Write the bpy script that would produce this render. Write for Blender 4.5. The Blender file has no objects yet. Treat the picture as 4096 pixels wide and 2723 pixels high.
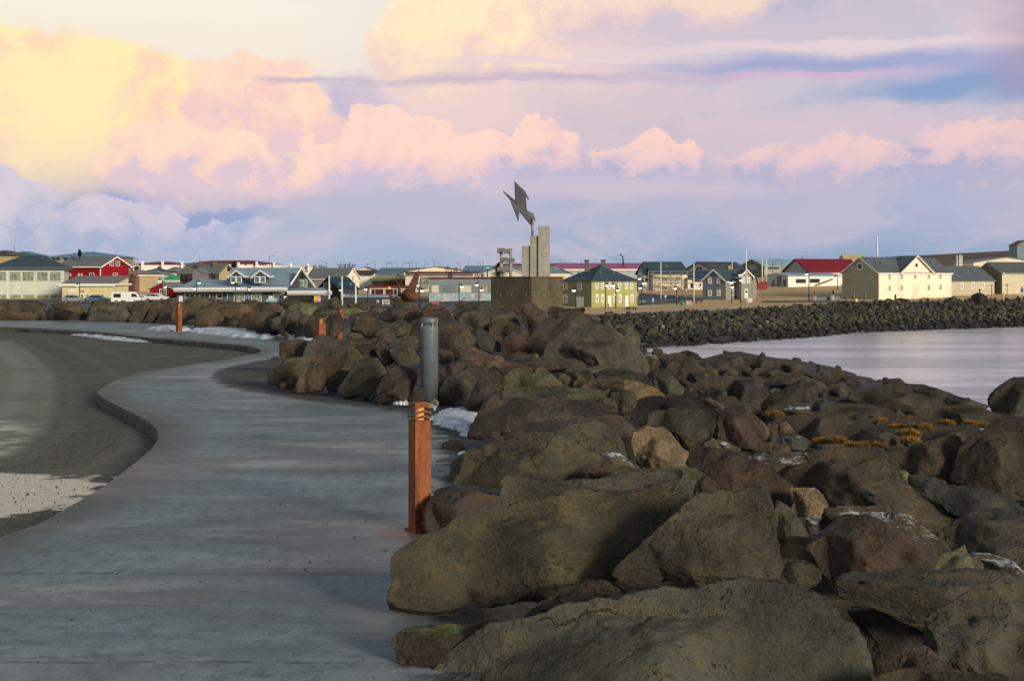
import bpy, bmesh, math, random
import numpy as np
from mathutils import Vector, Matrix
R = math.radians
sc = bpy.context.scene
COL = sc.collection
F = 5689.0; HZ = 1110.0; EYE = 1.85      # focal length and horizon row of the photograph (4096 px wide), eye height in m

# ---------------------------------------------------------------- camera, light, sky
cam_d = bpy.data.cameras.new("camera"); cam = bpy.data.objects.new("camera", cam_d); COL.objects.link(cam)
cam.location = (0, 0, EYE); cam.rotation_euler = (R(90), 0, 0)
cam_d.sensor_width = 36; cam_d.lens = 36 * F / 4096
cam_d.shift_y = (HZ - 1361.5) / 4096
cam_d.clip_start = 0.1; cam_d.clip_end = 12000
sc.camera = cam
sc.view_settings.view_transform = 'Standard'; sc.view_settings.look = 'None'
sc.view_settings.exposure = 0; sc.view_settings.gamma = 1
sc.render.engine = 'CYCLES'
SUN_EL = 14; SUN_AZ = 142       # degrees clockwise from +Y
sd = bpy.data.lights.new("sun", 'SUN'); sd.energy = 3.5; sd.angle = R(13); sd.color = (1.0, 0.86, 0.64)
sun = bpy.data.objects.new("sun", sd); COL.objects.link(sun)
_v = Vector((math.sin(R(SUN_AZ)) * math.cos(R(SUN_EL)), math.cos(R(SUN_AZ)) * math.cos(R(SUN_EL)), math.sin(R(SUN_EL))))
sun.rotation_euler = _v.to_track_quat('Z', 'Y').to_euler()

def lin(c):
    return tuple(((v / 255) / 12.92 if v / 255 <= 0.04045 else ((v / 255 + 0.055) / 1.055) ** 2.4) for v in c)

class G:
    """small expression helper over shader nodes"""
    def __init__(s, nt): s.nt = nt
    def n(s, t, **k):
        nd = s.nt.nodes.new(t)
        for a, b in k.items(): setattr(nd, a, b)
        return nd
    def put(s, sock, v):
        if isinstance(v, bpy.types.NodeSocket): s.nt.links.new(v, sock)
        elif isinstance(v, (int, float)): 
            if sock.type == 'VECTOR': sock.default_value = (v, v, v)
            elif sock.type == 'RGBA': sock.default_value = (v, v, v, 1)
            else: sock.default_value = v
        else:
            v = tuple(v)
            sock.default_value = v + (1,) if sock.type == 'RGBA' and len(v) == 3 else v
    def m(s, op, a, b=None, c=None, clamp=False):
        nd = s.n('ShaderNodeMath', operation=op, use_clamp=clamp)
        for i, v in enumerate((a, b, c)):
            if v is not None: s.put(nd.inputs[i], v)
        return nd.outputs[0]
    def v(s, op, a, b=None, c=None):
        nd = s.n('ShaderNodeVectorMath', operation=op)
        for i, v in enumerate((a, b, c)):
            if v is not None: s.put(nd.inputs[i], v)
        return nd.outputs['Value'] if op in ('DOT_PRODUCT', 'LENGTH', 'DISTANCE') else nd.outputs[0]
    def sm(s, a, lo, hi, o0=0.0, o1=1.0, kind='SMOOTHSTEP'):
        nd = s.n('ShaderNodeMapRange', interpolation_type=kind)
        for i, v in enumerate((a, lo, hi, o0, o1)): s.put(nd.inputs[i], v)
        return nd.outputs[0]
    def mix(s, f, a, b, blend='MIX'):
        nd = s.n('ShaderNodeMix', data_type='RGBA', blend_type=blend)
        s.put(nd.inputs[0], f); s.put(nd.inputs[6], a); s.put(nd.inputs[7], b)
        return nd.outputs[2]
    def noise(s, vec, scale, detail=4, rough=0.55, dist=0.0, color=False):
        nd = s.n('ShaderNodeTexNoise')
        if vec is not None: s.put(nd.inputs['Vector'], vec)
        s.put(nd.inputs['Scale'], scale); nd.inputs['Detail'].default_value = detail
        nd.inputs['Roughness'].default_value = rough; nd.inputs['Distortion'].default_value = dist
        return nd.outputs[1] if color else nd.outputs[0]
    def xyz(s, vec):
        nd = s.n('ShaderNodeSeparateXYZ'); s.put(nd.inputs[0], vec); return nd.outputs
    def comb(s, x, y, z=0.0):
        nd = s.n('ShaderNodeCombineXYZ')
        for i, v in enumerate((x, y, z)): s.put(nd.inputs[i], v)
        return nd.outputs[0]
    def ramp(s, fac, stops, kind='LINEAR'):
        nd = s.n('ShaderNodeValToRGB'); r = nd.color_ramp; r.interpolation = kind
        while len(r.elements) < len(stops): r.elements.new(0.5)
        for e, (p, c) in zip(r.elements, stops): e.position = p; e.color = tuple(c) + (1,)
        s.put(nd.inputs[0], fac); return nd.outputs[0]

world = bpy.data.worlds.new("World"); sc.world = world; world.use_nodes = True
world.cycles.sampling_method = 'MANUAL'; world.cycles.sample_map_resolution = 512
nt = world.node_tree; nt.nodes.clear(); g = G(nt)
tc = g.n('ShaderNodeTexCoord').outputs['Generated']
dx, dy, dz = g.xyz(tc)
hyp = g.m('SQRT', g.m('ADD', g.m('MULTIPLY', dx, dx), g.m('MULTIPLY', dy, dy)))
az = g.m('ARCTAN2', dx, dy)
el = g.m('ARCTAN2', g.m('ABSOLUTE', dz), hyp)
U = g.m('MULTIPLY', az, 5.80); W = g.m('MULTIPLY', el, 5.72)   # sky coordinates: 1 unit is about 10 degrees
P0 = g.comb(U, W, 0)
big = g.noise(P0, 2.2, 7, 0.58, color=True)
sml = g.noise(P0, 8.5, 6, 0.55, color=True)
wp = g.v('ADD', g.v('MULTIPLY', g.v('SUBTRACT', big, (.5, .5, .5)), (0.34, 0.26, 0)), g.v('MULTIPLY', g.v('SUBTRACT', sml, (.5, .5, .5)), (0.13, 0.11, 0)))
bump1 = g.n('ShaderNodeTexVoronoi', feature='SMOOTH_F1'); bump1.inputs['Scale'].default_value = 9
nt.links.new(g.v('ADD', P0, wp), bump1.inputs['Vector']); bump1.inputs['Smoothness'].default_value = .6
puff = bump1.outputs['Distance']
PW = g.v('ADD', P0, wp)
PS = g.v('ADD', P0, g.v('MULTIPLY', g.v('SUBTRACT', g.noise(g.comb(g.m('MULTIPLY', U, .35), W), 5, 5, .6, color=True), (.5, .5, .5)), (0.5, 0.13, 0)))  # streaky warp
def field(P, blobs, down=None):
    out = None
    for (cx, cy, rx, ry) in blobs:
        d = g.v('MULTIPLY', g.v('SUBTRACT', P, (cx, cy, 0)), (1 / rx, 1 / ry, 0))
        if P is PW: d = g.v('MAXIMUM', d, g.v('MULTIPLY', d, (1, .5, 1)))
        q = g.v('LENGTH', d)
        out = q if out is None else g.m('SMOOTH_MIN', out, q, 0.25)
    return out        # under 1 inside
baseL = g.ramp(g.m('DIVIDE', W, 9.0), [(0, lin((168, 182, 203))), (.15 / 9, lin((172, 186, 209))), (.35 / 9, lin((188, 190, 211))), (.5 / 9, lin((216, 200, 213))), (.72 / 9, lin((243, 228, 214))), (1.05 / 9, lin((249, 240, 226))), (2.0 / 9, lin((198, 208, 212))), (4.5 / 9, lin((158, 184, 200))), (1, lin((145, 176, 196)))])
baseR = g.ramp(g.m('DIVIDE', W, 9.0), [(0, lin((134, 160, 190))), (.18 / 9, lin((152, 172, 200))), (.33 / 9, lin((174, 182, 205))), (.45 / 9, lin((196, 185, 208))), (.62 / 9, lin((208, 196, 208))), (.9 / 9, lin((205, 199, 213))), (1.15 / 9, lin((198, 190, 206))), (2.0 / 9, lin((174, 188, 202))), (4.5 / 9, lin((146, 174, 196))), (1, lin((138, 170, 194)))])
sky = g.mix(g.sm(U, -1.1, 1.1), baseL, baseR)
# soft mottling: lavender against pink
mott = g.noise(g.comb(g.m('MULTIPLY', U, .55), W, 3.1), 2.6, 5, .6)
clr = g.m('SUBTRACT', 1, g.m('MULTIPLY', g.sm(W, .62, .8), g.sm(U, .3, -.5)))
sky = g.mix(g.m('MULTIPLY', g.sm(mott, .48, .68, 0, .6), clr), sky, lin((154, 174, 205)))
mott3 = g.noise(g.v('ADD', g.v('MULTIPLY', P0, (.45, 1.2, 1)), (7.3, 2.2, 0)), 4.2, 7, .6, .5)
sky = g.mix(g.m('MULTIPLY', g.sm(mott3, .40, .64, 0, .75), g.sm(W, .7, .35)), sky, lin((200, 191, 208)))
mott2 = g.noise(g.comb(g.m('MULTIPLY', U, .6), W, 8.1), 3.0, 5, .6)
sky = g.mix(g.m('MULTIPLY', g.m('MULTIPLY', g.sm(mott2, .5, .7, 0, .5), g.sm(W, .22, .5)), clr), sky, lin((228, 200, 208)))
def layer(sky, col, f, lo, hi, op=1.0):
    return g.mix(g.m('MULTIPLY', g.sm(f, lo, hi, 1, 0), op), sky, col)
# pink veil through the middle right, blue gaps
sky = layer(sky, lin((222, 200, 205)), field(PS, [(.9, .55, 1.2, .14), (.35, .64, .6, .2)]), .3, 1.2, .6)
sky = layer(sky, lin((150, 166, 207)), field(PW, [(-1.66, .37, .34, .085), (-1.85, .33, .2, .05), (-1.28, .27, .35, .03)]), .6, 1.25, .95)
sky = layer(sky, lin((196, 186, 214)), field(PW, [(-.68, .64, .2, .16), (-.85, .58, .25, .12)]), .5, 1.2, .9)
sky = layer(sky, lin((240, 210, 206)), field(PW, [(-.25, .74, .45, .16), (.15, .95, .55, .14), (-.35, .62, .3, .12)]), .3, 1.2, .75)
sky = layer(sky, lin((190, 186, 208)), field(PW, [(1.0, .3, .8, .09), (-.3, .3, .6, .07), (1.9, .28, .4, .1), (.2, .42, .7, .06)]), .2, 1.5, .6)
sky = layer(sky, lin((216, 196, 210)), field(PS, [(.9, .98, .7, .09), (1.5, .6, .7, .08), (.5, .36, .9, .05), (-1.1, .36, .7, .05)]), .2, 1.3, .55)
wsp = g.noise(g.comb(g.m('MULTIPLY', U, .8), g.m('MULTIPLY', W, 3.5)), 4, 6, .65)
# cumulus banks. lit = billow relief towards the glow
relief = g.m('SUBTRACT', g.noise(PW, 5.0, 6, .6), g.noise(g.v('ADD', PW, (.045, -.06, 0)), 5.0, 6, .6))
lit = g.m('ADD', g.m('MULTIPLY', relief, 2.9), g.m('MULTIPLY', g.m('SUBTRACT', .45, puff), .40))
def bank(sky, f, top, mid, low, ylo, yhi, edge=.26, op=1.0, basefade=.20):
    depth = g.sm(W, ylo, yhi)                 # 0 at the base of the bank, 1 at its top
    t = g.m('ADD', depth, lit, clamp=True)
    c = g.ramp(t, [(0.0, low), (.42, mid), (.95, top)])
    a = g.m('MULTIPLY', g.sm(f, 1 - edge, 1 + edge * .5, 1, 0), g.sm(W, ylo - basefade, ylo + basefade, 0, op))
    return g.mix(a, sky, c)
pe, pi, la = lin((255, 224, 198)), lin((250, 208, 198)), lin((208, 194, 215))
ye_, ye2 = lin((255, 240, 182)), lin((255, 218, 188))
sky = bank(sky, field(PW, [(-.33, .99, .21, .17), (-.12, 1.06, .27, .16), (-.5, .95, .1, .1), (.06, .95, .18, .07)]), lin((255, 238, 198)), lin((254, 222, 196)), lin((240, 210, 206)), .66, 1.2, .3, .95)
sky = layer(sky, lin((255, 238, 196)), field(PW, [(-.36, 1.02, .14, .13)]), .1, 1.4, .8)
sky = bank(sky, field(PW, [(.42, 1.1, .33, .09), (.2, 1.06, .14, .08), (.75, 1.12, .3, .07)]), lin((253, 226, 200)), lin((240, 208, 204)), lin((215, 198, 212)), .93, 1.15, .3, .85)
sky = bank(sky, field(PW, [(-1.0, .70, .2, .15), (-.88, .68, .13, .18), (-1.25, .68, .22, .18), (-1.02, .81, .11, .09), (-1.15, .55, .4, .17), (-.9, .52, .3, .12)]), pe, pi, lin((236, 204, 207)), .38, .92, .2)
sky = bank(sky, field(PW, [(-1.83, .68, .5, .25), (-1.6, .84, .27, .1), (-2.0, .86, .35, .1), (-1.45, .78, .2, .15), (-2.3, .7, .5, .3)]), ye_, ye2, lin((246, 205, 196)), .36, 1.12, .38)
sky = layer(sky, ye_, field(PW, [(-1.78, .72, .36, .20)]), .15, 1.35, .95)
sky = bank(sky, field(PW, [(-1.4, .52, .2, .12), (-1.22, .5, .25, .08), (-.95, .44, .3, .06), (-1.55, .45, .1, .05)]), pe, lin((250, 212, 200)), lin((222, 200, 212)), .3, .62, .16)
sky = bank(sky, field(PW, [(-.57, .57, .13, .1), (-.36, .53, .17, .1), (-.7, .48, .14, .05), (-.15, .5, .2, .08), (-.83, .52, .04, .035)]), lin((255, 218, 202)), lin((246, 208, 204)), lin((206, 194, 216)), .33, .56, .1)
sky = bank(sky, field(PW, [(.1, .58, .085, .085), (.2, .54, .1, .06), (.02, .5, .1, .05)]), lin((255, 216, 200)), lin((240, 204, 205)), lin((190, 188, 214)), .4, .58, .12)
sky = bank(sky, field(PW, [(.56, .5, .13, .06), (.7, .49, .07, .05), (.45, .47, .14, .04)]), lin((252, 212, 200)), lin((235, 202, 207)), lin((180, 182, 212)), .38, .55, .15)
sky = bank(sky, field(PW, [(1.05, .47, .22, .05), (1.4, .48, .2, .055), (1.9, .5, .28, .1), (1.65, .45, .3, .06), (2.3, .5, .4, .1)]), lin((243, 206, 202)), lin((224, 197, 206)), lin((180, 178, 208)), .36, .56, .2, .9)
sky = bank(sky, field(PW, [(-2.02, .3, .24, .15), (-2.15, .38, .2, .12), (-1.78, .2, .3, .1)]), lin((216, 205, 218)), lin((196, 195, 214)), lin((172, 182, 208)), .02, .42, .07)
sky = bank(sky, field(PW, [(-1.62, .22, .22, .09), (-1.45, .25, .13, .07), (-1.2, .2, .3, .05)]), lin((214, 203, 218)), lin((190, 192, 214)), lin((168, 182, 208)), .05, .32, .1, .9)
# thin stratus
sky = layer(sky, lin((233, 212, 216)), field(PS, [(1.3, .905, 1.1, .022), (.2, .86, .6, .02)]), .3, 1.5, .85)
sky = layer(sky, lin((158, 168, 209)), field(PS, [(1.35, .835, .85, .04), (2.1, .8, .7, .07)]), .3, 1.4, .9)
sky = layer(sky, lin((214, 184, 208)), field(PS, [(1.1, .80, .6, .022)]), .2, 1.4, .8)
sky = layer(sky, lin((138, 164, 206)), field(PS, [(1.75, .735, .5, .055), (2.2, .7, .5, .05)]), .4, 1.3, .95)
sky = layer(sky, lin((182, 172, 208)), g.m('ADD', g.m('MULTIPLY', g.m('SUBTRACT', wsp, .5), 3.2), field(PS, [(-.15, .782, .42, .018), (.3, .79, .5, .02), (-.78, .795, .25, .012)])), .0, 1.9, .62)
sky = layer(sky, lin((176, 148, 172)), field(PW, [(2.25, 1.1, .35, .28)]), .2, 1.5, .8)
# broken cloud over the rest of the dome, real twilight sky between
nish = g.n('ShaderNodeTexSky', sky_type='NISHITA'); nish.sun_disc = False
nish.sun_elevation = R(SUN_EL); nish.sun_rotation = R(SUN_AZ); nish.altitude = 0; nish.air_density = 1.2; nish.dust_density = 2
over = g.noise(tc, 2.4, 6, .6)
nk = g.v('MULTIPLY', nish.outputs[0], (.07, .07, .07))
sky = g.mix(g.m('MULTIPLY', g.sm(over, .45, .62), g.sm(W, 1.4, 3.0, 0, .7)), sky, nk)
bgk = g.sm(W, 1.2, 2.6, 1.0, 0.50)
sky = g.v('MULTIPLY', sky, g.comb(bgk, bgk, bgk))
bgn = g.n('ShaderNodeBackground'); g.put(bgn.inputs[0], sky); bgn.inputs[1].default_value = 1.0
outn = g.n('ShaderNodeOutputWorld'); nt.links.new(bgn.outputs[0], outn.inputs[0])

# ---------------------------------------------------------------- helpers
def hash3(i, j, k, seed):
    n = (i * 374761393 + j * 668265263 + k * 2147483647 + seed * 974711) & 0xffffffff
    n = (n ^ (n >> 13)) * 1274126177 & 0xffffffff
    n = (n ^ (n >> 16)) * 2246822519 & 0xffffffff
    return ((n ^ (n >> 15)) & 0xffffff) / 16777215.0
def vnoise(p, seed=0):
    i = np.floor(p).astype(np.int64); f = p - i; f = f * f * f * (f * (f * 6 - 15) + 10)
    r = 0
    for a in (0, 1):
        for b in (0, 1):
            for c in (0, 1):
                w = (f[:, 0] if a else 1 - f[:, 0]) * (f[:, 1] if b else 1 - f[:, 1]) * (f[:, 2] if c else 1 - f[:, 2])
                r = r + w * hash3(i[:, 0] + a, i[:, 1] + b, i[:, 2] + c, seed)
    return r * 2 - 1
def fbm(p, seed=0, oct=4, rough=.5):
    a, s, t = 1.0, 0, 0
    for o in range(oct):
        s = s + a * vnoise(p * (2.03 ** o) + o * 17.3, seed + o); t += a; a *= rough
    return s / t
def sstep(x, a, b):
    t = np.clip((x - a) / (b - a), 0, 1); return t * t * (3 - 2 * t)
def tag(o, label=None, cat=None, group=None, kind=None):
    if label: o["label"] = label
    if cat: o["category"] = cat
    if group: o["group"] = group
    if kind: o["kind"] = kind
    return o
def mesh_obj(name, v, f, mat=None, parent=None, smooth=False, loc=(0, 0, 0)):
    me = bpy.data.meshes.new(name)
    v = np.asarray(v, dtype=np.float64)
    me.from_pydata(v.tolist(), [], f if isinstance(f, list) else f.tolist())
    if smooth: me.polygons.foreach_set("use_smooth", [True] * len(me.polygons))
    if mat: me.materials.append(mat)
    me.update()
    o = bpy.data.objects.new(name, me); o.location = loc; COL.objects.link(o)
    if parent: o.parent = parent
    return o
def empty(name, loc=(0, 0, 0), rz=0):
    o = bpy.data.objects.new(name, None); o.location = loc; o.rotation_euler = (0, 0, rz); o.empty_display_size = .3
    COL.objects.link(o); return o
class MB:
    """collects shapes into one mesh, in the local frame of its thing"""
    def __init__(s): s.v = []; s.f = []
    def add(s, v, f):
        n = len(s.v); s.v += [tuple(p) for p in v]; s.f += [tuple(i + n for i in q) for q in f]; return s
    def box(s, a, b):
        (x0, y0, z0), (x1, y1, z1) = a, b
        x0, x1 = sorted((x0, x1)); y0, y1 = sorted((y0, y1)); z0, z1 = sorted((z0, z1))
        return s.add([(x0, y0, z0), (x1, y0, z0), (x1, y1, z0), (x0, y1, z0), (x0, y0, z1), (x1, y0, z1), (x1, y1, z1), (x0, y1, z1)],
                     [(0, 3, 2, 1), (4, 5, 6, 7), (0, 1, 5, 4), (1, 2, 6, 5), (2, 3, 7, 6), (3, 0, 4, 7)])
    def tube(s, pts, r, n=8, cap=True):
        pts = [Vector(p) for p in pts]; rs = r if isinstance(r, (list, tuple)) else [r] * len(pts)
        v = []; f = []; up = None
        for i, p in enumerate(pts):
            d = (pts[min(i + 1, len(pts) - 1)] - pts[max(i - 1, 0)]).normalized()
            if up is None: up = Vector((0, 0, 1)) if abs(d.z) < .9 else Vector((1, 0, 0))
            sx = d.cross(up).normalized(); up = sx.cross(d).normalized()
            for k in range(n):
                a = 2 * math.pi * k / n; v.append(p + (sx * math.cos(a) + up * math.sin(a)) * rs[i])
        for i in range(len(pts) - 1):
            for k in range(n): f.append((i * n + k, i * n + (k + 1) % n, (i + 1) * n + (k + 1) % n, (i + 1) * n + k))
        if cap: f.append(tuple(range(n - 1, -1, -1))); f.append(tuple((len(pts) - 1) * n + k for k in range(n)))
        return s.add(v, f)
    def lathe(s, prof, n=24, c=(0, 0, 0)):
        v = []; f = []
        for (r, z) in prof:
            for k in range(n):
                a = 2 * math.pi * k / n; v.append((c[0] + r * math.cos(a), c[1] + r * math.sin(a), c[2] + z))
        for i in range(len(prof) - 1):
            for k in range(n): f.append((i * n + k, i * n + (k + 1) % n, (i + 1) * n + (k + 1) % n, (i + 1) * n + k))
        f.append(tuple(range(n - 1, -1, -1))); f.append(tuple((len(prof) - 1) * n + k for k in range(n)))
        return s.add(v, f)
    def prism(s, poly, ext):
        """poly: 3-D points, ext: vector"""
        e = Vector(ext); n = len(poly); v = [Vector(p) for p in poly] + [Vector(p) + e for p in poly]
        f = [tuple(range(n - 1, -1, -1)), tuple(range(n, 2 * n))] + [(i, (i + 1) % n, n + (i + 1) % n, n + i) for i in range(n)]
        return s.add(v, f)
    def build(s, name, mat, parent=None, smooth=False, loc=(0, 0, 0), bevel=0):
        o = mesh_obj(name, s.v, s.f, mat, parent, smooth, loc)
        bm = bmesh.new(); bm.from_mesh(o.data); bmesh.ops.recalc_face_normals(bm, faces=bm.faces); bm.to_mesh(o.data); bm.free()
        if bevel:
            m = o.modifiers.new("bevel", 'BEVEL'); m.width = bevel; m.segments = 2; m.limit_method = 'ANGLE'
        return o
def copy_tree(o, parent=None):
    c = o.copy(); COL.objects.link(c)
    if parent: c.parent = parent
    for ch in o.children: copy_tree(ch, c)
    return c

# ---------------------------------------------------------------- materials
def mat(name, col, rough=.7, var=.15, scale=3.0, bump=0.0, bscale=20.0, metal=0.0, emit=0.0, streak=0.0, wave=None, spec=.4):
    m = bpy.data.materials.new(name); m.use_nodes = True; nt = m.node_tree; g = G(nt); bs = nt.nodes['Principled BSDF']
    co = g.n('ShaderNodeTexCoord').outputs['Object']
    n1 = g.noise(co, scale, 5, .6)
    c = g.mix(g.sm(n1, .3, .7), tuple(v * (1 - var) for v in col), tuple(min(1, v * (1 + var)) for v in col))
    if streak:
        st = g.noise(g.v('MULTIPLY', co, (2.5, 2.5, .25)), 1.5, 5, .7)
        c = g.mix(g.sm(st, .52, .78, 0, streak), c, tuple(v * .55 for v in col))
    hgt = None
    if wave:
        w = g.n('ShaderNodeTexWave'); w.wave_type = 'BANDS'; w.bands_direction = wave[0]; w.inputs['Scale'].default_value = wave[1]
        g.put(w.inputs['Vector'], co); hgt = w.outputs['Fac']
        c = g.mix(g.sm(hgt, 0, .35, .22, 0), c, tuple(v * .6 for v in col))
    g.put(bs.inputs['Base Color'], c); bs.inputs['Roughness'].default_value = rough; bs.inputs['Metallic'].default_value = metal
    bs.inputs['Specular IOR Level'].default_value = spec
    if bump:
        b = g.n('ShaderNodeBump'); b.inputs['Strength'].default_value = bump; b.inputs['Distance'].default_value = .02
        g.put(b.inputs['Height'], g.noise(co, bscale, 5, .6)); nt.links.new(b.outputs[0], bs.inputs['Normal'])
    if emit:
        g.put(bs.inputs['Emission Color'], col); bs.inputs['Emission Strength'].default_value = emit
    return m

def rock_mat(name, frost=0.0, green=0.0, fine=1.0, pit=1.0):
    m = bpy.data.materials.new(name); m.use_nodes = True; nt = m.node_tree; g = G(nt); bs = nt.nodes['Principled BSDF']
    co0 = g.n('ShaderNodeTexCoord').outputs['Object']; oi = g.n('ShaderNodeObjectInfo')
    off = g.m('MULTIPLY', oi.outputs['Random'], 57.0)
    co = g.v('ADD', co0, g.comb(off, off, off))
    base = g.v('MULTIPLY', oi.outputs['Color'], (.70, .70, .70)); lich = oi.outputs['Alpha']
    n1 = g.noise(co, 1.7 * fine, 6, .62); n2 = g.noise(co, 7.5 * fine, 7, .68, .6); n3 = g.noise(g.v('MULTIPLY', co, (1, 1, 2.2)), 30 * fine, 5, .7)
    dark = g.v('MULTIPLY', base, (.42, .40, .38)); lite = g.v('MULTIPLY', base, (1.80, 1.66, 1.45))
    c = g.mix(g.sm(n1, .33, .68), dark, lite)
    c = g.mix(g.sm(n3, .35, .72, 0, .45), c, g.v('MULTIPLY', base, (1.9, 1.85, 1.75)))
    # ochre lichen blotches and pale crust
    lm = g.m('MULTIPLY', g.m('ADD', g.sm(n2, .5, .6), g.sm(n2, .58, .7, 0, .5)), g.sm(n1, .38, .6, .25, 1))
    c = g.mix(g.m('MULTIPLY', lm, lich, clamp=True), c, g.mix(g.noise(co, 3.1, 3), (.10, .070, .026), (.20, .165, .075)))
    n4 = g.noise(co, 4.3 * fine, 6, .7)
    c = g.mix(g.sm(g.noise(co, 19 * fine, 6, .75), .52, .70, 0, .55), c, g.v('MULTIPLY', base, (.30, .30, .32)))
    c = g.mix(g.sm(n4, .60, .74, 0, .5), c, g.v('ADD', g.v('MULTIPLY', base, (1.6, 1.6, 1.6)), (.03, .03, .025)))
    vo = g.n('ShaderNodeTexVoronoi'); vo.inputs['Scale'].default_value = 27 * fine; g.put(vo.inputs['Vector'], g.v('ADD', co, g.v('MULTIPLY', g.noise(co, 12, 4, .7, color=True), (.13, .13, .13))))
    pits = g.m('MULTIPLY', g.sm(vo.outputs['Distance'], .10, .34, 1, 0), g.sm(g.noise(co, 3.3, 5, .7), .47, .62))
    pits = g.m('MULTIPLY', pits, pit)
    c = g.mix(g.m('MULTIPLY', pits, .5), c, g.v('MULTIPLY', base, (.22, .22, .22)))
    crack = g.n('ShaderNodeTexVoronoi', feature='DISTANCE_TO_EDGE'); crack.inputs['Scale'].default_value = 1.25 * fine
    g.put(crack.inputs['Vector'], g.v('ADD', co, g.v('MULTIPLY', g.noise(co, 2.5, 5, .6, color=True), (.7, .7, .7))))
    ck = g.m('MULTIPLY', g.sm(crack.outputs['Distance'], .003, .016, 1, 0), g.sm(g.noise(co, 1.1, 2), .60, .68))
    c = g.mix(g.m('MULTIPLY', ck, .6), c, g.v('MULTIPLY', base, (.3, .3, .3)))
    nz = g.xyz(g.n('ShaderNodeNewGeometry').outputs['Normal'])[2]
    if green:
        gm = g.m('MULTIPLY', g.sm(g.noise(co, 1.6, 4), .46, .58), g.sm(nz, -.1, .6, 0, green))
        c = g.mix(gm, c, (.085, .17, .015))
    if frost:
        fr = g.m('MULTIPLY', g.sm(nz, .45, .85), g.sm(g.m('ADD', n2, g.m('MULTIPLY', n1, .6)), .72, .95))
        c = g.mix(g.m('MULTIPLY', fr, frost), c, (.62, .66, .72))
    g.put(bs.inputs['Base Color'], c)
    g.put(bs.inputs['Roughness'], g.sm(n2, .3, .7, .62, .86)); bs.inputs['Specular IOR Level'].default_value = .35
    h = g.m('SUBTRACT', g.m('ADD', g.m('ADD', g.m('MULTIPLY', n2, .35), g.m('MULTIPLY', g.noise(co, 16 * fine, 6, .75), .22)), g.m('MULTIPLY', n3, .16)), g.m('ADD', g.m('MULTIPLY', pits, .30), g.m('MULTIPLY', ck, .4)))
    b = g.n('ShaderNodeBump'); b.inputs['Strength'].default_value = 1.0; b.inputs['Distance'].default_value = .085 / fine; g.put(b.inputs['Height'], h)
    nt.links.new(b.outputs[0], bs.inputs['Normal'])
    return m
M_ROCK = rock_mat("rock"); M_FROST = rock_mat("rock_frosted", frost=.9); M_SMOOTH = rock_mat("rock_smooth", pit=.35, fine=.8)
M_WALLROCK = rock_mat("rock_breakwater", green=0, fine=.6, pit=0); M_ALGAE = rock_mat("rock_algae", green=1.0, fine=.6, pit=0)
M_MOSSY = rock_mat("rock_mossy", green=.35)
RC = dict(ol=(.082, .076, .058, .55), og=(.078, .084, .070, .35), br=(.070, .057, .045, .4), gy=(.072, .070, .063, .4), pu=(.062, .050, .048, .2), rd=(.072, .050, .043, .2),
          gn=(.090, .095, .070, .3), tn=(.20, .155, .098, .3), bl=(.050, .058, .062, .15), dk=(.038, .035, .031, .2), pg=(.15, .155, .105, .2),
          pk=(.115, .082, .066, .2), ye=(.15, .14, .07, .5), sm=(.055, .050, .045, .15), bk=(.022, .020, .020, .0))
RN = dict(og='olive-grey', ol='olive-brown', br='brown', gy='grey', pu='purple-brown', rd='reddish', gn='greenish grey', tn='tan', bl='blue-grey', dk='dark', pg='pale green', pk='pinkish brown', ye='yellowish', sm='smooth dark', bk='blackish')
# ---------------------------------------------------------------- terrain, path, road, sea
SEA = -6.5
def zc_far(X): return -3.1 + .7 * sstep(X, 20, 70) - .35 * sstep(-X, 0, 25)
def dwater(X): return np.interp(X, [-60, 17, 39, 55, 88, 200], [168, 171, 197, 220, 244, 330])
def terrain(X, D, rough=True):
    X = np.asarray(X, float); D = np.asarray(D, float)
    xe = np.where(D < 85, X, X * (1 - .16 * sstep(D, 60, 97))) + np.maximum(0, D - 130) * .35
    zn = np.interp(xe, [-400, 0, .75, 2, 3, 5.7, 11, 18.7, 27, 35, 60], [-.3, -.3, -.32, -.5, -.75, -1.35, -3.2, -5.1, -6.9, -8.9, -11])
    zn = zn - sstep(D, 130, 190) * 2.7 - sstep(D, 70, 124) * .8 * (X > -2) * (X < 30) * (1 - sstep(X, 4, 12)) - sstep(D, 60, 100) * 1.9 * sstep(X, 2.5, 6) * (1 - sstep(X, 15, 22)) - sstep(D, 64, 92) * 3.3 * sstep(-X, 1, 5) * (1 - sstep(D, 170, 230))
    zc = zc_far(X); dw = dwater(X)
    zf = np.clip(SEA + (D - dw) / 22 * (zc - SEA), -11, zc)
    zf = np.where(D > dw + 22, zc + np.clip(D - 268, 0, 140) * .032 + np.clip(D - 408, 0, 9999) * .010 * np.exp(-np.clip(D - 408, 0, 9999) / 900), zf)
    rr_ = X / np.maximum(D, 1); hill = (sstep(rr_, .12, .25) * 8 + np.clip(rr_ - .25, 0, .3) * 41) * sstep(D, 430, 800)
    z = np.maximum(zn, zf) + hill
    if rough:
        p = np.stack([X, D, X * 0], -1).reshape(-1, 3)
        n = fbm(p * .35, 5, 4).reshape(X.shape)
        amp = np.where(D > dw + 18, .04, np.where(X > .5, .28, .02)); z = z + n * amp
    return z
def ray_ground(px, py, lo=3.0, hi=900.0):
    d = np.geomspace(lo, hi, 3000)
    zr = EYE - (py - HZ) / F * d
    zt = terrain((px - 2048) / F * d, d, False)
    k = np.argmax(zr <= zt)
    return float(d[k]) if (zr <= zt).any() else hi
def gp(px, py, z=0.0):          # a spot of the flat path or road seen at that place
    D = (EYE - z) * F / (py - HZ); return ((px - 2048) / F * D, D, z)

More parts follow.
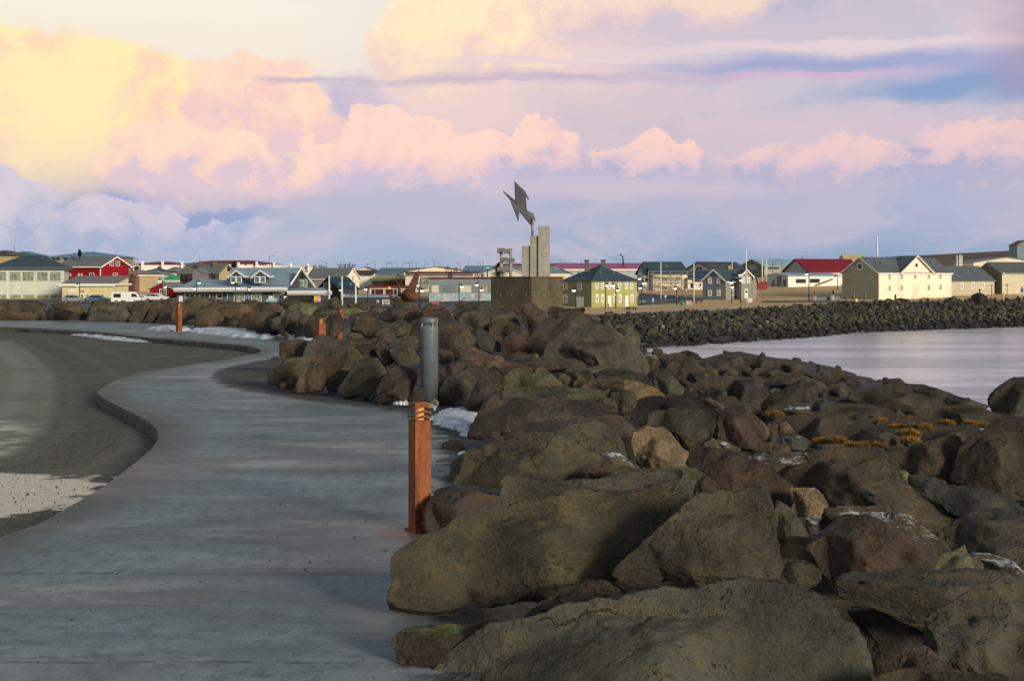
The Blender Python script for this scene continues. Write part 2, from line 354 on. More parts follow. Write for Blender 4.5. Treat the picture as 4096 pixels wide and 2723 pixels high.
dd = np.concatenate([np.arange(-6, 60, .5), np.arange(60, 130, 1.0), np.arange(130, 320, 1.5), np.arange(320, 900, 8), np.geomspace(900, 9000, 30)])
tt = np.concatenate([-np.geomspace(9000, 90, 24), np.arange(-88, -20, 2.5), np.arange(-20, 60, .8), np.arange(60, 140, 2.0), np.geomspace(142, 9000, 30)])
TX, TD = np.meshgrid(tt, dd)
TZ = terrain(TX, TD)
bury = (TX < 0) & (TD < 62); TZ = np.where(bury, np.minimum(TZ, -.3), TZ)
TZ = TZ - .45 * sstep(TX, -.2, .5) * (1 - sstep(TD, 60, 100)) * (1 - .5 * sstep(TX, 3, 9))
nr, nc_ = TX.shape
idx = np.arange(nr * nc_).reshape(nr, nc_)
quads = np.stack([idx[:-1, :-1], idx[:-1, 1:], idx[1:, 1:], idx[1:, :-1]], -1).reshape(-1, 4)

mg = bpy.data.materials.new("ground_soil"); mg.use_nodes = True; g = G(mg.node_tree); bs = mg.node_tree.nodes['Principled BSDF']
co = g.n('ShaderNodeTexCoord').outputs['Object']
X_, Y_, Z_ = g.xyz(co)
at = g.n('ShaderNodeAttribute'); at.attribute_name = 'grass'
n1 = g.noise(co, .12, 6, .65); n2 = g.noise(g.v('MULTIPLY', co, (.35, 1, 1)), .9, 5, .7); n3 = g.noise(co, 7, 5, .7)
grass = g.mix(g.sm(n1, .35, .65), (.56, .36, .15), (.72, .50, .25))
grass = g.mix(g.sm(n2, .5, .7, 0, .6), grass, (.42, .29, .14))
grass = g.mix(g.sm(g.noise(g.v('MULTIPLY', co, (.12, .5, 1)), .6, 5, .6), .60, .68, 0, .9), grass, (.52, .52, .55))
rocky = g.mix(g.sm(n3, .35, .65), (.022, .021, .020), (.055, .050, .045))
hillc = g.mix(g.sm(g.noise(co, .03, 6, .7), .4, .6), (.085, .045, .028), (.16, .10, .06))
c = g.mix(at.outputs['Fac'], rocky, grass)
c = g.mix(g.sm(Z_, 3.2, 5.5), c, hillc)
g.put(bs.inputs['Base Color'], c); bs.inputs['Roughness'].default_value = .95
b = g.n('ShaderNodeBump'); b.inputs['Strength'].default_value = .6; b.inputs['Distance'].default_value = .1; g.put(b.inputs['Height'], n3); mg.node_tree.links.new(b.outputs[0], bs.inputs['Normal'])
ground = mesh_obj("ground", np.stack([TX, TD, TZ], -1).reshape(-1, 3), quads, mg, smooth=True)
tag(ground, kind='structure')
a = ground.data.attributes.new('grass', 'FLOAT', 'POINT')
a.data.foreach_set('value', np.clip(sstep(TD - dwater(TX) - 22, -1, 2), 0, 1).reshape(-1).astype(np.float32))

# sea
ms = bpy.data.materials.new("sea_water"); ms.use_nodes = True; g = G(ms.node_tree); bs = ms.node_tree.nodes['Principled BSDF']
co = g.n('ShaderNodeTexCoord').outputs['Object']
bs.inputs['Base Color'].default_value = (.98, .95, .90, 1); bs.inputs['Metallic'].default_value = .96; bs.inputs['Roughness'].default_value = .19; bs.inputs['IOR'].default_value = 2.4
w1 = g.noise(g.v('MULTIPLY', co, (.55, 1, 1)), 1.1, 5, .6); w2 = g.noise(g.v('MULTIPLY', co, (.12, .5, 1)), .35, 3, .5)
calm = g.sm(g.noise(g.v('MULTIPLY', co, (.016, .085, 1)), 1.0, 3, .5, 1.2), .42, .60, .22, 1.0)
b = g.n('ShaderNodeBump'); b.inputs['Distance'].default_value = .7
g.put(b.inputs['Strength'], g.m('MULTIPLY', calm, .8)); g.put(b.inputs['Height'], g.m('ADD', w1, g.m('MULTIPLY', w2, .8)))
ms.node_tree.links.new(b.outputs[0], bs.inputs['Normal'])
sea = mesh_obj("sea", [(-60, 40, SEA), (600, 40, SEA), (600, 420, SEA), (-60, 420, SEA)], [(0, 1, 2, 3)], ms); tag(sea, kind='structure')

# path and road
KERB = [(-90, 2139), (0, 2139), (151, 2089), (242, 2040), (388, 1956), (485, 1889), (545, 1841), (606, 1792), (633, 1756), (636, 1722), (606, 1689), (545, 1653), (485, 1626),
        (412, 1589), (385, 1565), (412, 1544), (473, 1513), (576, 1483), (727, 1462), (909, 1435), (1042, 1407), (1045, 1395), (994, 1383), (897, 1373), (727, 1359), (582, 1347), (388, 1326), (227, 1317), (60, 1309)]
kl = [(-4.1, 2.0), (-3.95, 5.0), (-3.8, 8.0)] + [gp(*p)[:2] for p in KERB[1:]] + [(-23, 55.5), (-30, 58.5)]
kl = np.array(kl); seg = np.r_[0, np.cumsum(np.hypot(*np.diff(kl, axis=0).T))]
S = np.linspace(0, seg[-1], 700)
kx = np.interp(S, seg, kl[:, 0]); ky = np.interp(S, seg, kl[:, 1])
for _ in range(3):
    kx[1:-1] = (kx[:-2] + kx[1:-1] * 2 + kx[2:]) / 4; ky[1:-1] = (ky[:-2] + ky[1:-1] * 2 + ky[2:]) / 4
KS = np.stack([kx, ky], -1)
right = np.array([(-.15, 2.0), (-.15, 8), (0, 11), (.2, 15), (.3, 20), (-.5, 25), (-2.5, 29), (-2.6, 33), (-3.2, 37), (-4.5, 41), (-7.2, 46), (-10.5, 50), (-15.3, 55), (-20, 59.5), (-30, 64)])
sr = np.r_[0, np.cumsum(np.hypot(*np.diff(right, axis=0).T))]
# match each kerb sample with a right-hand sample by distance up to the bend, then along the bank
Dm = np.maximum.accumulate(ky); frac = (Dm - Dm[0]) / (Dm[-1] - Dm[0])
rx = np.interp(Dm, right[:, 1], right[:, 0]); ry = Dm + sstep(Dm, 36, 46) * 3.0
NC = 60
V = []; 
for j in range(NC + 1):
    t = (j / NC) ** 1.0
    V.append(np.stack([kx + (rx - kx) * t, ky + (ry - ky) * t, np.full_like(kx, 0.0) - (t < 1e-6) * .012], -1))
V = np.stack(V, 1).reshape(-1, 3)
ix = np.arange(700 * (NC + 1)).reshape(700, NC + 1)
Q = np.stack([ix[:-1, :-1], ix[:-1, 1:], ix[1:, 1:], ix[1:, :-1]], -1).reshape(-1, 4)
GRAV = [gp(*p)[:2] for p in [(1180, 1408), (1130, 1425), (1000, 1450), (880, 1475), (845, 1505), (880, 1535), (980, 1562), (1150, 1590), (1300, 1610), (1480, 1630), (1600, 1648), (1690, 1690), (1760, 1740), (1775, 1830), (1770, 1900), (1760, 2050), (1750, 2200), (1720, 2440), (1700, 2700)]] + [(-.2, 2)]
def edge_dist(P, line):
    """signed: positive to the right of the polyline (far to near)"""
    L = np.array(line); best = np.full(len(P), 1e9); sgn = np.ones(len(P))
    for a_, b_ in zip(L[:-1], L[1:]):
        d = b_ - a_; t = np.clip(((P - a_) @ d) / (d @ d), 0, 1); q = a_ + t[:, None] * d
        ds = np.hypot(*(P - q).T); cr = d[0] * (P[:, 1] - a_[1]) - d[1] * (P[:, 0] - a_[0])
        m = ds < best; best[m] = ds[m]; sgn[m] = np.sign(cr[m])
    return best * sgn
ed = edge_dist(V[:, :2], GRAV)
kd = np.tile(np.arange(NC + 1) / NC, 700)
edge_w = np.hypot(V[:, 0] - np.repeat(kx, NC + 1), V[:, 1] - np.repeat(ky, NC + 1))

def path_mat():
    m = bpy.data.materials.new("path_concrete"); m.use_nodes = True; g = G(m.node_tree); bs = m.node_tree.nodes['Principled BSDF']
    co = g.n('ShaderNodeTexCoord').outputs['Object']; X, Y, Z = g.xyz(co)
    ga = g.n('ShaderNodeAttribute'); ga.attribute_name = 'gravel'; ea = g.n('ShaderNodeAttribute'); ea.attribute_name = 'edge'
    n1 = g.noise(g.v('MULTIPLY', co, (.5, 1, 1)), .55, 6, .62, .4); n2 = g.noise(co, 3.2, 6, .65); n3 = g.noise(co, 60, 4, .75); n4 = g.noise(co, 170, 2, .8)
    streak = g.noise(g.v('MULTIPLY', co, (.55, 1.3, 1)), 1.1, 7, .68, .6)
    c = g.mix(g.sm(n1, .36, .64), (.058, .092, .120), (.26, .335, .395)); n5 = g.noise(co, 7, 9, .82)
    c = g.mix(g.sm(streak, .48, .64, 0, .7), c, (.36, .43, .50)); c = g.mix(g.sm(n5, .40, .52, .55, 0), c, (.055, .078, .09)); c = g.mix(g.sm(n5, .55, .68, 0, .5), c, (.38, .44, .47))
    c = g.mix(g.sm(streak, .32, .46, .7, 0), c, (.05, .072, .09))
    c = g.mix(g.sm(n2, .3, .7, .0, .35), c, (.19, .225, .24))
    c = g.mix(g.sm(n3, .38, .64, .28, .0), c, (.02, .022, .022))
    c = g.mix(g.sm(n4, .62, .80, 0, .75), c, (.62, .62, .58))
    # grime near the kerb edge
    c = g.mix(g.m('MULTIPLY', g.sm(g.m('ADD', ea.outputs['Fac'], g.m('MULTIPLY', n2, .7)), .35, 1.05, .8, 0), 1), c, (.085, .09, .075))
    # day joints across the path
    wob = g.m('MULTIPLY', g.m('SUBTRACT', g.noise(g.comb(X, 0, 0), 1.2, 4, .6), .5), .09)
    jm = None
    for yj in (6.85, 8.9, 13.7):
        q = g.sm(g.m('ABSOLUTE', g.m('ADD', g.m('SUBTRACT', Y, yj), wob)), .004, .017, 1, 0)
        jm = q if jm is None else g.m('MAXIMUM', jm, q)
    jm = g.m('MULTIPLY', jm, g.sm(n2, .36, .52))
    c = g.mix(g.m('MULTIPLY', jm, .75), c, (.02, .02, .02))
    vs = g.n('ShaderNodeTexVoronoi'); vs.inputs['Scale'].default_value = 38; g.put(vs.inputs['Vector'], co)
    grc = g.mix(vs.outputs['Color'], (.022, .026, .028), (.13, .135, .13), 'MIX')
    gm = g.sm(g.m('ADD', ga.outputs['Fac'], g.m('MULTIPLY', g.m('SUBTRACT', g.noise(g.v('MULTIPLY', co, (.6, 1, 1)), 4, 6, .7), .5), 1.1)), -.08, .12)
    pale = g.m('MULTIPLY', g.sm(g.m('ADD', ga.outputs['Fac'], g.m('MULTIPLY', n2, .6)), -.35, .2), g.m('SUBTRACT', 1, gm))
    c = g.mix(g.m('MULTIPLY', pale, .42), c, (.34, .37, .38))
    c = g.mix(gm, c, grc)
    # rust stain at the foot of the nearest bollard
    rs = g.v('LENGTH', g.v('MULTIPLY', g.v('SUBTRACT', co, (-.78, 10.32, 0)), (1.6, 1.1, 1)))
    c = g.mix(g.m('MULTIPLY', g.sm(g.m('ADD', rs, g.m('MULTIPLY', n2, .25)), .18, .62, .75, 0), 1), c, (.16, .055, .012))
    g.put(bs.inputs['Base Color'], c)
    wet = g.sm(n1, .34, .60, .34, .62)
    g.put(bs.inputs['Roughness'], g.m('ADD', wet, g.m('MULTIPLY', gm, .3))); bs.inputs['Specular IOR Level'].default_value = .28
    b = g.n('ShaderNodeBump'); b.inputs['Strength'].default_value = .7; b.inputs['Distance'].default_value = .012
    g.put(b.inputs['Height'], g.m('ADD', g.m('ADD', n3, g.m('MULTIPLY', n2, .8)), g.m('SUBTRACT', g.m('MULTIPLY', gm, g.m('MULTIPLY', vs.outputs['Distance'], 2.0)), jm))); m.node_tree.links.new(b.outputs[0], bs.inputs['Normal'])
    return m
M_PATH = path_mat()
path = mesh_obj("path", V, Q, M_PATH, smooth=True); tag(path, kind='structure')
for nm, arr in (('gravel', ed), ('edge', edge_w)):
    a = path.data.attributes.new(nm, 'FLOAT', 'POINT'); a.data.foreach_set('value', arr.astype(np.float32))
# kerb: vertical cast face with a worn top edge
M_KERB = mat("kerb_concrete", (.080, .078, .068), .85, .4, 4, .9, 14, streak=.5)
nrm = np.stack([-(np.gradient(ky)), np.gradient(kx)], -1); nrm /= np.linalg.norm(nrm, axis=1)[:, None]
kn = fbm(np.stack([kx, ky, ky * 0], -1) * 3.0, 9, 3) * .012
rows = [(0.0, -.012), (.015 , -.022), (.028, -.05), (.03, -.12), (.034, -.22)]
KV = np.stack([np.stack([kx + nrm[:, 0] * (o + kn * (k > 0)), ky + nrm[:, 1] * (o + kn * (k > 0)), np.full_like(kx, z)], -1) for k, (o, z) in enumerate(rows)], 1).reshape(-1, 3)
ix = np.arange(700 * 5).reshape(700, 5)
kerb = mesh_obj("kerb", KV, np.stack([ix[:-1, 1:], ix[:-1, :-1], ix[1:, :-1], ix[1:, 1:]], -1).reshape(-1, 4), M_KERB, smooth=True); tag(kerb, kind='structure')

ZR = -.16
def road_mat():
    m = bpy.data.materials.new("road_grit"); m.use_nodes = True; g = G(m.node_tree); bs = m.node_tree.nodes['Principled BSDF']
    co = g.n('ShaderNodeTexCoord').outputs['Object']; X, Y, Z = g.xyz(co)
    def att(n):
        a = g.n('ShaderNodeAttribute'); a.attribute_name = n; return a.outputs['Fac']
    pud, swept, sheen = att('puddle'), att('swept'), att('sheen')
    n1 = g.noise(g.v('MULTIPLY', co, (.4, 1, 1)), .8, 6, .65, .5); n2 = g.noise(co, 5, 6, .7); n3 = g.noise(co, 55, 4, .75); n4 = g.noise(co, 130, 2, .8)
    vs = g.n('ShaderNodeTexVoronoi'); vs.inputs['Scale'].default_value = 42; g.put(vs.inputs['Vector'], co)
    grit = g.mix(g.xyz(vs.outputs['Color'])[0], (.034, .036, .025), (.135, .135, .098)); n6 = g.noise(co, 14, 5, .75); grit = g.mix(g.sm(n6, .38, .5, .55, 0), grit, (.02, .02, .016)); grit = g.mix(g.sm(n6, .56, .68, 0, .5), grit, (.16, .155, .125))
    grit = g.mix(g.sm(n4, .62, .8, 0, .6), grit, (.28, .28, .25))
    sw = g.mix(g.sm(n2, .3, .7), (.14, .17, .125), (.20, .23, .18)); trk = g.m('SINE', g.m('ADD', g.m('MULTIPLY', swept, 7.0), g.m('MULTIPLY', n1, 5.0))); sw = g.mix(g.sm(trk, .1, .9, 0, .45), sw, (.26, .28, .24)); grit = g.mix(g.m('MULTIPLY', g.sm(trk, .4, 1, 0, .5), g.sm(swept, -2.6, -1.2)), grit, (.15, .15, .12))
    sm_ = g.sm(g.m('ADD', swept, g.m('MULTIPLY', g.m('SUBTRACT', n2, .5), .5)), -.05, .3)
    pale = g.sm(g.noise(g.v('MULTIPLY', co, (.25, 1, 1)), .9, 5, .6), .53, .68, 0, .7)
    c = g.mix(sm_, g.mix(pale, grit, (.125, .125, .105)), sw)
    c = g.mix(g.sm(n1, .3, .55, .4, 0), c, (.038, .040, .036))
    wet = g.sm(g.m('ADD', pud, g.m('MULTIPLY', g.m('SUBTRACT', g.m('ADD', g.m('MULTIPLY', g.noise(g.v('MULTIPLY', co, (.9, .45, 1)), 1.6, 3, .5), .55), g.m('MULTIPLY', g.noise(g.v('MULTIPLY', co, (.5, 1.6, 1)), 2.6, 8, .78), .5)), .525), 3.4)), -.03, .05)
    sh = g.m('MULTIPLY', g.sm(sheen, 0, 1), g.sm(g.noise(g.v('MULTIPLY', co, (.6, 1, 1)), 2.2, 6, .7), .42, .6))
    c = g.mix(g.m('MULTIPLY', wet, .85), c, (.02, .02, .02))
    g.put(bs.inputs['Base Color'], c)
    r = g.m('ADD', g.m('MULTIPLY', sm_, -.08), .72); r = g.m('SUBTRACT', r, g.m('MULTIPLY', sh, .42))
    g.put(bs.inputs['Roughness'], g.m('MAXIMUM', g.m('SUBTRACT', r, g.m('MULTIPLY', wet, .9)), .03))
    g.put(bs.inputs['IOR'], g.m('ADD', 1.45, g.m('MULTIPLY', wet, .9)))
    b = g.n('ShaderNodeBump'); b.inputs['Distance'].default_value = .014
    g.put(b.inputs['Strength'], g.m('SUBTRACT', .85, g.m('ADD', g.m('MULTIPLY', wet, .70), g.m('MULTIPLY', g.m('MULTIPLY', sm_, .35), g.m('SUBTRACT', 1, wet)))))
    g.put(b.inputs['Height'], g.m('ADD', g.m('MULTIPLY', n3, .6), g.m('ADD', n2, vs.outputs['Distance']))); m.node_tree.links.new(b.outputs[0], bs.inputs['Normal'])
    return m
rxs = np.concatenate([np.arange(-70, -16, 2.0), np.arange(-16, -2.6, .12)]); rys = np.concatenate([np.arange(2, 40, .16), np.arange(40, 58, .6)])
RX, RY = np.meshgrid(rxs, rys); RP = np.stack([RX.ravel(), RY.ravel()], -1)
kxi = np.interp(RP[:, 1], Dm + np.arange(700) * 1e-7, kx); keep = (RP[:, 0] < kxi + 1.1) | (RP[:, 1] > 34)
gm_ = keep.reshape(RX.shape); n_, m_ = RX.shape; ix = np.arange(n_ * m_).reshape(n_, m_)
cell = gm_[:-1, :-1] & gm_[1:, 1:] & gm_[:-1, 1:] & gm_[1:, :-1]
# the road keeps clear of the path where the path crosses behind it
q4 = np.stack([ix[:-1, :-1], ix[:-1, 1:], ix[1:, 1:], ix[1:, :-1]], -1)[cell]
road = mesh_obj("road", np.c_[RP, np.full(len(RP), ZR)], q4, road_mat()); tag(road, kind='structure')
def poly_sd(P, poly):
    n = len(poly); inside = np.zeros(len(P), bool); best = np.full(len(P), 1e9); A = np.array(poly)
    for i in range(n):
        a_, b_ = A[i], A[(i + 1) % n]; d = b_ - a_
        t = np.clip(((P - a_) @ d) / (d @ d), 0, 1); best = np.minimum(best, np.hypot(*(P - (a_ + t[:, None] * d)).T))
        c_ = ((a_[1] > P[:, 1]) != (b_[1] > P[:, 1])) & (P[:, 0] < (b_[0] - a_[0]) * (P[:, 1] - a_[1]) / (b_[1] - a_[1] + 1e-12) + a_[0]); inside ^= c_
    return np.where(inside, best, -best)
zr = lambda pts: [gp(x, y, ZR)[:2] for x, y in pts]
pud = poly_sd(RP, zr([(-500, 1890), (20, 1893), (200, 1898), (470, 1903), (520, 1890), (260, 2060), (100, 2066), (0, 2084), (-500, 2120)]))
pud = np.where(pud > 0, np.minimum(pud * 1.0, .75), pud * 2)
swp = poly_sd(RP, zr([(-900, 1355), (60, 1362), (150, 1410), (235, 1480), (262, 1560), (250, 1660), (200, 1740), (120, 1800), (0, 1850), (-900, 2050)]))
she = poly_sd(RP, zr([(-500, 1640), (100, 1660), (250, 1720), (200, 1790), (150, 1830), (60, 1850), (-500, 1860)]))
for nm, arr in (('puddle', pud), ('swept', np.clip(swp, -3, 3)), ('sheen', np.clip(she * 1.6, 0, 1))):
    a = road.data.attributes.new(nm, 'FLOAT', 'POINT'); a.data.foreach_set('value', arr.astype(np.float32))

# loose stones: nobody could count them
rng = np.random.default_rng(4)
def stones(name, pts, rmin, rmax, m):
    base = np.array([(1, 0, 0), (-1, 0, 0), (0, 1, 0), (0, -1, 0), (0, 0, 1), (0, 0, -1)], float)
    tri = np.array([(0, 2, 4), (2, 1, 4), (1, 3, 4), (3, 0, 4), (2, 0, 5), (1, 2, 5), (3, 1, 5), (0, 3, 5)])
    n = len(pts); r = rmin + (rmax - rmin) * rng.random(n) ** 3
    v = base[None] * (r[:, None, None] * (0.6 + .8 * rng.random((n, 6, 1)))) * np.array([1, 1, .55]) + np.asarray(pts)[:, None, :]
    f = (tri[None] + np.arange(n)[:, None, None] * 6).reshape(-1, 3)
    return tag(mesh_obj(name, v.reshape(-1, 3), f, m), kind='stuff')
pts = []
for _ in range(5200):       # on the path, thicker along the verge
    d = 5 * (45 / 5) ** rng.random(); x = rng.uniform(np.interp(d, Dm + np.arange(700) * 1e-7, kx) + .1, min(.3, right[0, 0]))
    e = edge_dist(np.array([[x, d]]), GRAV)[0]
    if e > -.1 or rng.random() < .16 + .4 * math.exp(e / .5): pts.append((x, d, .001))
tag(stones("path_grit", pts, .003, .011, mat("grit_dark", (.03, .03, .03), .8, .5, 9)), "dark loose grit scattered over the concrete path", "gravel")
pts = []
for _ in range(6500):
    d = 8 * (45 / 8) ** rng.random(); x = rng.uniform(max(-.6 * d, -16), np.interp(d, Dm + np.arange(700) * 1e-7, kx) - .05)
    e = poly_sd(np.array([[x, d]]), zr([(-900, 1355), (60, 1362), (150, 1410), (235, 1480), (262, 1560), (250, 1660), (200, 1740), (120, 1800), (0, 1850), (-900, 2050)]))[0]
    if e < 0 or rng.random() < .03: pts.append((x, d, ZR + .002))
tag(stones("road_grit", pts, .003, .012, mat("grit_brown", (.035, .034, .030), .8, .5, 9)), "dark loose grit scattered over the muddy roadside", "gravel")

# snow left along the path
M_SNOW = mat("snow", (.60, .66, .74), .6, .22, 7, 1.0, 25)
def snow(poly, z0, hgt, label, seed, nres=46):
    P = np.array([gp(x, y, z0)[:2] for x, y in poly]); lo, hi = P.min(0) - .05, P.max(0) + .05
    c = (lo + hi) / 2; gx, gy = np.meshgrid(np.linspace(lo[0], hi[0], nres), np.linspace(lo[1], hi[1], nres)); Q2 = np.stack([gx.ravel(), gy.ravel()], -1)
    s = poly_sd(Q2, [tuple(p) for p in P]); w = min((hi - lo).min(), 1.2)
    nz = fbm(np.c_[Q2, Q2[:, :1] * 0] * 4.0, seed, 4); n5 = fbm(np.c_[Q2, Q2[:, :1] * 0] * 14.0, seed + 5, 3)
    s = s + nz * w * .24 + n5 * .06
    h = np.sqrt(np.clip(s / (w * .3), 0, 1)) * hgt * (1 + .35 * nz + .25 * n5) - .03 * (s <= 0)
    z = np.where(s > 0, h, -.03); k = np.arange(nres * nres).reshape(nres, nres)
    qd = np.stack([k[:-1, :-1], k[:-1, 1:], k[1:, 1:], k[1:, :-1]], -1).reshape(-1, 4); qd = qd[(s[qd] > -.02).any(1)]
    use = np.unique(qd); rm = -np.ones(nres * nres, int); rm[use] = np.arange(len(use))
    o = mesh_obj("snow_patch", np.c_[Q2 - c, z][use], rm[qd], M_SNOW, smooth=True, loc=(c[0], c[1], z0 + .004))
    tag(o, label, "snow patch", "snow patches along the path")
snow([(228, 1324), (300, 1331), (420, 1340), (520, 1348), (600, 1356), (668, 1372), (600, 1371), (480, 1362), (400, 1352), (300, 1341), (232, 1331)], ZR, .07, "long thin strip of snow lying along the foot of the kerb", 1)
snow([(596, 1317), (640, 1314), (700, 1311), (752, 1318), (745, 1323), (690, 1324), (640, 1322)], 0, .1, "small snow strip behind the foot of the upright rust bollard by the kerb", 2)
snow([(760, 1327), (850, 1320), (905, 1322), (960, 1328), (1010, 1336), (1070, 1345), (1100, 1352), (1060, 1356), (990, 1352), (940, 1348), (860, 1338)], 0, .12, "longest snow patch on the path below the distant boulders", 3)
snow([(1150, 1359), (1190, 1352), (1246, 1354), (1250, 1360), (1180, 1364)], 0, .08, "snow patch beside the half hidden rust bollard", 4)
snow([(1536, 1612), (1580, 1600), (1620, 1594), (1662, 1602), (1655, 1616), (1600, 1620), (1560, 1618)], 0, .09, "snow patch left of the grey round bollard", 5)
snow([(1738, 1668), (1790, 1640), (1850, 1634), (1900, 1655), (1898, 1700), (1880, 1748), (1850, 1742), (1830, 1720), (1780, 1712), (1745, 1690)], 0, .035, "big snow patch between the nearest rust bollard and the boulders", 6)
snow([(1836, 1822), (1850, 1815), (1874, 1816), (1866, 1826), (1846, 1828)], 0, .03, "tiny snow scrap beside the small brown stone on the path", 7)
snow([(1718, 1628), (1735, 1624), (1752, 1634), (1735, 1640)], 0, .05, "small snow scrap at the foot of the grey round bollard", 8)
# ---------------------------------------------------------------- boulders
def ico(sub):
    bm = bmesh.new(); bmesh.ops.create_icosphere(bm, subdivisions=sub, radius=1)
    v = np.array([x.co[:] for x in bm.verts]); f = np.array([[q.index for q in x.verts] for x in bm.faces]); bm.free(); return v, f
ICO = {k: ico(k) for k in (2, 3, 4, 5, 6)}
def rock_shape(dirs, poly, dep, seed, n=2.6, nplanes=6, rough=.05, keep=False):
    """dirs: unit vectors; poly: outline (a, b) in metres round its middle, seen along the depth axis; dep: half depth"""
    P = np.asarray(poly, float); Pn = np.roll(P, -1, 0); smp = np.concatenate([P + (Pn - P) * t for t in np.linspace(0, 1, 40, endpoint=False)])
    ang = np.arctan2(smp[:, 1], smp[:, 0]); rad = np.hypot(smp[:, 0], smp[:, 1]); o = np.argsort(ang); ang, rad = ang[o], rad[o]
    bins = np.linspace(-math.pi, math.pi, 361); ri = np.interp(bins, np.r_[ang - 2 * math.pi, ang, ang + 2 * math.pi], np.r_[rad, rad, rad])
    k = np.array([1, 2, 3, 2, 1.]); k /= k.sum(); ri[:-1] = np.convolve(np.r_[ri[-3:-1], ri[:-1], ri[:2]], k, 'valid')[:360]; ri[-1] = ri[0]
    th = np.arctan2(dirs[:, 2], dirs[:, 0]); rr = np.interp(th, bins, ri)
    phi = np.arcsin(np.clip(np.hypot(dirs[:, 0], dirs[:, 2]), 0, 1)); e = 2 / n
    s = np.sin(phi) ** e; c = np.cos(phi) ** e * np.sign(dirs[:, 1]) * dep
    a = rr * s * np.cos(th); b = rr * s * np.sin(th)
    w = np.abs(P).max(0); rg = np.random.default_rng(seed)
    sz = float(min(w[0], w[1], dep) + .25 * max(w[0], w[1]))
    ua, ub = a / w[0], b / w[1]
    for q in range(nplanes):       # facets: cut only along the depth, so the outline keeps its shape
        t = rg.uniform(-1, 1); 
        if q == 0: na, nb, off = rg.uniform(-.35, .35), rg.uniform(1.1, 1.9), rg.uniform(.7, 1.05)      # a top face leaning back
        elif q == 1: na, nb, off = rg.uniform(-.15, .15), rg.uniform(-.5, -.2), rg.uniform(.7, .9)      # undercut foot
        else: na, nb, off = rg.choice([-1, 1]) * rg.uniform(.5, 1.7), rg.uniform(-.6, .9), rg.uniform(.5, 1.0)
        lim = dep * (off - na * ua - nb * ub + .15 * abs(t)); lim = np.maximum(lim, dep * .06)
        over = -c - lim; kk = .025 * dep
        c = np.where(c < 0, c + np.where(over > -kk, (over + kk) ** 2 / (4 * kk) * (over < kk) + over * (over >= kk), 0), c)
    p = np.stack([a, c, b], -1)
    if n > 2.4:
        for q in range(13):        # chamfers of broken faces
            nv = rg.normal(size=3); nv[0] *= .8; nv[2] *= .8; nv /= np.linalg.norm(nv); hh_ = p @ nv; ex = hh_ - hh_.max() * (rg.uniform(.93, .99) if keep else rg.uniform(.70, .92) if sz < .75 else rg.uniform(.80, .96))
            p = p - nv * np.maximum(ex, 0)[:, None]
    d = p / np.maximum(np.linalg.norm(p, axis=1, keepdims=True), 1e-6)
    f1 = fbm(p / sz * 1.1 + seed, seed, 3); f2 = fbm(p / sz * 3.6 + seed, seed + 7, 4, .55); rdg = 1 - np.abs(fbm(p / sz * 2.2 + seed * 2, seed + 13, 3)); f3 = fbm(p / sz * 11.0, seed + 3, 3, .6)
    sc_ = math.floor(seed % 3)
    f4 = fbm(p / sz * 26.0, seed + 4, 2, .6)
    disp = sz * (rough * .6 * f1 + rough * .7 * f2 + rough * 1.7 * (rdg - .78) * (.5 + .5 * (sc_ > 0)) + rough * .5 * f3 + rough * .2 * f4)
    return p + d * disp[:, None]
NROCK = [0]; ROCKS = []     # ROCKS: (px box centre, size px, colour key, object, hand label)
VW = {'F': (0, 0, 1), '1': (0, 1180, 2.359), '2': (1000, 1180, 2.359), '3': (1900, 1180, 2.359), '4': (1500, 1500, 1.96), '5': (2500, 1350, 2.359), '6': (3100, 1350, 2.3685), '7': (1500, 1900, 1.685), '8': (2800, 1900, 1.82)}
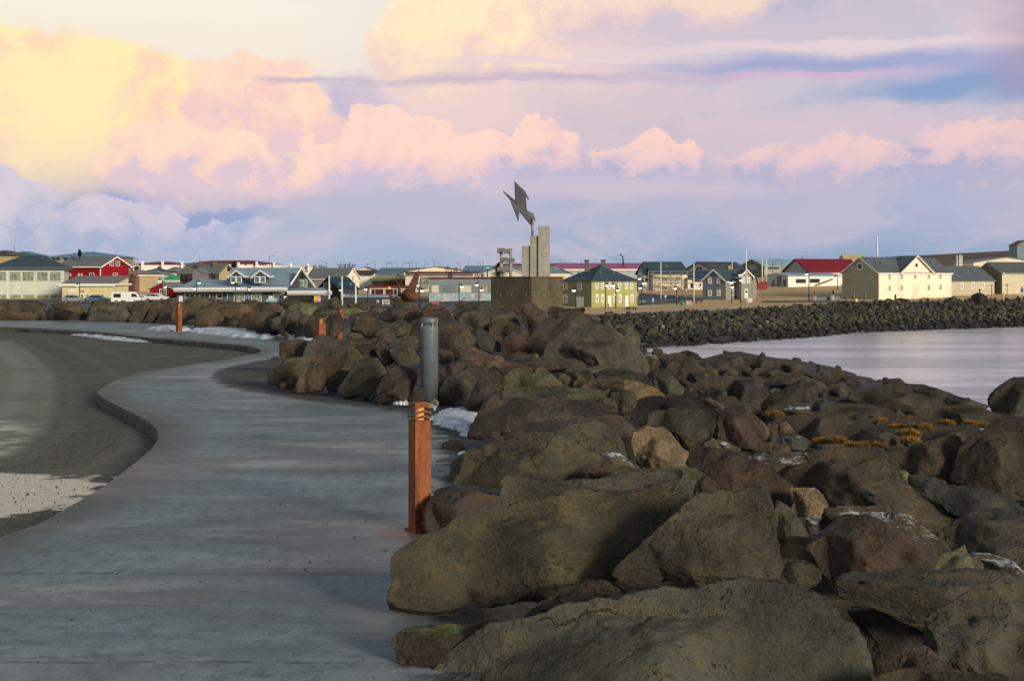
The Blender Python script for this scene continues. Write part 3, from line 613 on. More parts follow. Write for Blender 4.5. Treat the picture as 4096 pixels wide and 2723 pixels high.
def boulder(view, D, dep, col, pts, label=None, mat_=None, n=2.6, rough=.05, name="boulder", keep=False):
    ox, oy, s = VW[view]; q = [tuple(map(float, p.split(','))) for p in pts.split()]
    P = np.array([(ox + x / s, oy + y / s) for x, y in q])
    lo, hi = P.min(0), P.max(0); cx, cy = (lo + hi) / 2; yb = hi[1]
    wpx, hpx = hi - lo
    NROCK[0] += 1; seed = NROCK[0] * 7 + 3
    rD = min(ray_ground(cx, yb), 150)
    if not D or D > 40 and cx > 2450: D = rD
    elif D > 22 and cx > 2450: D = min(D, rD)
    ppm = F / D; hd = .5 * dep * (min(wpx, hpx * 1.6) / ppm)
    Dc = D + hd * .5
    big_ = max(wpx, hpx)
    # area centroid keeps the outline star-shaped
    A = P; B = np.roll(P, -1, 0); cr = A[:, 0] * B[:, 1] - B[:, 0] * A[:, 1]; ar = cr.sum() / 2
    cen = ((A + B) * cr[:, None]).sum(0) / (6 * ar) if abs(ar) > 1 else np.array([cx, cy])
    ab = np.stack([(P[:, 0] - cen[0]) * Dc / F, -(P[:, 1] - cen[1]) * Dc / F], -1) * (1.0 if col == 'sm' or keep else 1.10)
    fw = Vector(((cen[0] - 2048) / F, 1, -(cen[1] - HZ) / F)).normalized()
    rt = fw.cross(Vector((0, 0, 1))).normalized(); up = rt.cross(fw)
    big = max(wpx, hpx); sub = 6 if big > 420 else 5 if big > 130 else 4
    dv, df = ICO[sub]
    p = rock_shape(dv, ab, hd, seed, n, 9 if keep else 6, rough, keep)
    Mx = np.array([list(rt), list(fw), list(up)]); wv = p @ Mx
    loc = ((cen[0] - 2048) / F * Dc, Dc, EYE - (cen[1] - HZ) / F * Dc)
    o = mesh_obj(name, wv, df, mat_ or M_ROCK, smooth=True, loc=loc)
    c = list(RC[col]); rg = random.Random(seed); k = rg.uniform(.88, 1.12); o.color = (c[0] * k, c[1] * k, c[2] * k * rg.uniform(.95, 1.05), c[3])
    tag(o, label, "boulder", "boulders of the sea wall beside the path")
    ROCKS.append([float(cx), float(cy), float(big), col, o, label]); return o

T = """
7|7.6|.6|ol|80,880 90,770 130,700 105,590 135,510 200,460 330,400 440,360 520,300 640,265 760,240 900,215 1060,190 1200,140 1350,110 1560,95 1720,85 1880,90 2100,140 2300,170 2330,250 2250,420 2100,600 1800,690 1640,650 1600,700 1500,740 1260,770 1160,820 1040,840 860,865 640,875 560,895 420,930 280,940 150,925|big brown slab with ochre lichen jutting over the path before the nearest rust bollard|x
F|7.2|.55|ol|2444,2300 2470,2275 2560,2190 2640,2110 2720,2040 2780,1985 2800,1968 2880,1965 2960,1955 3040,1942 3065,1950 3090,1990 3108,2060 3105,2150 3118,2240 3115,2400 3000,2460 2750,2440 2600,2380 2480,2345 2450,2325|upright angular boulder with pale left face and pitted ochre right face|x
F|6.3|1.0|og|1640,2900 1700,2723 1780,2636 1868,2582 1927,2541 1992,2507 2064,2500 2188,2475 2260,2434 2400,2417 2568,2375 2720,2360 2833,2335 2932,2303 3000,2294 3075,2309 3206,2328 3256,2340 3333,2395 3358,2452 3437,2496 3480,2550 3492,2600 3485,2690 3460,2800 3400,2960 2600,3040 1800,3000|largest flat-topped boulder at the bottom edge of the picture|x
7|7.0|.7|pu|930,1010 1000,950 1080,900 1180,850 1300,780 1420,725 1520,725 1640,760 1720,800 1740,900 1500,1060 1300,1100 1040,1120|dark purple boulder wedged below the big lichen slab
7|6.75|.7|br|90,1260 110,1130 150,1080 300,1020 430,990 560,1000 800,1010 960,1040 900,1150 700,1300 500,1400 400,1440 250,1390 120,1320|low dark boulder with a mossy foot at the path's edge|m
8|8.1|.8|gy|760,800 1100,770 1400,745 1720,710 1900,700 2050,690 2200,720 2359,800 2500,900 2500,1200 2100,1180 1800,1100 1560,1090 1400,1020 1200,960 1080,935 960,930 880,900|wide grey slab with a smooth top behind the lower right boulders
8|7.1|.9|gy|1640,1110 1700,1030 1720,930 1850,840 2000,790 2100,800 2200,850 2359,980 2560,1100 2560,1650 2200,1650 1850,1540 1700,1430 1610,1270|big grey boulder cut off by the right edge in the lower corner
8|6.5|1|pk|1390,1500 1400,1440 1420,1340 1470,1270 1580,1255 1660,1270 1760,1340 1845,1440 1900,1600 1500,1660|small pinkish brown boulder with a whitish left flank at the bottom edge
8|6.1|1|br|1230,1600 1300,1510 1420,1450 1650,1445 1900,1470 2100,1430 2250,1480 2330,1560 2340,1800 1200,1800|brown boulder peeping in along the very bottom edge
8|8.4|.7|dk|960,930 1100,930 1250,960 1400,1010 1560,1080 1680,1180 1700,1400 1500,1560 1150,1600 1200,1300 1230,1200 1150,1080 1040,1020|dark hollow-faced boulder right of the largest flat-topped one
8|10.0|.8|rd|820,560 850,430 930,350 1040,310 1200,310 1330,370 1450,430 1650,480 1770,540 1780,640 1710,730 1500,790 1200,820 1000,800 900,740 850,650|large reddish brown boulder with a folded face
8|9.9|.8|gy|550,745 560,620 620,590 760,630 880,690 920,760 860,800 700,800
8|10.5|.8|tn|560,480 640,455 760,455 870,460 900,560 930,660 850,720 760,720 640,660 560,640|pale tan boulder right of the upright angular boulder
8|11.2|.8|gn|540,450 560,260 555,190 640,240 700,310 790,440 820,520 640,520
8|11.8|.8|gy|690,320 740,320 830,310 930,330 920,400 870,470 800,460 740,400||fr
8|12.6|.8|tn|690,90 760,65 830,100 880,150 930,230 900,300 780,340 700,310 670,260 700,180 660,110|tan boulder with a frosted white crest|fr
8|11.4|.9|br|780,330 900,265 1050,260 1250,265 1300,245 1400,260 1530,310 1650,400 1800,480 1880,560 1780,640 1500,560 1200,440 1000,380|long brown boulder with a frosty crest behind the folded reddish one|fr
F|14.8|1.3|br|3060,1890 3093,1863 3160,1840 3255,1820 3330,1805 3440,1803 3510,1810 3547,1840 3569,1890 3606,1932 3660,1970 3740,2010 3789,2048 3810,2100 3790,2145 3740,2140 3569,2075 3400,2055 3300,2050 3250,1995 3180,1975 3100,1940|long sloping brown slab with a row of dark holes
5|12.8|.85|rd|615,1220 660,1130 640,1090 750,1040 800,1050 850,1080 960,1090 1100,1130 1260,1200 1400,1280 1520,1380 1590,1500 1620,1640 1500,1740 1300,1640 1000,1500 860,1420 760,1320|big pitted red-brown boulder in front of the bright tan one
5|14.6|.85|tn|45,970 90,890 150,840 205,825 280,850 360,845 430,900 480,970 530,1040 600,1080 665,1150 640,1260 500,1310 300,1310 180,1260 100,1140 55,1040|bright tan boulder with a sunlit right face|x
5|12.0|1|gn|-100,1300 0,1250 130,1250 350,1240 560,1230 700,1240 780,1290 860,1400 830,1480 650,1530 560,1540 300,1500 0,1450 -250,1440 -400,1380 -300,1300|grey-green flat boulder below the bright tan one
5|11.2|.8|rd|630,1470 670,1380 740,1310 790,1320 850,1370 900,1450 860,1530 700,1540|small red boulder wedged behind the upright angular one
5|17.4|.85|gy|140,745 300,700 480,690 700,690 745,760 760,900 750,1020 700,1080 560,1080 500,990 440,900 380,850 240,840|grey pitted block with a flat light top
5|18.8|.85|bk|55,700 90,600 250,580 420,575 560,548 700,560 820,600 880,680 890,800 880,900 800,980 740,1020 600,1000 300,900 140,800|blackish flat-topped block behind the grey pitted block
5|17.2|.9|rd|840,930 860,800 880,700 1000,670 1060,665 1170,710 1260,780 1300,880 1290,1000 1190,1100 1100,1080 950,1000|round pitted red boulder at the centre right
5|18|.5|gn|1190,740 1290,790 1350,860 1365,960 1340,1020 1270,1000 1250,860|thin greenish slab leaning on the round pitted red boulder
5|18.3|.7|rd|1290,795 1380,795 1450,840 1450,960 1460,1030 1360,1020 1340,860
5|16.4|.8|ol|720,1010 840,960 920,985 1060,1000 1120,1050 1130,1090 1000,1120 880,1120 760,1080||fr
5|15.8|.8|br|1190,1060 1270,990 1440,1005 1560,1040 1640,1080 1600,1130 1490,1150 1350,1140 1210,1110
5|14.9|1|gy|820,1090 1000,1070 1200,1095 1400,1110 1600,1080 1800,1070 1970,1080 1900,1120 1700,1160 1500,1210 1400,1260 1250,1230 1050,1180 880,1140|long frosted slab at the centre right|fr
5|17.7|.8|bl|1440,930 1560,895 1640,910 1740,970 1800,1010 1740,1060 1500,1060 1440,1010||fr
5|18.8|.8|pk|1440,840 1520,790 1570,850 1610,900 1500,930 1440,920
5|26|1.1|sm|1480,770 1600,730 1780,700 2000,705 2130,770 2160,800 2100,920 2000,985 1780,990 1600,900 1500,820|wide smooth dark outcrop left of a black crack
6|24.6|1.1|sm|615,980 690,860 770,790 900,790 960,850 1070,880 1080,980 1070,1040 900,1040 700,1030|smooth dark outcrop right of a black crack
6|17.2|.8|br|1010,1130 1200,1080 1400,1000 1600,930 1700,900 1750,950 1770,1020 1740,1200 1690,1380 1500,1380 1300,1290 1130,1250|wedge-shaped pitted brown boulder pointing up at the right|x
6|16.6|.8|br|1670,1380 1730,1200 1765,1020 1900,920 2080,800 2200,750 2359,760 2600,800 2700,1540 2359,1560 1900,1480|biggest brown boulder against the right edge|x
6|44|.9|dk|2010,590 2080,540 2150,450 2230,400 2359,380 2500,400 2600,600 2500,780 2359,760 2200,760 2100,710 2060,640|dark rounded boulder standing by the water at the right edge
6|15.4|.9|bl|1220,1380 1300,1310 1500,1330 1610,1360 1610,1450 1580,1520 1400,1530 1240,1450
6|14.4|1|bl|1600,1390 1640,1370 1850,1370 1950,1440 2100,1480 2250,1520 2359,1600 2500,1760 2000,1740 1700,1680 1570,1520|blue-grey wrinkled ledge below the biggest brown boulder
6|16.2|.8|bl|1080,1230 1180,1250 1280,1300 1240,1420 1150,1400
6|15.8|.8|pg|1165,1275 1230,1255 1285,1310 1245,1370 1190,1330
8|12.9|1|gy|1780,260 2000,250 2250,260 2359,330 2500,600 2300,660 2000,620 1860,520 1810,400
8|11.7|.9|gy|1930,560 2100,470 2280,480 2400,560 2450,700 2200,660 2000,620
8|9.1|.8|pg|1715,700 1780,580 1880,545 1960,590 2050,640 2080,720 1900,740|rounded pale boulder rising from the wide grey slab
8|9.7|.7|tn|1865,560 1925,502 1950,580 1900,600
8|9.8|.9|gy|1940,600 2100,590 2250,620 2359,720 2500,900 2300,840 2100,740||fr
4|10.1|.8|pu|360,1280 390,1080 430,930 530,870 650,880 760,880 900,960 1040,1010 1150,1050 1100,1150 700,1240 500,1330|purple-brown boulder overlapping the foot of the nearest rust bollard
4|12.6|1.1|ol|460,800 600,690 760,600 920,550 1100,500 1300,480 1450,500 1700,630 1830,700 1800,800 1600,860 1300,840 1150,830 950,880 750,930 600,930 470,930|broad olive boulder with an orange lichen streak right of the nearest rust bollard
4|11.4|1|gy|720,920 900,820 1150,790 1500,830 1740,820 2000,760 2200,745 2380,750 2400,920 2000,950 1700,960 1400,1000 1280,1030 1100,1000 900,980|flat grey boulder with speckled top behind the big lichen slab
4|14.2|1|gy|900,570 1000,450 1100,360 1250,305 1400,310 1580,340 1700,360 1850,450 1960,520 2040,640 2020,740 1900,740 1750,660 1600,620 1400,560 1200,560 1050,580|dark grey humped boulder left of the bright tan one
4|16.2|1.1|pu|700,600 700,540 760,460 850,300 950,220 1100,200 1350,190 1600,210 1900,260 2020,270 2140,380 2020,560 1800,500 1600,420 1250,400 1000,520 900,620 750,640|long purple-brown boulder beside the big snow patch
4|18.7|1|gn|960,200 1040,120 1250,95 1500,100 1700,120 1850,120 1900,150 1920,270 1700,270 1400,230 1150,240 1010,240|flat green-grey boulder behind the long purple-brown one
4|18.2|.8|ol|1850,140 1990,120 2040,150 2050,230 2010,300 1910,300 1870,220
4|17.6|.7|pu|740,480 780,360 850,220 880,180 960,100 1000,130 960,260 870,370 800,470
4|15.3|.8|br|520,600 530,540 590,510 650,510 710,560 712,610 640,620 560,615|small brown stone lying alone on the path edge|s
4|20.8|1|pk|1560,100 1750,10 1900,20 2100,90 2250,170 2120,210 1900,170 1700,160
4|12.4|.8|rd|1630,810 1720,730 1830,700 2000,710 2070,750 1900,800 1750,840
4|13.2|.8|gy|1740,640 1830,600 1920,620 2000,690 2120,740 2100,770 1960,750 1820,740||fr
3|21.2|.9|gn|240,870 280,780 390,680 480,720 540,750 600,680 650,675 730,750 800,820 880,890 700,930 500,940 300,930|grey-green twin-peaked boulder at the picture's centre|x
3|22.8|.9|pk|150,850 120,760 110,700 180,620 300,640 450,660 580,690 560,780 390,820 290,880 230,880|tan-topped boulder with a dark left side behind the twin-peaked one
3|21.6|.8|br|740,740 850,750 940,820 980,880 870,910 790,850
3|21.4|.9|pk|880,800 990,760 1080,800 1200,770 1350,800 1440,900 1200,930 1000,930 920,880
3|24.6|.9|gn|870,770 1000,720 1100,690 1200,655 1270,690 1250,760 1000,790
3|22.2|.9|dk|1050,780 1250,700 1400,710 1560,740 1670,760 1680,880 1500,850 1350,820 1200,800
3|20.6|.8|gn|1650,760 1750,680 1800,700 1900,770 1965,840 1950,950 1850,1000 1760,980 1660,870|green-grey pitted boulder standing right of the giant rounded boulder
3|20.2|.9|tn|1410,900 1420,800 1560,830 1700,880 1790,960 1700,1010 1500,990
3|30.5|.9|gy|650,600 670,490 740,430 850,340 950,310 1100,280 1200,270 1320,330 1400,390 1500,480 1590,560 1640,660 1680,770 1560,800 1300,760 1100,700 900,670 700,660|giant rounded grey boulder rising in the middle right of the wall|x
3|38|.8|pu|520,340 600,290 750,250 850,190 940,170 1060,200 1180,270 1200,400 900,480 740,480 640,470 580,420|smooth purple-brown boulder behind the giant rounded one
3|46|.8|gn|700,250 850,165 950,165 1100,190 1220,240 1280,280 1150,320 900,300
3|36|.7|gn|1280,290 1380,280 1480,320 1540,380 1555,470 1500,520 1350,400|greenish boulder half hidden behind the giant rounded one's right side
3|32|.8|rd|235,530 260,410 320,330 400,370 480,420 525,480 510,550 400,570 300,570|red angular boulder below the monument
3|33|.8|ol|460,420 580,320 660,370 700,420 680,520 620,580 540,560 490,480|olive boulder between the red angular and the giant rounded one
3|36|.8|br|140,370 160,270 250,235 350,270 450,310 535,360 500,430 380,440 300,430 200,430
3|42|.8|br|420,250 480,170 580,140 650,150 720,210 735,260 650,310 520,340 440,290
3|60|.8|pu|350,150 380,110 470,50 500,60 560,90 620,140 500,170 400,170|pointed dark boulder in front of the monument base
3|62|.8|pu|610,150 640,125 750,110 900,130 1060,120 1080,160 1050,190 950,200 750,200|long low purple boulder right of the monument base
3|40|.8|ol|-20,220 0,190 80,190 140,210 150,350 80,380 0,350|olive lichened boulder left of the red angular one
3|43|.8|gn|110,220 300,190 370,210 420,280 380,310 250,290 150,290
3|52|.8|pu|0,200 60,165 200,150 350,150 460,200 430,240 300,230 100,230
3|60|.8|pu|-10,120 0,80 100,65 160,100 180,170 60,190 -10,160
3|32.5|.8|gy|170,420 240,450 240,560 150,560
3|26|1.1|pu|-220,560 -200,520 0,505 150,540 300,550 450,570 600,600 800,600 1100,620 1300,650 1300,700 900,720 500,720 100,700 -100,640|long low purple slab in front of the giant rounded one
3|28.5|.8|rd|320,550 400,525 480,550 550,600 480,640 380,620
3|28.8|.8|br|490,560 530,530 600,560 610,620 540,630
3|25.2|.8|gy|800,720 950,680 1110,680 1100,740 900,760
3|42|.7|br|1600,580 1620,555 1700,550 1740,600 1735,720 1650,740 1630,640|squat brown block with frosted top near the far inlet|fr
3|44|.7|dk|1710,610 1780,620 1785,690 1730,700
2|0|.8|bl|185,700 200,600 270,580 290,620 270,720 200,740
2|27|.8|br|270,570 270,500 300,450 440,425 560,440 540,540 480,620 380,640 280,650|brown boulder at the left tip of the near pile
2|26.5|.9|gy|460,590 560,470 640,400 700,385 800,410 1000,490 1090,550 1100,610 1050,660 950,640 800,640 700,620 560,640|broad grey boulder on top of the near pile, below the half hidden rust bollard
2|28|.9|br|820,430 840,410 1000,400 1110,410 1200,490 1290,620 1280,680 1150,680 1000,560
2|23.6|.8|ol|185,860 190,720 260,680 380,600 500,580 600,570 580,650 500,780 380,830 300,865 210,880
2|22.4|.8|pk|410,905 500,740 560,640 640,540 740,570 860,640 860,720 770,800 700,870 690,905 600,920 470,920|pinkish brown pointed boulder beside the gravel verge|x
2|24.5|.8|br|720,570 850,520 960,520 1080,600 1020,720 900,790 850,700
2|23|.8|br|320,880 380,790 480,755 440,870 400,885
2|22.8|.8|rd|270,870 310,820 345,835 330,880
2|22.4|.8|gy|695,895 710,830 780,770 860,720 980,720 960,800 880,880 820,915 720,920
2|21.7|.8|gn|800,945 850,880 960,730 1070,620 1220,615 1450,680 1400,760 1250,860 1100,930 1040,965 900,970|greenish weathered boulder with a lumpy front left of the grey round bollard
2|21.3|.8|pu|1035,985 1050,900 1180,800 1260,760 1290,880 1180,980 1090,1000
2|20.7|.8|pu|1085,995 1200,920 1300,740 1360,690 1540,680 1620,660 1640,820 1570,900 1430,990 1280,1005 1150,1005|dark purple leaning boulder just left of the grey round bollard
2|27.5|.7|gy|1280,500 1400,455 1440,480 1500,600 1505,700 1420,700 1350,600
2|27.7|.8|br|1160,490 1260,500 1350,560 1395,660 1290,680 1220,580
2|28.7|.8|br|1380,470 1440,425 1520,490 1595,590 1580,680 1500,690 1450,560
2|31|.8|br|880,410 950,350 1040,365 1090,410 1000,440
2|33.5|.8|br|1180,410 1210,320 1290,320 1370,390 1390,430 1300,460 1200,440
2|36|.8|gy|1270,320 1400,240 1500,260 1495,400 1400,430 1340,370
2|37|.8|br|940,350 950,260 1060,185 1180,210 1250,260 1240,340 1180,420 1090,420 1010,370
2|29.5|.9|br|1750,330 1920,290 2100,330 2165,400 2120,510 1960,590 1860,570 1770,520|wide flat brown boulder right of the grey round bollard
2|26|.8|rd|1760,520 1850,500 1960,580 1880,660 1770,640
2|31|.8|bl|2080,330 2200,330 2310,420 2310,510 2230,540 2140,500
2|25.2|.9|pk|1960,580 2010,530 2100,495 2250,560 2400,580 2400,660 2200,700 1980,680
2|23.5|.8|pu|1770,800 1780,740 1870,650 2000,580 2060,620 1990,720 1880,800
2|20.5|.8|gy|1790,1065 1810,900 1890,750 1990,700 2150,690 2260,650 2250,760 2180,880 2100,990 2000,1090 1870,1085|smooth grey boulder with a pale top right of the grey round bollard
2|20|.7|dk|1470,985 1560,900 1640,850 1650,1020 1560,1035
2|21|.7|pu|1770,830 1790,780 1870,760 1850,870 1800,990
2|19.6|.8|pu|1975,1120 2080,980 2120,870 2240,720 2359,640 2400,850 2280,1000 2200,1080 2140,1170|dark grooved boulder above the big snow patch
2|18.2|.6|tn|1712,1005 1745,975 1785,1010 1784,1045 1745,1050|pale cream stone chip resting at the foot of the grey round bollard|s
2|46|.8|br|-20,140 40,125 100,130 180,150 200,250 120,370 40,400 -20,390
2|44|.8|dk|50,385 150,200 240,150 300,160 300,290 280,400 150,410
2|43|.8|bl|195,275 220,200 290,195 280,330 220,335
2|43.5|.8|pg|265,260 300,180 380,110 440,75 520,90 620,120 560,200 440,300 340,410 290,380|pale green arched boulder in the far bank
2|42.8|.7|pu|325,310 340,180 400,140 500,150 470,260 440,400 340,410
2|42|.7|ol|420,400 440,260 480,180 560,160 610,190 560,290 520,405|olive rounded boulder left of the half hidden rust bollard
2|41|.7|pu|500,395 530,270 580,200 640,200 680,300 640,410 540,415
2|47|.8|br|30,130 100,65 200,70 300,110 290,180 180,200 60,160
2|48|.8|pu|265,90 350,25 440,30 520,80 480,130 320,130
2|50|.8|gy|680,90 780,20 830,15 885,85 820,135 720,130|small grey peak boulder on the bank's skyline under the white flagpoles
2|44|.8|bl|570,160 650,120 740,140 720,210 620,210
2|39.5|.8|br|700,400 720,200 830,160 870,200 880,330 780,400|dark brown boulder between the two neighbouring rust bollards
2|43|.8|ye|690,170 780,130 850,170 760,200
2|47|.8|ye|870,150 900,130 1000,125 1130,165 1060,190 900,185|yellowish flat boulder right of the leaning rust bollard
2|45|.8|pu|890,190 950,165 1100,165 1210,190 1150,230 980,235
2|52|.8|br|590,110 640,90 800,80 900,110 900,150 700,150
2|56|.8|br|870,110 950,80 1060,80 1150,100 1120,140 950,140
2|57|.8|br|1100,90 1120,70 1200,80 1290,110 1150,130
2|50|.8|gy|1050,170 1200,110 1320,115 1320,150 1150,200
2|44|.8|pu|1190,200 1340,110 1420,120 1470,190 1390,260 1280,240
2|54|.8|gn|1320,110 1350,85 1420,70 1520,70 1630,95 1570,140 1430,150|green-grey boulder under the rusty anchor sculpture
2|43|.8|br|1440,220 1540,110 1630,120 1620,210 1500,280
2|42|.8|rd|1570,180 1680,95 1760,95 1860,140 1945,190 1880,250 1740,240 1600,230|dark red boulder behind the top of the grey round bollard
2|38|.8|br|1480,350 1500,260 1600,200 1750,210 1850,240 1850,300 1760,400 1600,420 1500,420
2|52|.8|bl|1840,220 1950,130 2100,70 2200,65 2280,120 2310,170 2200,210 1950,230|large blue-grey slanting boulder left of the monument base
2|36.5|.8|ol|1930,270 2000,180 2100,150 2250,190 2270,300 2260,380 2150,370 2000,310
2|35|.8|bl|1790,290 1900,240 2050,270 2130,340 1950,320
2|75|.7|br|1930,100 1935,60 2050,55 2065,95 2000,115
2|30|.8|br|1380,430 1500,395 1600,390 1640,450 1580,540 1500,520
2|31|.8|gy|1125,430 1160,408 1205,405 1220,450 1160,470
2|30.5|.8|gy|1200,450 1250,420 1300,460 1290,510 1220,500
2|30.8|.8|gy|1230,420 1270,405 1340,400 1385,435 1300,480 1250,460
1|0|.8|br|-60,150 60,80 200,60 330,70 430,140 450,200 450,280 200,282 0,280 -80,270|wide rounded boulder at the left edge behind the path
1|0|.7|bk|425,150 500,115 515,280 440,285
1|0|.8|br|498,180 500,120 590,100 700,130 820,180 830,305 500,295|flat-faced brown boulder, second from the left edge behind the path
1|0|.8|gy|835,300 830,150 880,115 1050,110 1200,140 1285,180 1240,270 1150,310|long grey boulder with a low slope right of the flat-faced brown one
1|60|.8|br|420,120 560,75 700,80 840,130 840,180 700,170 590,140 500,140
1|0|.7|br|1215,305 1230,220 1300,160 1400,160 1390,230 1310,310
1|0|.7|br|1300,310 1380,220 1430,130 1500,80 1650,80 1640,150 1540,220 1460,310
1|0|.7|pu|1445,315 1480,250 1540,150 1660,100 1660,260 1610,315
1|53|.7|br|1610,300 1640,120 1750,90 1890,130 1870,200 1740,240 1720,310
1|0|.7|bl|1715,325 1740,210 1850,180 1880,240 1870,335
1|52|.7|br|1850,325 1850,170 1950,120 2100,130 2120,230 2060,340 1900,335
1|0|.7|gy|2065,335 2080,240 2160,190 2250,210 2240,270 2160,345
1|0|.7|rd|2190,345 2230,250 2300,170 2400,130 2430,200 2430,340 2350,375|dark red ridged boulder behind the longest snow patch
1|55|.7|pk|2080,200 2110,110 2200,120 2290,90 2400,110 2380,160 2250,230
1|58|.7|ol|1700,100 1720,70 1800,20 1900,20 2010,40 1990,100 1880,130 1780,130|olive boulder on the skyline right of the upright rust bollard by the kerb
1|60|.7|br|1930,130 2050,50 2150,70 2230,110 2100,150
1|59|.7|br|2190,120 2290,50 2359,35 2480,80 2420,130 2300,120
1|62|.7|br|1070,120 1130,60 1180,50 1225,90 1220,160 1110,150
1|61|.7|br|1210,130 1300,55 1400,60 1490,80 1420,160 1260,150
1|66|.7|br|840,100 950,60 1060,60 1090,110 1000,140 880,140
1|63|.7|rd|1480,90 1560,30 1640,30 1690,80 1640,110 1540,110
1|66|.7|rd|310,90 340,60 430,78 460,110 400,120
5|50|.8|sm|285,190 290,160 380,145 460,190 520,260 545,350 470,370 380,310 330,220|smooth upright boulder near the inlet, first right of the frosted block
5|62|.9|sm|405,175 420,150 500,140 640,190 710,260 660,300 540,290 460,220
5|70|.9|sm|500,160 510,138 580,118 680,150 745,215 720,260 640,250 560,200|smooth domed rock at the water's edge of the inlet
5|75|1|sm|740,240 820,200 960,210 1060,260 1000,320 860,330 760,300
5|86|1|sm|870,200 900,165 1060,160 1120,200 1170,280 1100,310 960,290 890,235|flat-topped smooth rock on the near shoreline
5|86|1|sm|1105,200 1250,180 1350,220 1450,240 1420,300 1300,330 1180,310 1130,260
5|90|1|sm|1410,250 1430,230 1520,228 1620,245 1700,315 1640,350 1500,340 1430,300
5|42|1.1|sm|525,280 560,270 700,290 860,360 900,480 820,500 700,480 600,450 540,370
5|38|1.1|sm|870,400 880,375 1000,365 1180,370 1290,430 1365,530 1300,600 1210,670 1120,650 1000,600 910,500|broad smooth dark mound in the middle of the shore rocks
5|33|1|sm|620,430 780,450 900,480 960,560 1100,600 1140,680 950,710 850,640 740,570
5|26|.9|br|365,320 450,320 600,420 740,540 900,620 970,690 920,740 760,640 560,600 530,540 520,450
5|36|.8|dk|1210,640 1240,560 1400,530 1540,470 1650,405 1700,450 1745,570 1730,650 1500,680 1350,700 1240,700|jagged dark slab with a crumbly crest among the smooth shore rocks
5|55|1|sm|1350,490 1370,450 1430,410 1520,390 1570,430 1520,500 1420,530
5|50|1|sm|1540,440 1580,380 1680,350 1800,400 1895,440 1900,590 1740,600 1660,480
5|45|1|sm|1895,500 1900,460 1960,430 2080,450 2140,500 2070,610 1910,590
5|78|1|dk|1955,390 2010,340 2080,360 2200,400 2235,455 2100,470 1980,430|small dark shoreline rock with a low tail
5|72|1|sm|1660,340 1700,310 1840,360 1970,395 1920,450 1700,420
5|60|1|sm|790,310 900,270 1070,290 1060,370 900,370
5|58|1|sm|1050,300 1080,280 1190,290 1230,350 1360,390 1320,450 1100,370
5|60|1|sm|550,270 600,250 700,255 770,305 700,350 580,310
5|66|1|sm|1200,320 1240,285 1400,275 1510,330 1480,400 1280,380
5|62|1|sm|1330,400 1400,350 1560,330 1680,340 1810,385 1740,440 1500,440
5|32|1|sm|1360,680 1500,630 1740,620 1760,720 1500,740||fr
5|33|.9|bl|1725,640 1780,560 1900,570 1955,620 1930,710 1800,720|rounded blue-grey rock split by a vertical crack
6|48|1|sm|680,580 720,520 900,500 1080,430 1250,430 1320,520 1500,560 1650,650 1600,720 1300,720 1000,690 820,640|high smooth dark ridge rock on the right of the shore
6|80|1|dk|975,455 1060,400 1160,385 1255,425 1200,480 1050,490
6|72|1|sm|1240,440 1400,440 1600,500 1690,530 1660,590 1450,590 1300,530
6|62|1|sm|1490,560 1600,515 1750,560 1900,600 2030,640 1950,690 1700,680|low smooth rock sloping into the water at the right
6|38|1|sm|1290,790 1400,700 1560,660 1750,630 1900,640 2190,750 2100,830 1850,860 1550,840
6|34|1|sm|420,700 470,620 620,620 850,620 1110,680 1160,750 1050,800 750,790 550,750
6|28|1|sm|1010,860 1100,780 1400,780 1580,800 1620,860 1500,900 1100,910
6|24|1|sm|1340,1000 1420,920 1520,850 1700,830 1880,810 1950,880 1900,990 1650,1050 1450,1040
6|30|1|sm|1880,830 2100,760 2270,750 2270,860 2050,880
6|23|1|sm|1070,1020 1090,930 1170,920 1225,970 1215,1050 1130,1060
6|20.5|1|sm|960,1090 1020,1040 1150,1020 1240,1040 1230,1120 1010,1140
6|50|1|sm|590,620 620,595 700,575 800,600 840,650 700,660
6|31|1|sm|620,740 700,700 780,700 890,740 920,800 780,830
6|42|1|sm|310,500 370,475 480,480 490,600 350,590
6|33|1|sm|-20,640 0,620 200,625 320,640 330,720 80,750||fr
5|15.7|.9|gy|1780,1090 1850,1030 1950,1010 2050,1010 2130,1085 2000,1120
"""
for ln in T.strip().split('\n'):
    q = ln.split('|'); view, D, dep, col, pts = q[:5]; lab = q[5] if len(q) > 5 and q[5] else None; op = q[6] if len(q) > 6 else ''
    m_ = M_MOSSY if op == 'm' else M_FROST if op == 'fr' else M_SMOOTH if col == 'sm' else M_ROCK
    boulder(view, float(D), float(dep), col, pts, lab, m_, n=2.2 if col == 'sm' else 2.7, rough=.045 if col == 'sm' else .06, keep=op == 'x')

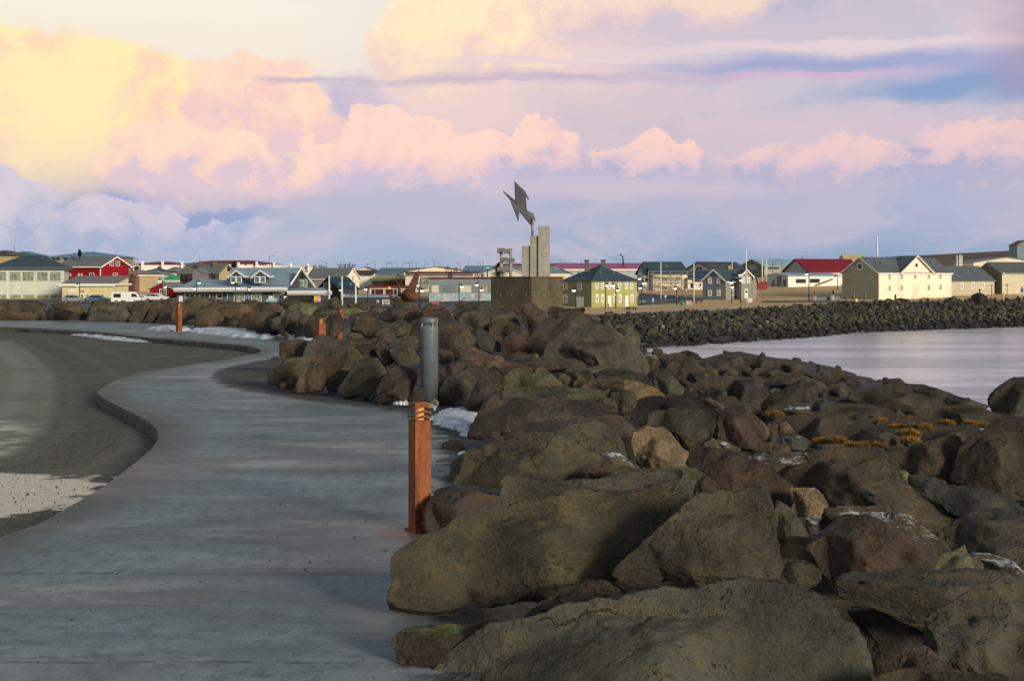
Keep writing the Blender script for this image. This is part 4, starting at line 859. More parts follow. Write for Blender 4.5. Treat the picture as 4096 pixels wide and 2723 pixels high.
# smaller boulders that fill the gaps of the wall, lying on the ground
rg = random.Random(11); npr = np.random.default_rng(12)
def rnd_poly(w, h, rg, k=9):
    return [(w * .5 * math.cos(a) * rg.uniform(.8, 1.1), h * .5 * math.sin(a) * rg.uniform(.78, 1.1)) for a in [2 * math.pi * (i + rg.uniform(-.25, .25)) / k for i in range(k)]]
protos = []
for i in range(14):
    dv, df = ICO[4]; w, h, d = rg.uniform(.9, 1.3), rg.uniform(.6, .95), rg.uniform(.4, .6)
    me = bpy.data.meshes.new("boulder"); p = rock_shape(dv, rnd_poly(w, h, rg), d, 900 + i, 2.8, 7, .07)
    me.from_pydata(p.tolist(), [], df.tolist()); me.polygons.foreach_set("use_smooth", [True] * len(me.polygons)); me.materials.append(M_ROCK); protos.append(me)
def put(mesh, x, y, z, s, col, label, group, m_=None):
    o = bpy.data.objects.new("boulder", mesh); COL.objects.link(o); o.location = (x, y, z); o.scale = (s * rg.uniform(.85, 1.15), s * rg.uniform(.85, 1.2), s * rg.uniform(.8, 1.1))
    o.rotation_euler = (rg.uniform(-.35, .35), rg.uniform(-.35, .35), rg.uniform(0, 6.28)); c = list(RC[col]); k = rg.uniform(.8, 1.2); o.color = (c[0] * k, c[1] * k, c[2] * k, c[3])
    tag(o, label, "boulder", group); return o
nf = 0
for _ in range(4000):
    if nf >= 82: break
    D = 7.5 * (110 / 7.5) ** rg.random(); X = rg.uniform(-.8, 26) if D > 20 else rg.uniform(.4, 6)
    px = 2048 + X / D * F
    if px > 4200 or px < 1700: continue
    z = float(terrain(X, D, False)); 
    if z < -6.3: continue
    nf += 1; s = rg.uniform(.4, .75) * (1 + D * .012)
    ck_ = rg.choice(['br', 'dk', 'pu', 'gy', 'dk']); o = put(protos[rg.randrange(14)], X, D, z - .02 + s * .05, s, ck_, None, "filler boulders low in the near wall")
    ROCKS.append([px, HZ - (z - EYE) * F / D, s * F / D * .8, ck_, o, None])

# far breakwater: the nearest and largest as single boulders, the rest as one mass
far = []
for _ in range(20000):
    if len(far) >= 2300: break
    X = npr.uniform(12, 118); dw = float(dwater(X)); t = npr.random(); D = dw - 2.5 + t * 25
    if abs(X / D) > .385: continue
    if any(abs(X - a) + abs(D - b) < .62 for a, b, *_ in far[-300:]): continue
    z = float(terrain(X, D, False)); far.append((X, D, z, npr.uniform(.5, 1.35) * (.8 if t > .9 else 1)))
def vis(r): return r[3] / r[1] * (1.6 if r[2] > -5.8 else .9)
far.sort(key=lambda r: -vis(r))
fprot = []
for i in range(8):
    dv, df = ICO[3]; me = bpy.data.meshes.new("boulder"); p = rock_shape(dv, rnd_poly(rg.uniform(.9, 1.25), rg.uniform(.7, 1.05), rg, 8), rg.uniform(.4, .6), 950 + i, 2.8, 7, .08)
    me.from_pydata(p.tolist(), [], df.tolist()); me.polygons.foreach_set("use_smooth", [True] * len(me.polygons)); me.materials.append(M_WALLROCK); fprot.append((me, p, df))
me_alg = []
for me, _, _ in fprot[:4]:
    m2 = me.copy(); m2.materials.clear(); m2.materials.append(M_ALGAE); me_alg.append(m2)
NF1 = 0
for (X, D, z, s) in far[:NF1]:
    alg = -5.6 < z < -4.2 and rg.random() < .12
    wet = z < -5.4
    put(rg.choice(me_alg) if alg else fprot[rg.randrange(8)][0], X, D, z + s * .12, s, 'bk' if wet else rg.choice(['gy', 'dk', 'br']),
        "green algae-tinted boulder low on the far breakwater" if alg else "blackish wet boulder at the waterline of the far breakwater" if wet else "dark boulder on the slope of the far breakwater across the inlet",
        "algae-green boulders of the far breakwater" if alg else "wet boulders at the foot of the far breakwater" if wet else "dark boulders of the far breakwater")
def merged(name, lst, m_, color, label):
    vs, fs, n0 = [], [], 0
    for (X, D, z, s) in lst:
        _, p, df = fprot[npr.integers(8)]; a = npr.uniform(0, 6.28); tl = npr.uniform(-.4, .4)
        q = p * s * npr.uniform(.8, 1.2, 3); q = q @ np.array([[math.cos(a), math.sin(a), 0], [-math.sin(a), math.cos(a), 0], [0, 0, 1]]) @ np.array([[1, 0, 0], [0, math.cos(tl), math.sin(tl)], [0, -math.sin(tl), math.cos(tl)]])
        vs.append(q + (X, D, z + s * .12)); fs.append(df + n0); n0 += len(p)
    o = mesh_obj(name, np.concatenate(vs), np.concatenate(fs), m_, smooth=True); o.color = color
    return tag(o, label, "breakwater rocks", kind='stuff')
rest = far[NF1:]
def breakwater_mat():
    m = bpy.data.materials.new("breakwater_mass"); m.use_nodes = True; g = G(m.node_tree); bs = m.node_tree.nodes['Principled BSDF']
    co = g.n('ShaderNodeTexCoord').outputs['Object']; Z = g.xyz(co)[2]; gn_ = g.n('ShaderNodeNewGeometry'); nz = g.xyz(gn_.outputs['Normal'])[2]
    isl = gn_.outputs['Random Per Island']
    c = g.ramp(isl, [(0, (.018, .017, .015)), (.35, (.036, .034, .027)), (.7, (.052, .050, .038)), (.9, (.062, .064, .036)), (1, (.085, .083, .06))])
    n2 = g.noise(co, 2.2, 6, .7); c = g.mix(g.sm(n2, .35, .65), g.v('MULTIPLY', c, (.65, .65, .65)), g.v('MULTIPLY', c, (1.3, 1.3, 1.25)))
    gmk = g.m('MULTIPLY', g.sm(g.m('FRACT', g.m('MULTIPLY', isl, 37.0)), .80, .90), g.m('MULTIPLY', g.sm(nz, 0, .6), g.m('MULTIPLY', g.sm(Z, -5.7, -5.1), g.sm(Z, -4.1, -3.5, 1, 0))))
    c = g.mix(g.m('MULTIPLY', gmk, .8), c, (.075, .11, .018))
    c = g.mix(g.sm(Z, -5.7, -5.0, .9, 0), c, (.010, .010, .010))          # tide-line weed and wet rock
    snow_ = g.m('MULTIPLY', g.sm(g.m('FRACT', g.m('MULTIPLY', isl, 91.0)), .93, .97), g.sm(nz, .75, .9)); c = g.mix(snow_, c, (.5, .52, .55))
    g.put(bs.inputs['Base Color'], c); bs.inputs['Roughness'].default_value = .85
    b = g.n('ShaderNodeBump'); b.inputs['Strength'].default_value = .8; b.inputs['Distance'].default_value = .15; g.put(b.inputs['Height'], n2); m.node_tree.links.new(b.outputs[0], bs.inputs['Normal'])
    return m
M_BW = breakwater_mat()
merged("breakwater_rocks", rest, M_BW, (1, 1, 1, 1), "mass of smaller dark stones making up the far breakwater")
for me, _, _ in fprot: me.materials.clear(); me.materials.append(M_BW)
for m2 in me_alg: m2.materials.clear(); m2.materials.append(M_ALGAE)

rub = []
for _ in range(9000):
    if len(rub) >= 420: break
    D = 12 * (140 / 12) ** npr.random(); X = npr.uniform(.02, .37) * D
    if X < 1.2 or X > 34: continue
    z = float(terrain(X, D, False))
    if z > -6.6: rub.append((X, D, z - .05, npr.uniform(.25, .6) * (1 + D * .008)))
merged("shore_rubble", rub, M_SMOOTH, (.050, .045, .040, .2), "small dark stones lying between the boulders of the near shore")
# labels for the boulders without one of their own: look, size and two landmarks
LM = [(1690, 1850, "the nearest rust bollard"), (1718, 1440, "the grey round bollard"), (1285, 1300, "the half hidden rust bollard"), (1375, 1290, "the leaning rust bollard"), (715, 1268, "the upright rust bollard"), (2100, 1190, "the monument base")]
SH = {}
for r in ROCKS:
    if r[5]:
        t = r[5]; 
        for w in (" with", " jutting", " at ", " behind", " beside", " in front", " below", " right of", " left of", " wedged", " cut off", " peeping", " overlapping", " rising", " standing", " between", " on ", " near", " lying", " pointing", " against", " and", ", ", " leaning on", " half", " above", " resting", " among", " split", " sloping", " under"):
            k = t.find(w)
            if k > 3: t = t[:k]
        SH.setdefault(t, []).append(r)
for t, rs in SH.items():
    if len(rs) == 1: LM.append((rs[0][0], rs[0][1], "the " + t))
used = set()
def rel(dx, dy):
    if abs(dx) > abs(dy) * 1.3: return "right of" if dx > 0 else "left of"
    return "below" if dy > 0 else "above"
def szw(b): return "small" if b < 45 else "mid-sized" if b < 130 else "large"
for r in ROCKS:
    if r[5]: used.add(r[5]); continue
    ns = sorted(LM, key=lambda l: math.hypot(l[0] - r[0], (l[1] - r[1]) * 1.6)); done = False
    for i in range(9):
        for j in range(i + 1, 11):
            a, b = ns[i], ns[j]
            L = f"{szw(r[2])} {RN[r[3]]} boulder {rel(r[0]-a[0], r[1]-a[1])} {a[2]}, {rel(r[0]-b[0], r[1]-b[1])} {b[2]}"
            if L not in used and len(L.split()) <= 16: used.add(L); r[4]["label"] = L; done = True; break
        if done: break
    if not done:
        L = f"{szw(r[2])} {RN[r[3]]} boulder {rel(r[0]-ns[0][0], r[1]-ns[0][1])} {ns[0][2]}"; r[4]["label"] = L; print("weak label", L)
# ---------------------------------------------------------------- town
VW.update({'A': (0, 960, 3.37), 'B': (600, 960, 3.37), 'C': (1200, 960, 3.37), 'M': (1900, 700, 2.8), 'E': (2450, 900, 3.37), 'H': (3050, 900, 3.92), 'K': (3500, 900, 3.92)})
def vx(v, x): return VW[v][0] + x / VW[v][2]
def vy(v, y): return VW[v][1] + y / VW[v][2]
def W3(px, py, D): return Vector(((px - 2048) / F * D, D, EYE - (py - HZ) / F * D))
MT = {}
def cm(key, col=None, **k):
    if key not in MT: MT[key] = mat(key, col, **k)
    return MT[key]
wall = lambda n, c=None, **k: cm("plaster_" + n, c, **{**dict(rough=.85, var=.07, scale=.5, streak=.25, spec=.2), **k})
roofm = lambda n, c=None, **k: cm("roof_" + n, c, **{**dict(rough=.5, var=.10, scale=.4, streak=.15, wave=('X', 1.2), spec=.4), **k})
W_white = wall('white', (.62, .60, .54)); W_cream = wall('cream', (.80, .72, .54)); W_grey = wall('grey', (.20, .21, .22)); W_dk = wall('charcoal', (.055, .058, .066))
W_red = wall('red', (.27, .008, .018), streak=.1); W_green = wall('green', (.36, .37, .14), streak=.1); W_lb = wall('pale_blue', (.42, .47, .54)); W_tan = wall('tan', (.40, .33, .20)); W_black = wall('black', (.03, .03, .035))
W_bgrey = wall('blue_grey', (.21, .25, .27)); W_brick = wall('brick', (.15, .05, .035)); W_olive = wall('olive', (.34, .33, .26)); W_wht2 = wall('bright', (.82, .80, .74))
R_slate = roofm('slate', (.045, .075, .095)); R_grey = roofm('grey', (.17, .185, .19)); R_blue = roofm('light_blue', (.26, .36, .46)); R_navy = roofm('navy', (.02, .045, .07)); R_red = roofm('deep_red', (.20, .008, .02))
R_pink = roofm('magenta', (.48, .07, .20)); R_scar = roofm('scarlet', (.42, .012, .02)); R_teal = roofm('teal', (.03, .17, .23)); R_dk = roofm('dark', (.06, .062, .065)); R_sky = roofm('sky', (.15, .27, .42)); R_moss = roofm('straw', (.38, .36, .16))
T_white = cm('trim_white', (.78, .77, .72), rough=.6, var=.04); T_mar = cm('trim_maroon', (.11, .012, .02), rough=.6); T_dark = cm('trim_dark', (.05, .055, .06), rough=.6); T_green = cm('trim_green', (.05, .14, .06), rough=.6)
GLASS = cm('glass_dark', (.025, .032, .036), rough=.08, var=.5, scale=1.2, spec=.6); CURT = cm('glass_curtained', (.20, .25, .19), rough=.25, var=.5, scale=1.6); STEEL = cm('pole_dark', (.04, .04, .045), rough=.5, metal=.3)
WOOD = cm('wood_weathered', (.16, .12, .08), rough=.8, var=.3); LAMP = cm('lamp_lit', (1.0, .93, .82), emit=1.3); CHIM = cm('chimney_brown', (.14, .10, .065), rough=.9, var=.3)

class House:
    """box house whose near corner, wall ends and heights are given; walls L and R leave the corner at right angles"""
    def __init__(s, name, label, v, xl, xc, xr, yb, ye, D, th=35, cat="house", rlen=None, llen=None, wL=W_white, wR=None, cornice=None):
        s.v = v; pxl, pxc, pxr = vx(v, xl), vx(v, xc), vx(v, xr); pb, pe = vy(v, yb), vy(v, ye)
        if not D: D = ray_ground(pxc, pb, 200)
        s.D = D; t = R(th); s.dL = Vector((-math.cos(t), math.sin(t), 0)); s.dR = Vector((math.sin(t), math.cos(t), 0))
        s.C = Vector(((pxc - 2048) / F * D, D, 0))
        s.L = llen or s.along('L', pxl); s.Rn = rlen or s.along('R', pxr)
        s.zb = EYE - (pb - HZ) / F * D; s.ze = EYE - (pe - HZ) / F * D
        s.C.z = s.zb; s.h = s.ze - s.zb
        s.root = empty(name, s.C); tag(s.root, label, cat)
        s.th = t; s.wL = wL
        b = MB(); lo = -6
        P = lambda p, q, z: s.dL * p + s.dR * q + Vector((0, 0, z)); s.P = P
        c = [P(0, 0, lo), P(s.L, 0, lo), P(s.L, s.Rn, lo), P(0, s.Rn, lo), P(0, 0, s.h), P(s.L, 0, s.h), P(s.L, s.Rn, s.h), P(0, s.Rn, s.h)]
        fs = [(4, 5, 6, 7), (0, 1, 5, 4), (1, 2, 6, 5), (2, 3, 7, 6), (3, 0, 4, 7)]
        if wR is None or wR is wL: b.add(c, fs); b.build('wall', wL, s.root)
        else:
            b.add(c, fs[:4]); b.build('wall', wL, s.root); b2 = MB(); b2.add([c[3], c[0], c[4], c[7]], [(0, 1, 2, 3)]); b2.build('wall', wR, s.root)
    def along(s, face, px):
        r = (px - 2048) / F; d = s.dL if face == 'L' else s.dR
        return (r * s.C.y - s.C.x) / (d.x - r * d.y)
    def zat(s, D, py): return EYE - (py - HZ) / F * D - s.zb
    def roof(s, kind, yr, m, over=.35, thick=.16, trim=None, wallm=None, rx=None, hip=None, xtra=0):
        """yr: row of the ridge (view px)"""
        L, Q, h, P = s.L, s.Rn, s.h, s.P; py = vy(s.v, yr)
        if kind == 'GL': mid = s.C + s.dL * (L / 2)
        elif kind == 'GR': mid = s.C + s.dR * (Q / 2)
        else: mid = s.C + s.dL * (L / 2) + s.dR * (Q / 2)
        zr = s.zat(mid.y, py); s.zr = zr; b = MB(); T = Vector((0, 0, thick))
        def slab(pts):
            v = [Vector(p) for p in pts] + [Vector(p) + T for p in pts]; n = len(pts)
            b.add(v, [tuple(range(n - 1, -1, -1)), tuple(range(n, 2 * n))] + [(i, (i + 1) % n, n + (i + 1) % n, n + i) for i in range(n)])
        if kind in ('GL', 'GR'):
            A, B_ = (L, Q) if kind == 'GL' else (Q, L)
            PP = (lambda u, w, z: P(u, w, z)) if kind == 'GL' else (lambda u, w, z: P(w, u, z))
            sl = (zr - h) / (A / 2); dz = over * sl
            slab([PP(-over, -over, h - dz), PP(-over, B_ + over, h - dz), PP(A / 2, B_ + over, zr), PP(A / 2, -over, zr)])
            slab([PP(A + over, -over, h - dz), PP(A / 2, -over, zr), PP(A / 2, B_ + over, zr), PP(A + over, B_ + over, h - dz)])
            for w in (0, B_): MB().add([PP(0, w, h - .01), PP(A, w, h - .01), PP(A / 2, w, zr - .01)], [(0, 1, 2)]).build('gable', wallm or s.wL, s.root)
            if trim:
                t = MB(); o2 = over + .06
                for (u0, u1) in ((-over, A / 2), (A + over, A / 2)):
                    t.prism([PP(u0, -o2, h - dz - .12), PP(u1, -o2, zr - .12), PP(u1, -o2, zr + thick + .02), PP(u0, -o2, h - dz + thick + .02)], (PP(0, .05, 0) - PP(0, 0, 0)))
                e = -over - .05
                t.prism([PP(e, -over, h - dz - .08), PP(e, -over, h - dz + thick), PP(e, B_ + over, h - dz + thick), PP(e, B_ + over, h - dz - .08)], (PP(.05, 0, 0) - PP(0, 0, 0)))
                t.build('bargeboard', trim, s.root)
        elif kind == 'HIP':
            hp = hip if hip is not None else min(L, Q) / 2; o = over
            if L >= Q: r0, r1 = P(hp, Q / 2, zr), P(L - hp, Q / 2, zr)
            else: r0, r1 = P(L / 2, hp, zr), P(L / 2, Q - hp, zr)
            c = [P(-o, -o, h - .05), P(L + o, -o, h - .05), P(L + o, Q + o, h - .05), P(-o, Q + o, h - .05)]; c2 = [p + T for p in c]
            v = c + c2 + [r0, r1]
            if L >= Q: f = [(4, 5, 9, 8), (5, 6, 9), (6, 7, 8, 9), (7, 4, 8)]
            else: f = [(4, 5, 8), (5, 6, 9, 8), (6, 7, 9), (7, 4, 8, 9)]
            b.add(v, f + [(3, 2, 1, 0), (0, 1, 5, 4), (1, 2, 6, 5), (2, 3, 7, 6), (3, 0, 4, 7)])
        elif kind == 'FLAT':
            o = over; slab([P(-o, -o, h), P(L + o, -o, h), P(L + o, Q + o, h), P(-o, Q + o, h)])
        elif kind == 'SHED':       # rises from the L wall away from the eye
            zr = s.zat(s.C.y + Q, py); s.zr = zr; sl = (zr - h) / Q
            slab([P(-over, -over, h - over * sl), P(L + over, -over, h - over * sl), P(L + over, Q, zr), P(-over, Q, zr)])
            gw = MB()
            for u in (0, L): gw.add([P(u, 0, h - .01), P(u, Q, h - .01), P(u, Q, zr - .01)], [(0, 1, 2)])
            gw.add([P(0, Q, h - .01), P(L, Q, h - .01), P(L, Q, zr - .01), P(0, Q, zr - .01)], [(0, 1, 2, 3)]); gw.build('gable', wallm or s.wL, s.root)
        s.rf = b.build('roof', m, s.root)
        if kind in ('FLAT', 'SHED', 'HIP') and trim:
            t = MB(); o = over + .04
            t.prism([P(-o, -o, h - .18 if kind != 'SHED' else h - .35), P(L + o, -o, h - .18 if kind != 'SHED' else h - .35), P(L + o, -o, h + thick + .03), P(-o, -o, h + thick + .03)], -s.dR * .05)
            t.prism([P(-o, -o, h - .18), P(-o, Q + o, h - .18), P(-o, Q + o, h + thick + .03), P(-o, -o, h + thick + .03)], -s.dL * .05)
            t.build('fascia', trim, s.root)
        return s
    def frame_pts(s, face, x0, y0, x1, y1):
        d = s.dL if face == 'L' else s.dR; n = -(s.dR if face == 'L' else s.dL)
        a, b = s.along(face, vx(s.v, x0)), s.along(face, vx(s.v, x1)); a, b = min(a, b), max(a, b)
        D = (s.C + d * ((a + b) / 2)).y; z0, z1 = s.zat(D, vy(s.v, y1)), s.zat(D, vy(s.v, y0))
        return d, n, a, b, z0, z1
    def window(s, face, x0, y0, x1, y1, fr=T_white, gl=GLASS, nx=2, ny=2, w=.10, name='window', out=0.0, ped=False):
        d, n, a, b, z0, z1 = s.frame_pts(face, x0, y0, x1, y1); m = MB()
        def q(u0, u1, h0, h1, dp0, dp1, mb):
            mb.prism([d * u0 + Vector((0, 0, h0)) + n * dp0, d * u1 + Vector((0, 0, h0)) + n * dp0, d * u1 + Vector((0, 0, h1)) + n * dp0, d * u0 + Vector((0, 0, h1)) + n * dp0], n * (dp1 - dp0))
        o = out
        q(a, b, z0, z0 + w, o, o + .09, m); q(a, b, z1 - w, z1, o, o + .09, m); q(a, a + w, z0 + w, z1 - w, o, o + .09, m); q(b - w, b, z0 + w, z1 - w, o, o + .09, m)
        for i in range(1, nx): u = a + (b - a) * i / nx; q(u - w * .3, u + w * .3, z0 + w, z1 - w, o, o + .07, m)
        for i in range(1, ny): u = z0 + (z1 - z0) * i / ny; q(a + w, b - w, u - w * .3, u + w * .3, o + .005, o + .068, m)
        if ped: m.prism([d * (a - .05) + Vector((0, 0, z1)) + n * o, d * (b + .05) + Vector((0, 0, z1)) + n * o, d * ((a + b) / 2) + Vector((0, 0, z1 + .28)) + n * o], n * .12)
        f = m.build(name, fr, s.root); p = MB(); q(a + w * .5, b - w * .5, z0 + w * .5, z1 - w * .5, o + .01, o + .035, p); p.build('pane', gl, f); return f
    def panel(s, face, x0, y0, x1, y1, m_, name, dp=.06, out=0.0):
        d, n, a, b, z0, z1 = s.frame_pts(face, x0, y0, x1, y1); m = MB()
        m.prism([d * a + Vector((0, 0, z0)) + n * out, d * b + Vector((0, 0, z0)) + n * out, d * b + Vector((0, 0, z1)) + n * out, d * a + Vector((0, 0, z1)) + n * out], n * dp)
        return m.build(name, m_, s.root)
    def band(s, face, y0, y1, m_, name='band', dp=.05):
        d = s.dL if face == 'L' else s.dR; n = -(s.dR if face == 'L' else s.dL); ln = s.L if face == 'L' else s.Rn
        z0, z1 = s.zat(s.D, vy(s.v, y1)), s.zat(s.D, vy(s.v, y0)); m = MB()
        m.prism([Vector((0, 0, z0)), d * ln + Vector((0, 0, z0)), d * ln + Vector((0, 0, z1)), Vector((0, 0, z1))], n * dp); return m.build(name, m_, s.root)
    def chimney(s, x0, y0, x1, y1, m_=CHIM, back=3.0, cap=None):
        D = s.D + back; a, b = W3(vx(s.v, x0), vy(s.v, y1), D) - s.C, W3(vx(s.v, x1), vy(s.v, y0), D) - s.C; w = b.x - a.x
        m = MB().box((a.x, a.y - w / 2, a.z - 1.2), (b.x, a.y + w / 2, b.z)); o = m.build('chimney', m_, s.rf)
        if cap: MB().box((a.x - .12, a.y - w / 2 - .12, b.z), (b.x + .12, a.y + w / 2 + .12, b.z + .18)).build('chimney_cap', cap, s.root)
        return o
    def skylight(s, pts, back, tilt=None):
        """window lying on the front roof slope: view rectangle"""
        for (x0, y0, x1, y1) in pts:
            # intersect with the visible slope: found by walking outward from the eave
            def hit(px, py):
                r = Vector(((px - 2048) / F, 1, -(py - HZ) / F)); fc = back
                if fc == 'L': a, bq, nn = Vector((0, 0, s.h)), s.P(s.L / 2, s.Rn / 2, s.zr), s.dL
                else: a, bq, nn = Vector((0, 0, s.h)), s.P(s.L / 2, s.Rn / 2, s.zr), s.dR
                axis = nn; slope = (bq - a) - axis * (bq - a).dot(axis); nrm = axis.cross(slope).normalized()
                o = Vector((0, 0, EYE)) - s.C; t = (a + Vector((0, 0, .2)) - o).dot(nrm) / r.dot(nrm); return o + r * t
            x0, y0, x1, y1 = vx(s.v, x0), vy(s.v, y0), vx(s.v, x1), vy(s.v, y1)
            q = [hit(x0, y1), hit(x1, y1), hit(x1 - (x1 - x0) * .3, y0), hit(x0 - (x1 - x0) * .3, y0)]
            nn = (q[1] - q[0]).cross(q[3] - q[0]).normalized(); 
            if nn.z < 0: nn = -nn
            MB().prism(q, nn * .12).build('skylight', GLASS_SKY, s.root)
GLASS_SKY = cm('glass_skylight', (.10, .16, .2), rough=.08, spec=.9)

# ---- left side
h = House("office_building", "long white two-storey building with dark grey hipped roof at the left edge of the town", 'A', -60, 865, 900, 870, 392, 300, -13, "building", rlen=12, wL=wall('putty', (.52, .57, .50)))
h.roof('HIP', 205, R_slate, over=1.0, thick=.5, hip=5.2)
for (x0, x1) in [(-60, 82), (128, 280), (303, 457), (500, 645), (672, 818)]:
    h.window('L', x0, 430, x1, 552, cm('frame_putty', (.36, .38, .34)), CURT, 3, 1, .1); h.window('L', x0 + 8, 737, x1 + 6, 850, cm('frame_putty'), CURT, 4, 1, .1)
h.panel('L', 100, 395, 108, 870, T_white, 'downpipe', .08)
h = House("apartment_block", "apartment block with wavy light blue roof behind the dark red house", 'A', 630, 1600, 1625, 330, 232, 430, 3, "building", rlen=14, wL=wall('beige', (.30, .26, .19)))
h.roof('HIP', 160, R_sky, over=.8, thick=.15, hip=12)
for x in (700, 760, 860): h.window('L', x, 240, x + 50, 275, T_dark, GLASS, 2, 1)
h = House("house", "house with teal roof above the long white office at the far left", 'A', 60, 420, 440, 300, 213, 400, 3, rlen=12, wL=W_tan); h.roof('HIP', 155, R_teal, over=.8)
h = House("house", "house with nearly black roof at the very left edge behind the office", 'A', -200, 150, 190, 300, 206, 380, 3, rlen=12, wL=W_tan); h.roof('HIP', 140, R_dk, over=.8)
h = House("red_house", "tall dark red house with white bargeboards and grey roof", 'A', 800, 1365, 1735, 800, 352, 325, 24, wL=W_red)
h.roof('GR', 232, R_grey, over=.6, thick=.2, trim=T_white, wallm=W_red)
for r in [(1475, 282, 1530, 352), (1560, 282, 1612, 355), (1520, 445, 1580, 550)]: h.window('R', *r, nx=2, ny=3)
for r in [(890, 450, 960, 490), (1055, 450, 1075, 495), (1093, 450, 1113, 495), (1205, 445, 1272, 532)]: h.window('L', *r, nx=2, ny=2)
h.panel('R', 1640, 640, 1695, 742, T_white, 'door', .1); h.panel('R', 1535, 640, 1570, 742, T_white, 'door', .1); h.panel('L', 1350, 350, 1362, 560, T_white, 'downpipe', .1)
h = House("workshop", "low cream building with rust stains beside the white office", 'A', 840, 1525, 1530, 835, 600, 285, 4, "building", rlen=9, wL=wall('stained_cream', (.70, .60, .34), streak=.6))
h.roof('SHED', 492, roofm('mauve', (.22, .19, .19)), over=.5, trim=T_white)
for x0, x1 in [(885, 935), (1085, 1130), (1155, 1205), (1222, 1270), (1360, 1405)]: h.window('L', x0, 725, x1, 795, T_white, CURT, 1, 1)
h.panel('L', 920, 662, 1050, 708, T_white, 'sign_board', .1)
h = House("house", "cream house with a bright scarlet roof right of the tall red house", 'A', 1735, 1880, 2180, 760, 480, 330, 62, wL=W_cream, wR=W_tan); h.roof('GL', 462, R_scar, over=.4, trim=T_white, wallm=W_cream); h.window('L', 1765, 500, 1835, 545, T_white, GLASS, 2, 1)
h = House("cottage", "small dark red cottage with grey roof behind the parked white cars", 'A', 2022, 2330, 2345, 800, 655, 300, 6, wL=W_red, rlen=11); h.roof('GL', 580, R_grey, over=.5, trim=cm('trim_grey', (.30, .32, .34)), wallm=W_red)
h.window('L', 2150, 660, 2245, 775, T_white, GLASS, 3, 2, .12); h.panel('L', 2125, 660, 2148, 775, T_dark, 'shutter'); h.panel('L', 2247, 660, 2270, 775, T_dark, 'shutter')
h = House("long_house", "long white block with dark red roof on the skyline above the scarlet roof", 'A', 1770, 2500, 2560, 400, 332, 520, 4, "building", rlen=12, wL=W_wht2); h.roof('HIP', 292, R_red, over=.3, hip=8)
for x in (1908, 2178): h.chimney(x, 282, x + 30, 372, W_wht2, -.4)
for (x0, x1, yb, ye, yr, D, rm, wm, lab) in [(1890, 2240, 520, 440, 378, 430, R_navy, W_white, "house with navy blue roof above the scarlet one"), (1735, 1870, 480, 470, 405, 390, R_grey, W_white, "small house with pale grey roof beside the tall red house"),
      (2190, 2420, 470, 438, 362, 440, R_grey, W_brick, "house with plain grey roof and brick wall under the skyline"), (2225, 2330, 560, 530, 475, 360, roofm('bright_green', (.02, .30, .12)), W_white, "small white house with bright green roof"), (1850, 2180, 520, 470, 402, 400, R_grey, W_lb, "grey roofed house behind the scarlet roof")]:
    h = House("house", lab, 'A', x0, x1, x1 + 8, yb, ye, D, 5, rlen=10, wL=wm); h.roof('HIP', yr, rm, over=.3)
h = House("long_house", "longest white block with dark red roof and white chimneys on the skyline", 'B', 458, 1660, 1700, 400, 325, 520, 3, "building", rlen=14, wL=W_wht2); h.roof('HIP', 275, R_red, over=.3, hip=9)
for x, y in ((420, 295), (1180, 300), (1425, 290), (1660, 300)): h.chimney(x, y, x + 28, 378, W_wht2, -.6)
for x in (1275, 1385, 1475, 1510, 1545): h.window('L', x, 333, x + 25, 345, T_dark, GLASS, 1, 1, .05)
h = House("long_house", "plain low white block with two chimneys on the skyline right of the red roofed block", 'B', 1700, 2140, 2160, 400, 362, 500, 3, "building", rlen=12, wL=W_wht2); h.roof('FLAT', 350, T_white, over=.1)
for x, y in ((1890, 310), (2120, 315)): h.chimney(x, y, x + 28, 378, W_wht2, -.6)
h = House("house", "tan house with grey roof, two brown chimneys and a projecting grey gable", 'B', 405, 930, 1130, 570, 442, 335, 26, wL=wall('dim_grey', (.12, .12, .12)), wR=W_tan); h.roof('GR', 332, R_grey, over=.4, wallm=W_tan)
for r in [(415, 470, 450, 560), (475, 470, 510, 560), (735, 480, 780, 520), (830, 480, 880, 530)]: h.window('L', *r, T_dark, GLASS, 2, 1)
h.window('R', 1040, 360, 1080, 420, T_dark, GLASS, 1, 1); h.chimney(665, 285, 710, 345); h.chimney(855, 275, 903, 345)
h2 = House("house_wing", "grey gabled wing of weathered boards in front of the tan chimneyed house", 'B', 570, 700, 705, 570, 440, 329, 6, "house", rlen=5, wL=wall('boards', (.20, .19, .20), streak=.6)); h2.roof('GL', 386, R_grey, over=.3, wallm=wall('boards'))
# restaurant
RG = wall('slate_blue', (.09, .10, .125))
h = House("restaurant", "long grey restaurant with light blue roof, two dormers and glazed end gable", 'B', 355, 1850, 1860, 835, 672, 282, 3, "restaurant", rlen=22, wL=RG)
rt = h.root
b = MB(); Dq = 282
def Q3(x, y, D): return W3(vx('B', x), vy('B', y), D) - h.C
b.add([Q3(320, 664, 281), Q3(1850, 664, 280), Q3(1890, 603, 288), Q3(990, 603, 290), Q3(700, 522, 300), Q3(620, 520, 300)], [(0, 1, 2, 3), (0, 3, 4, 5)])
b.add([Q3(990, 603, 290), Q3(1890, 603, 288), Q3(2040, 378, 296), Q3(1110, 385, 300)], [(0, 1, 2, 3)]); b.add([Q3(700, 522, 300), Q3(990, 603, 290), Q3(1030, 540, 295)], [(0, 1, 2)])
b.add([Q3(2040, 378, 296), Q3(2225, 632, 302), Q3(1300, 640, 316), Q3(1110, 385, 300)], [(0, 1, 2, 3)])
b.build('roof', R_blue, rt)
gb = MB(); A0, A1, A2 = Q3(1895, 603, 288), Q3(2040, 380, 291), Q3(2222, 632, 294); A3 = Q3(2222, 690, 294); A4 = Q3(1850, 690, 287)
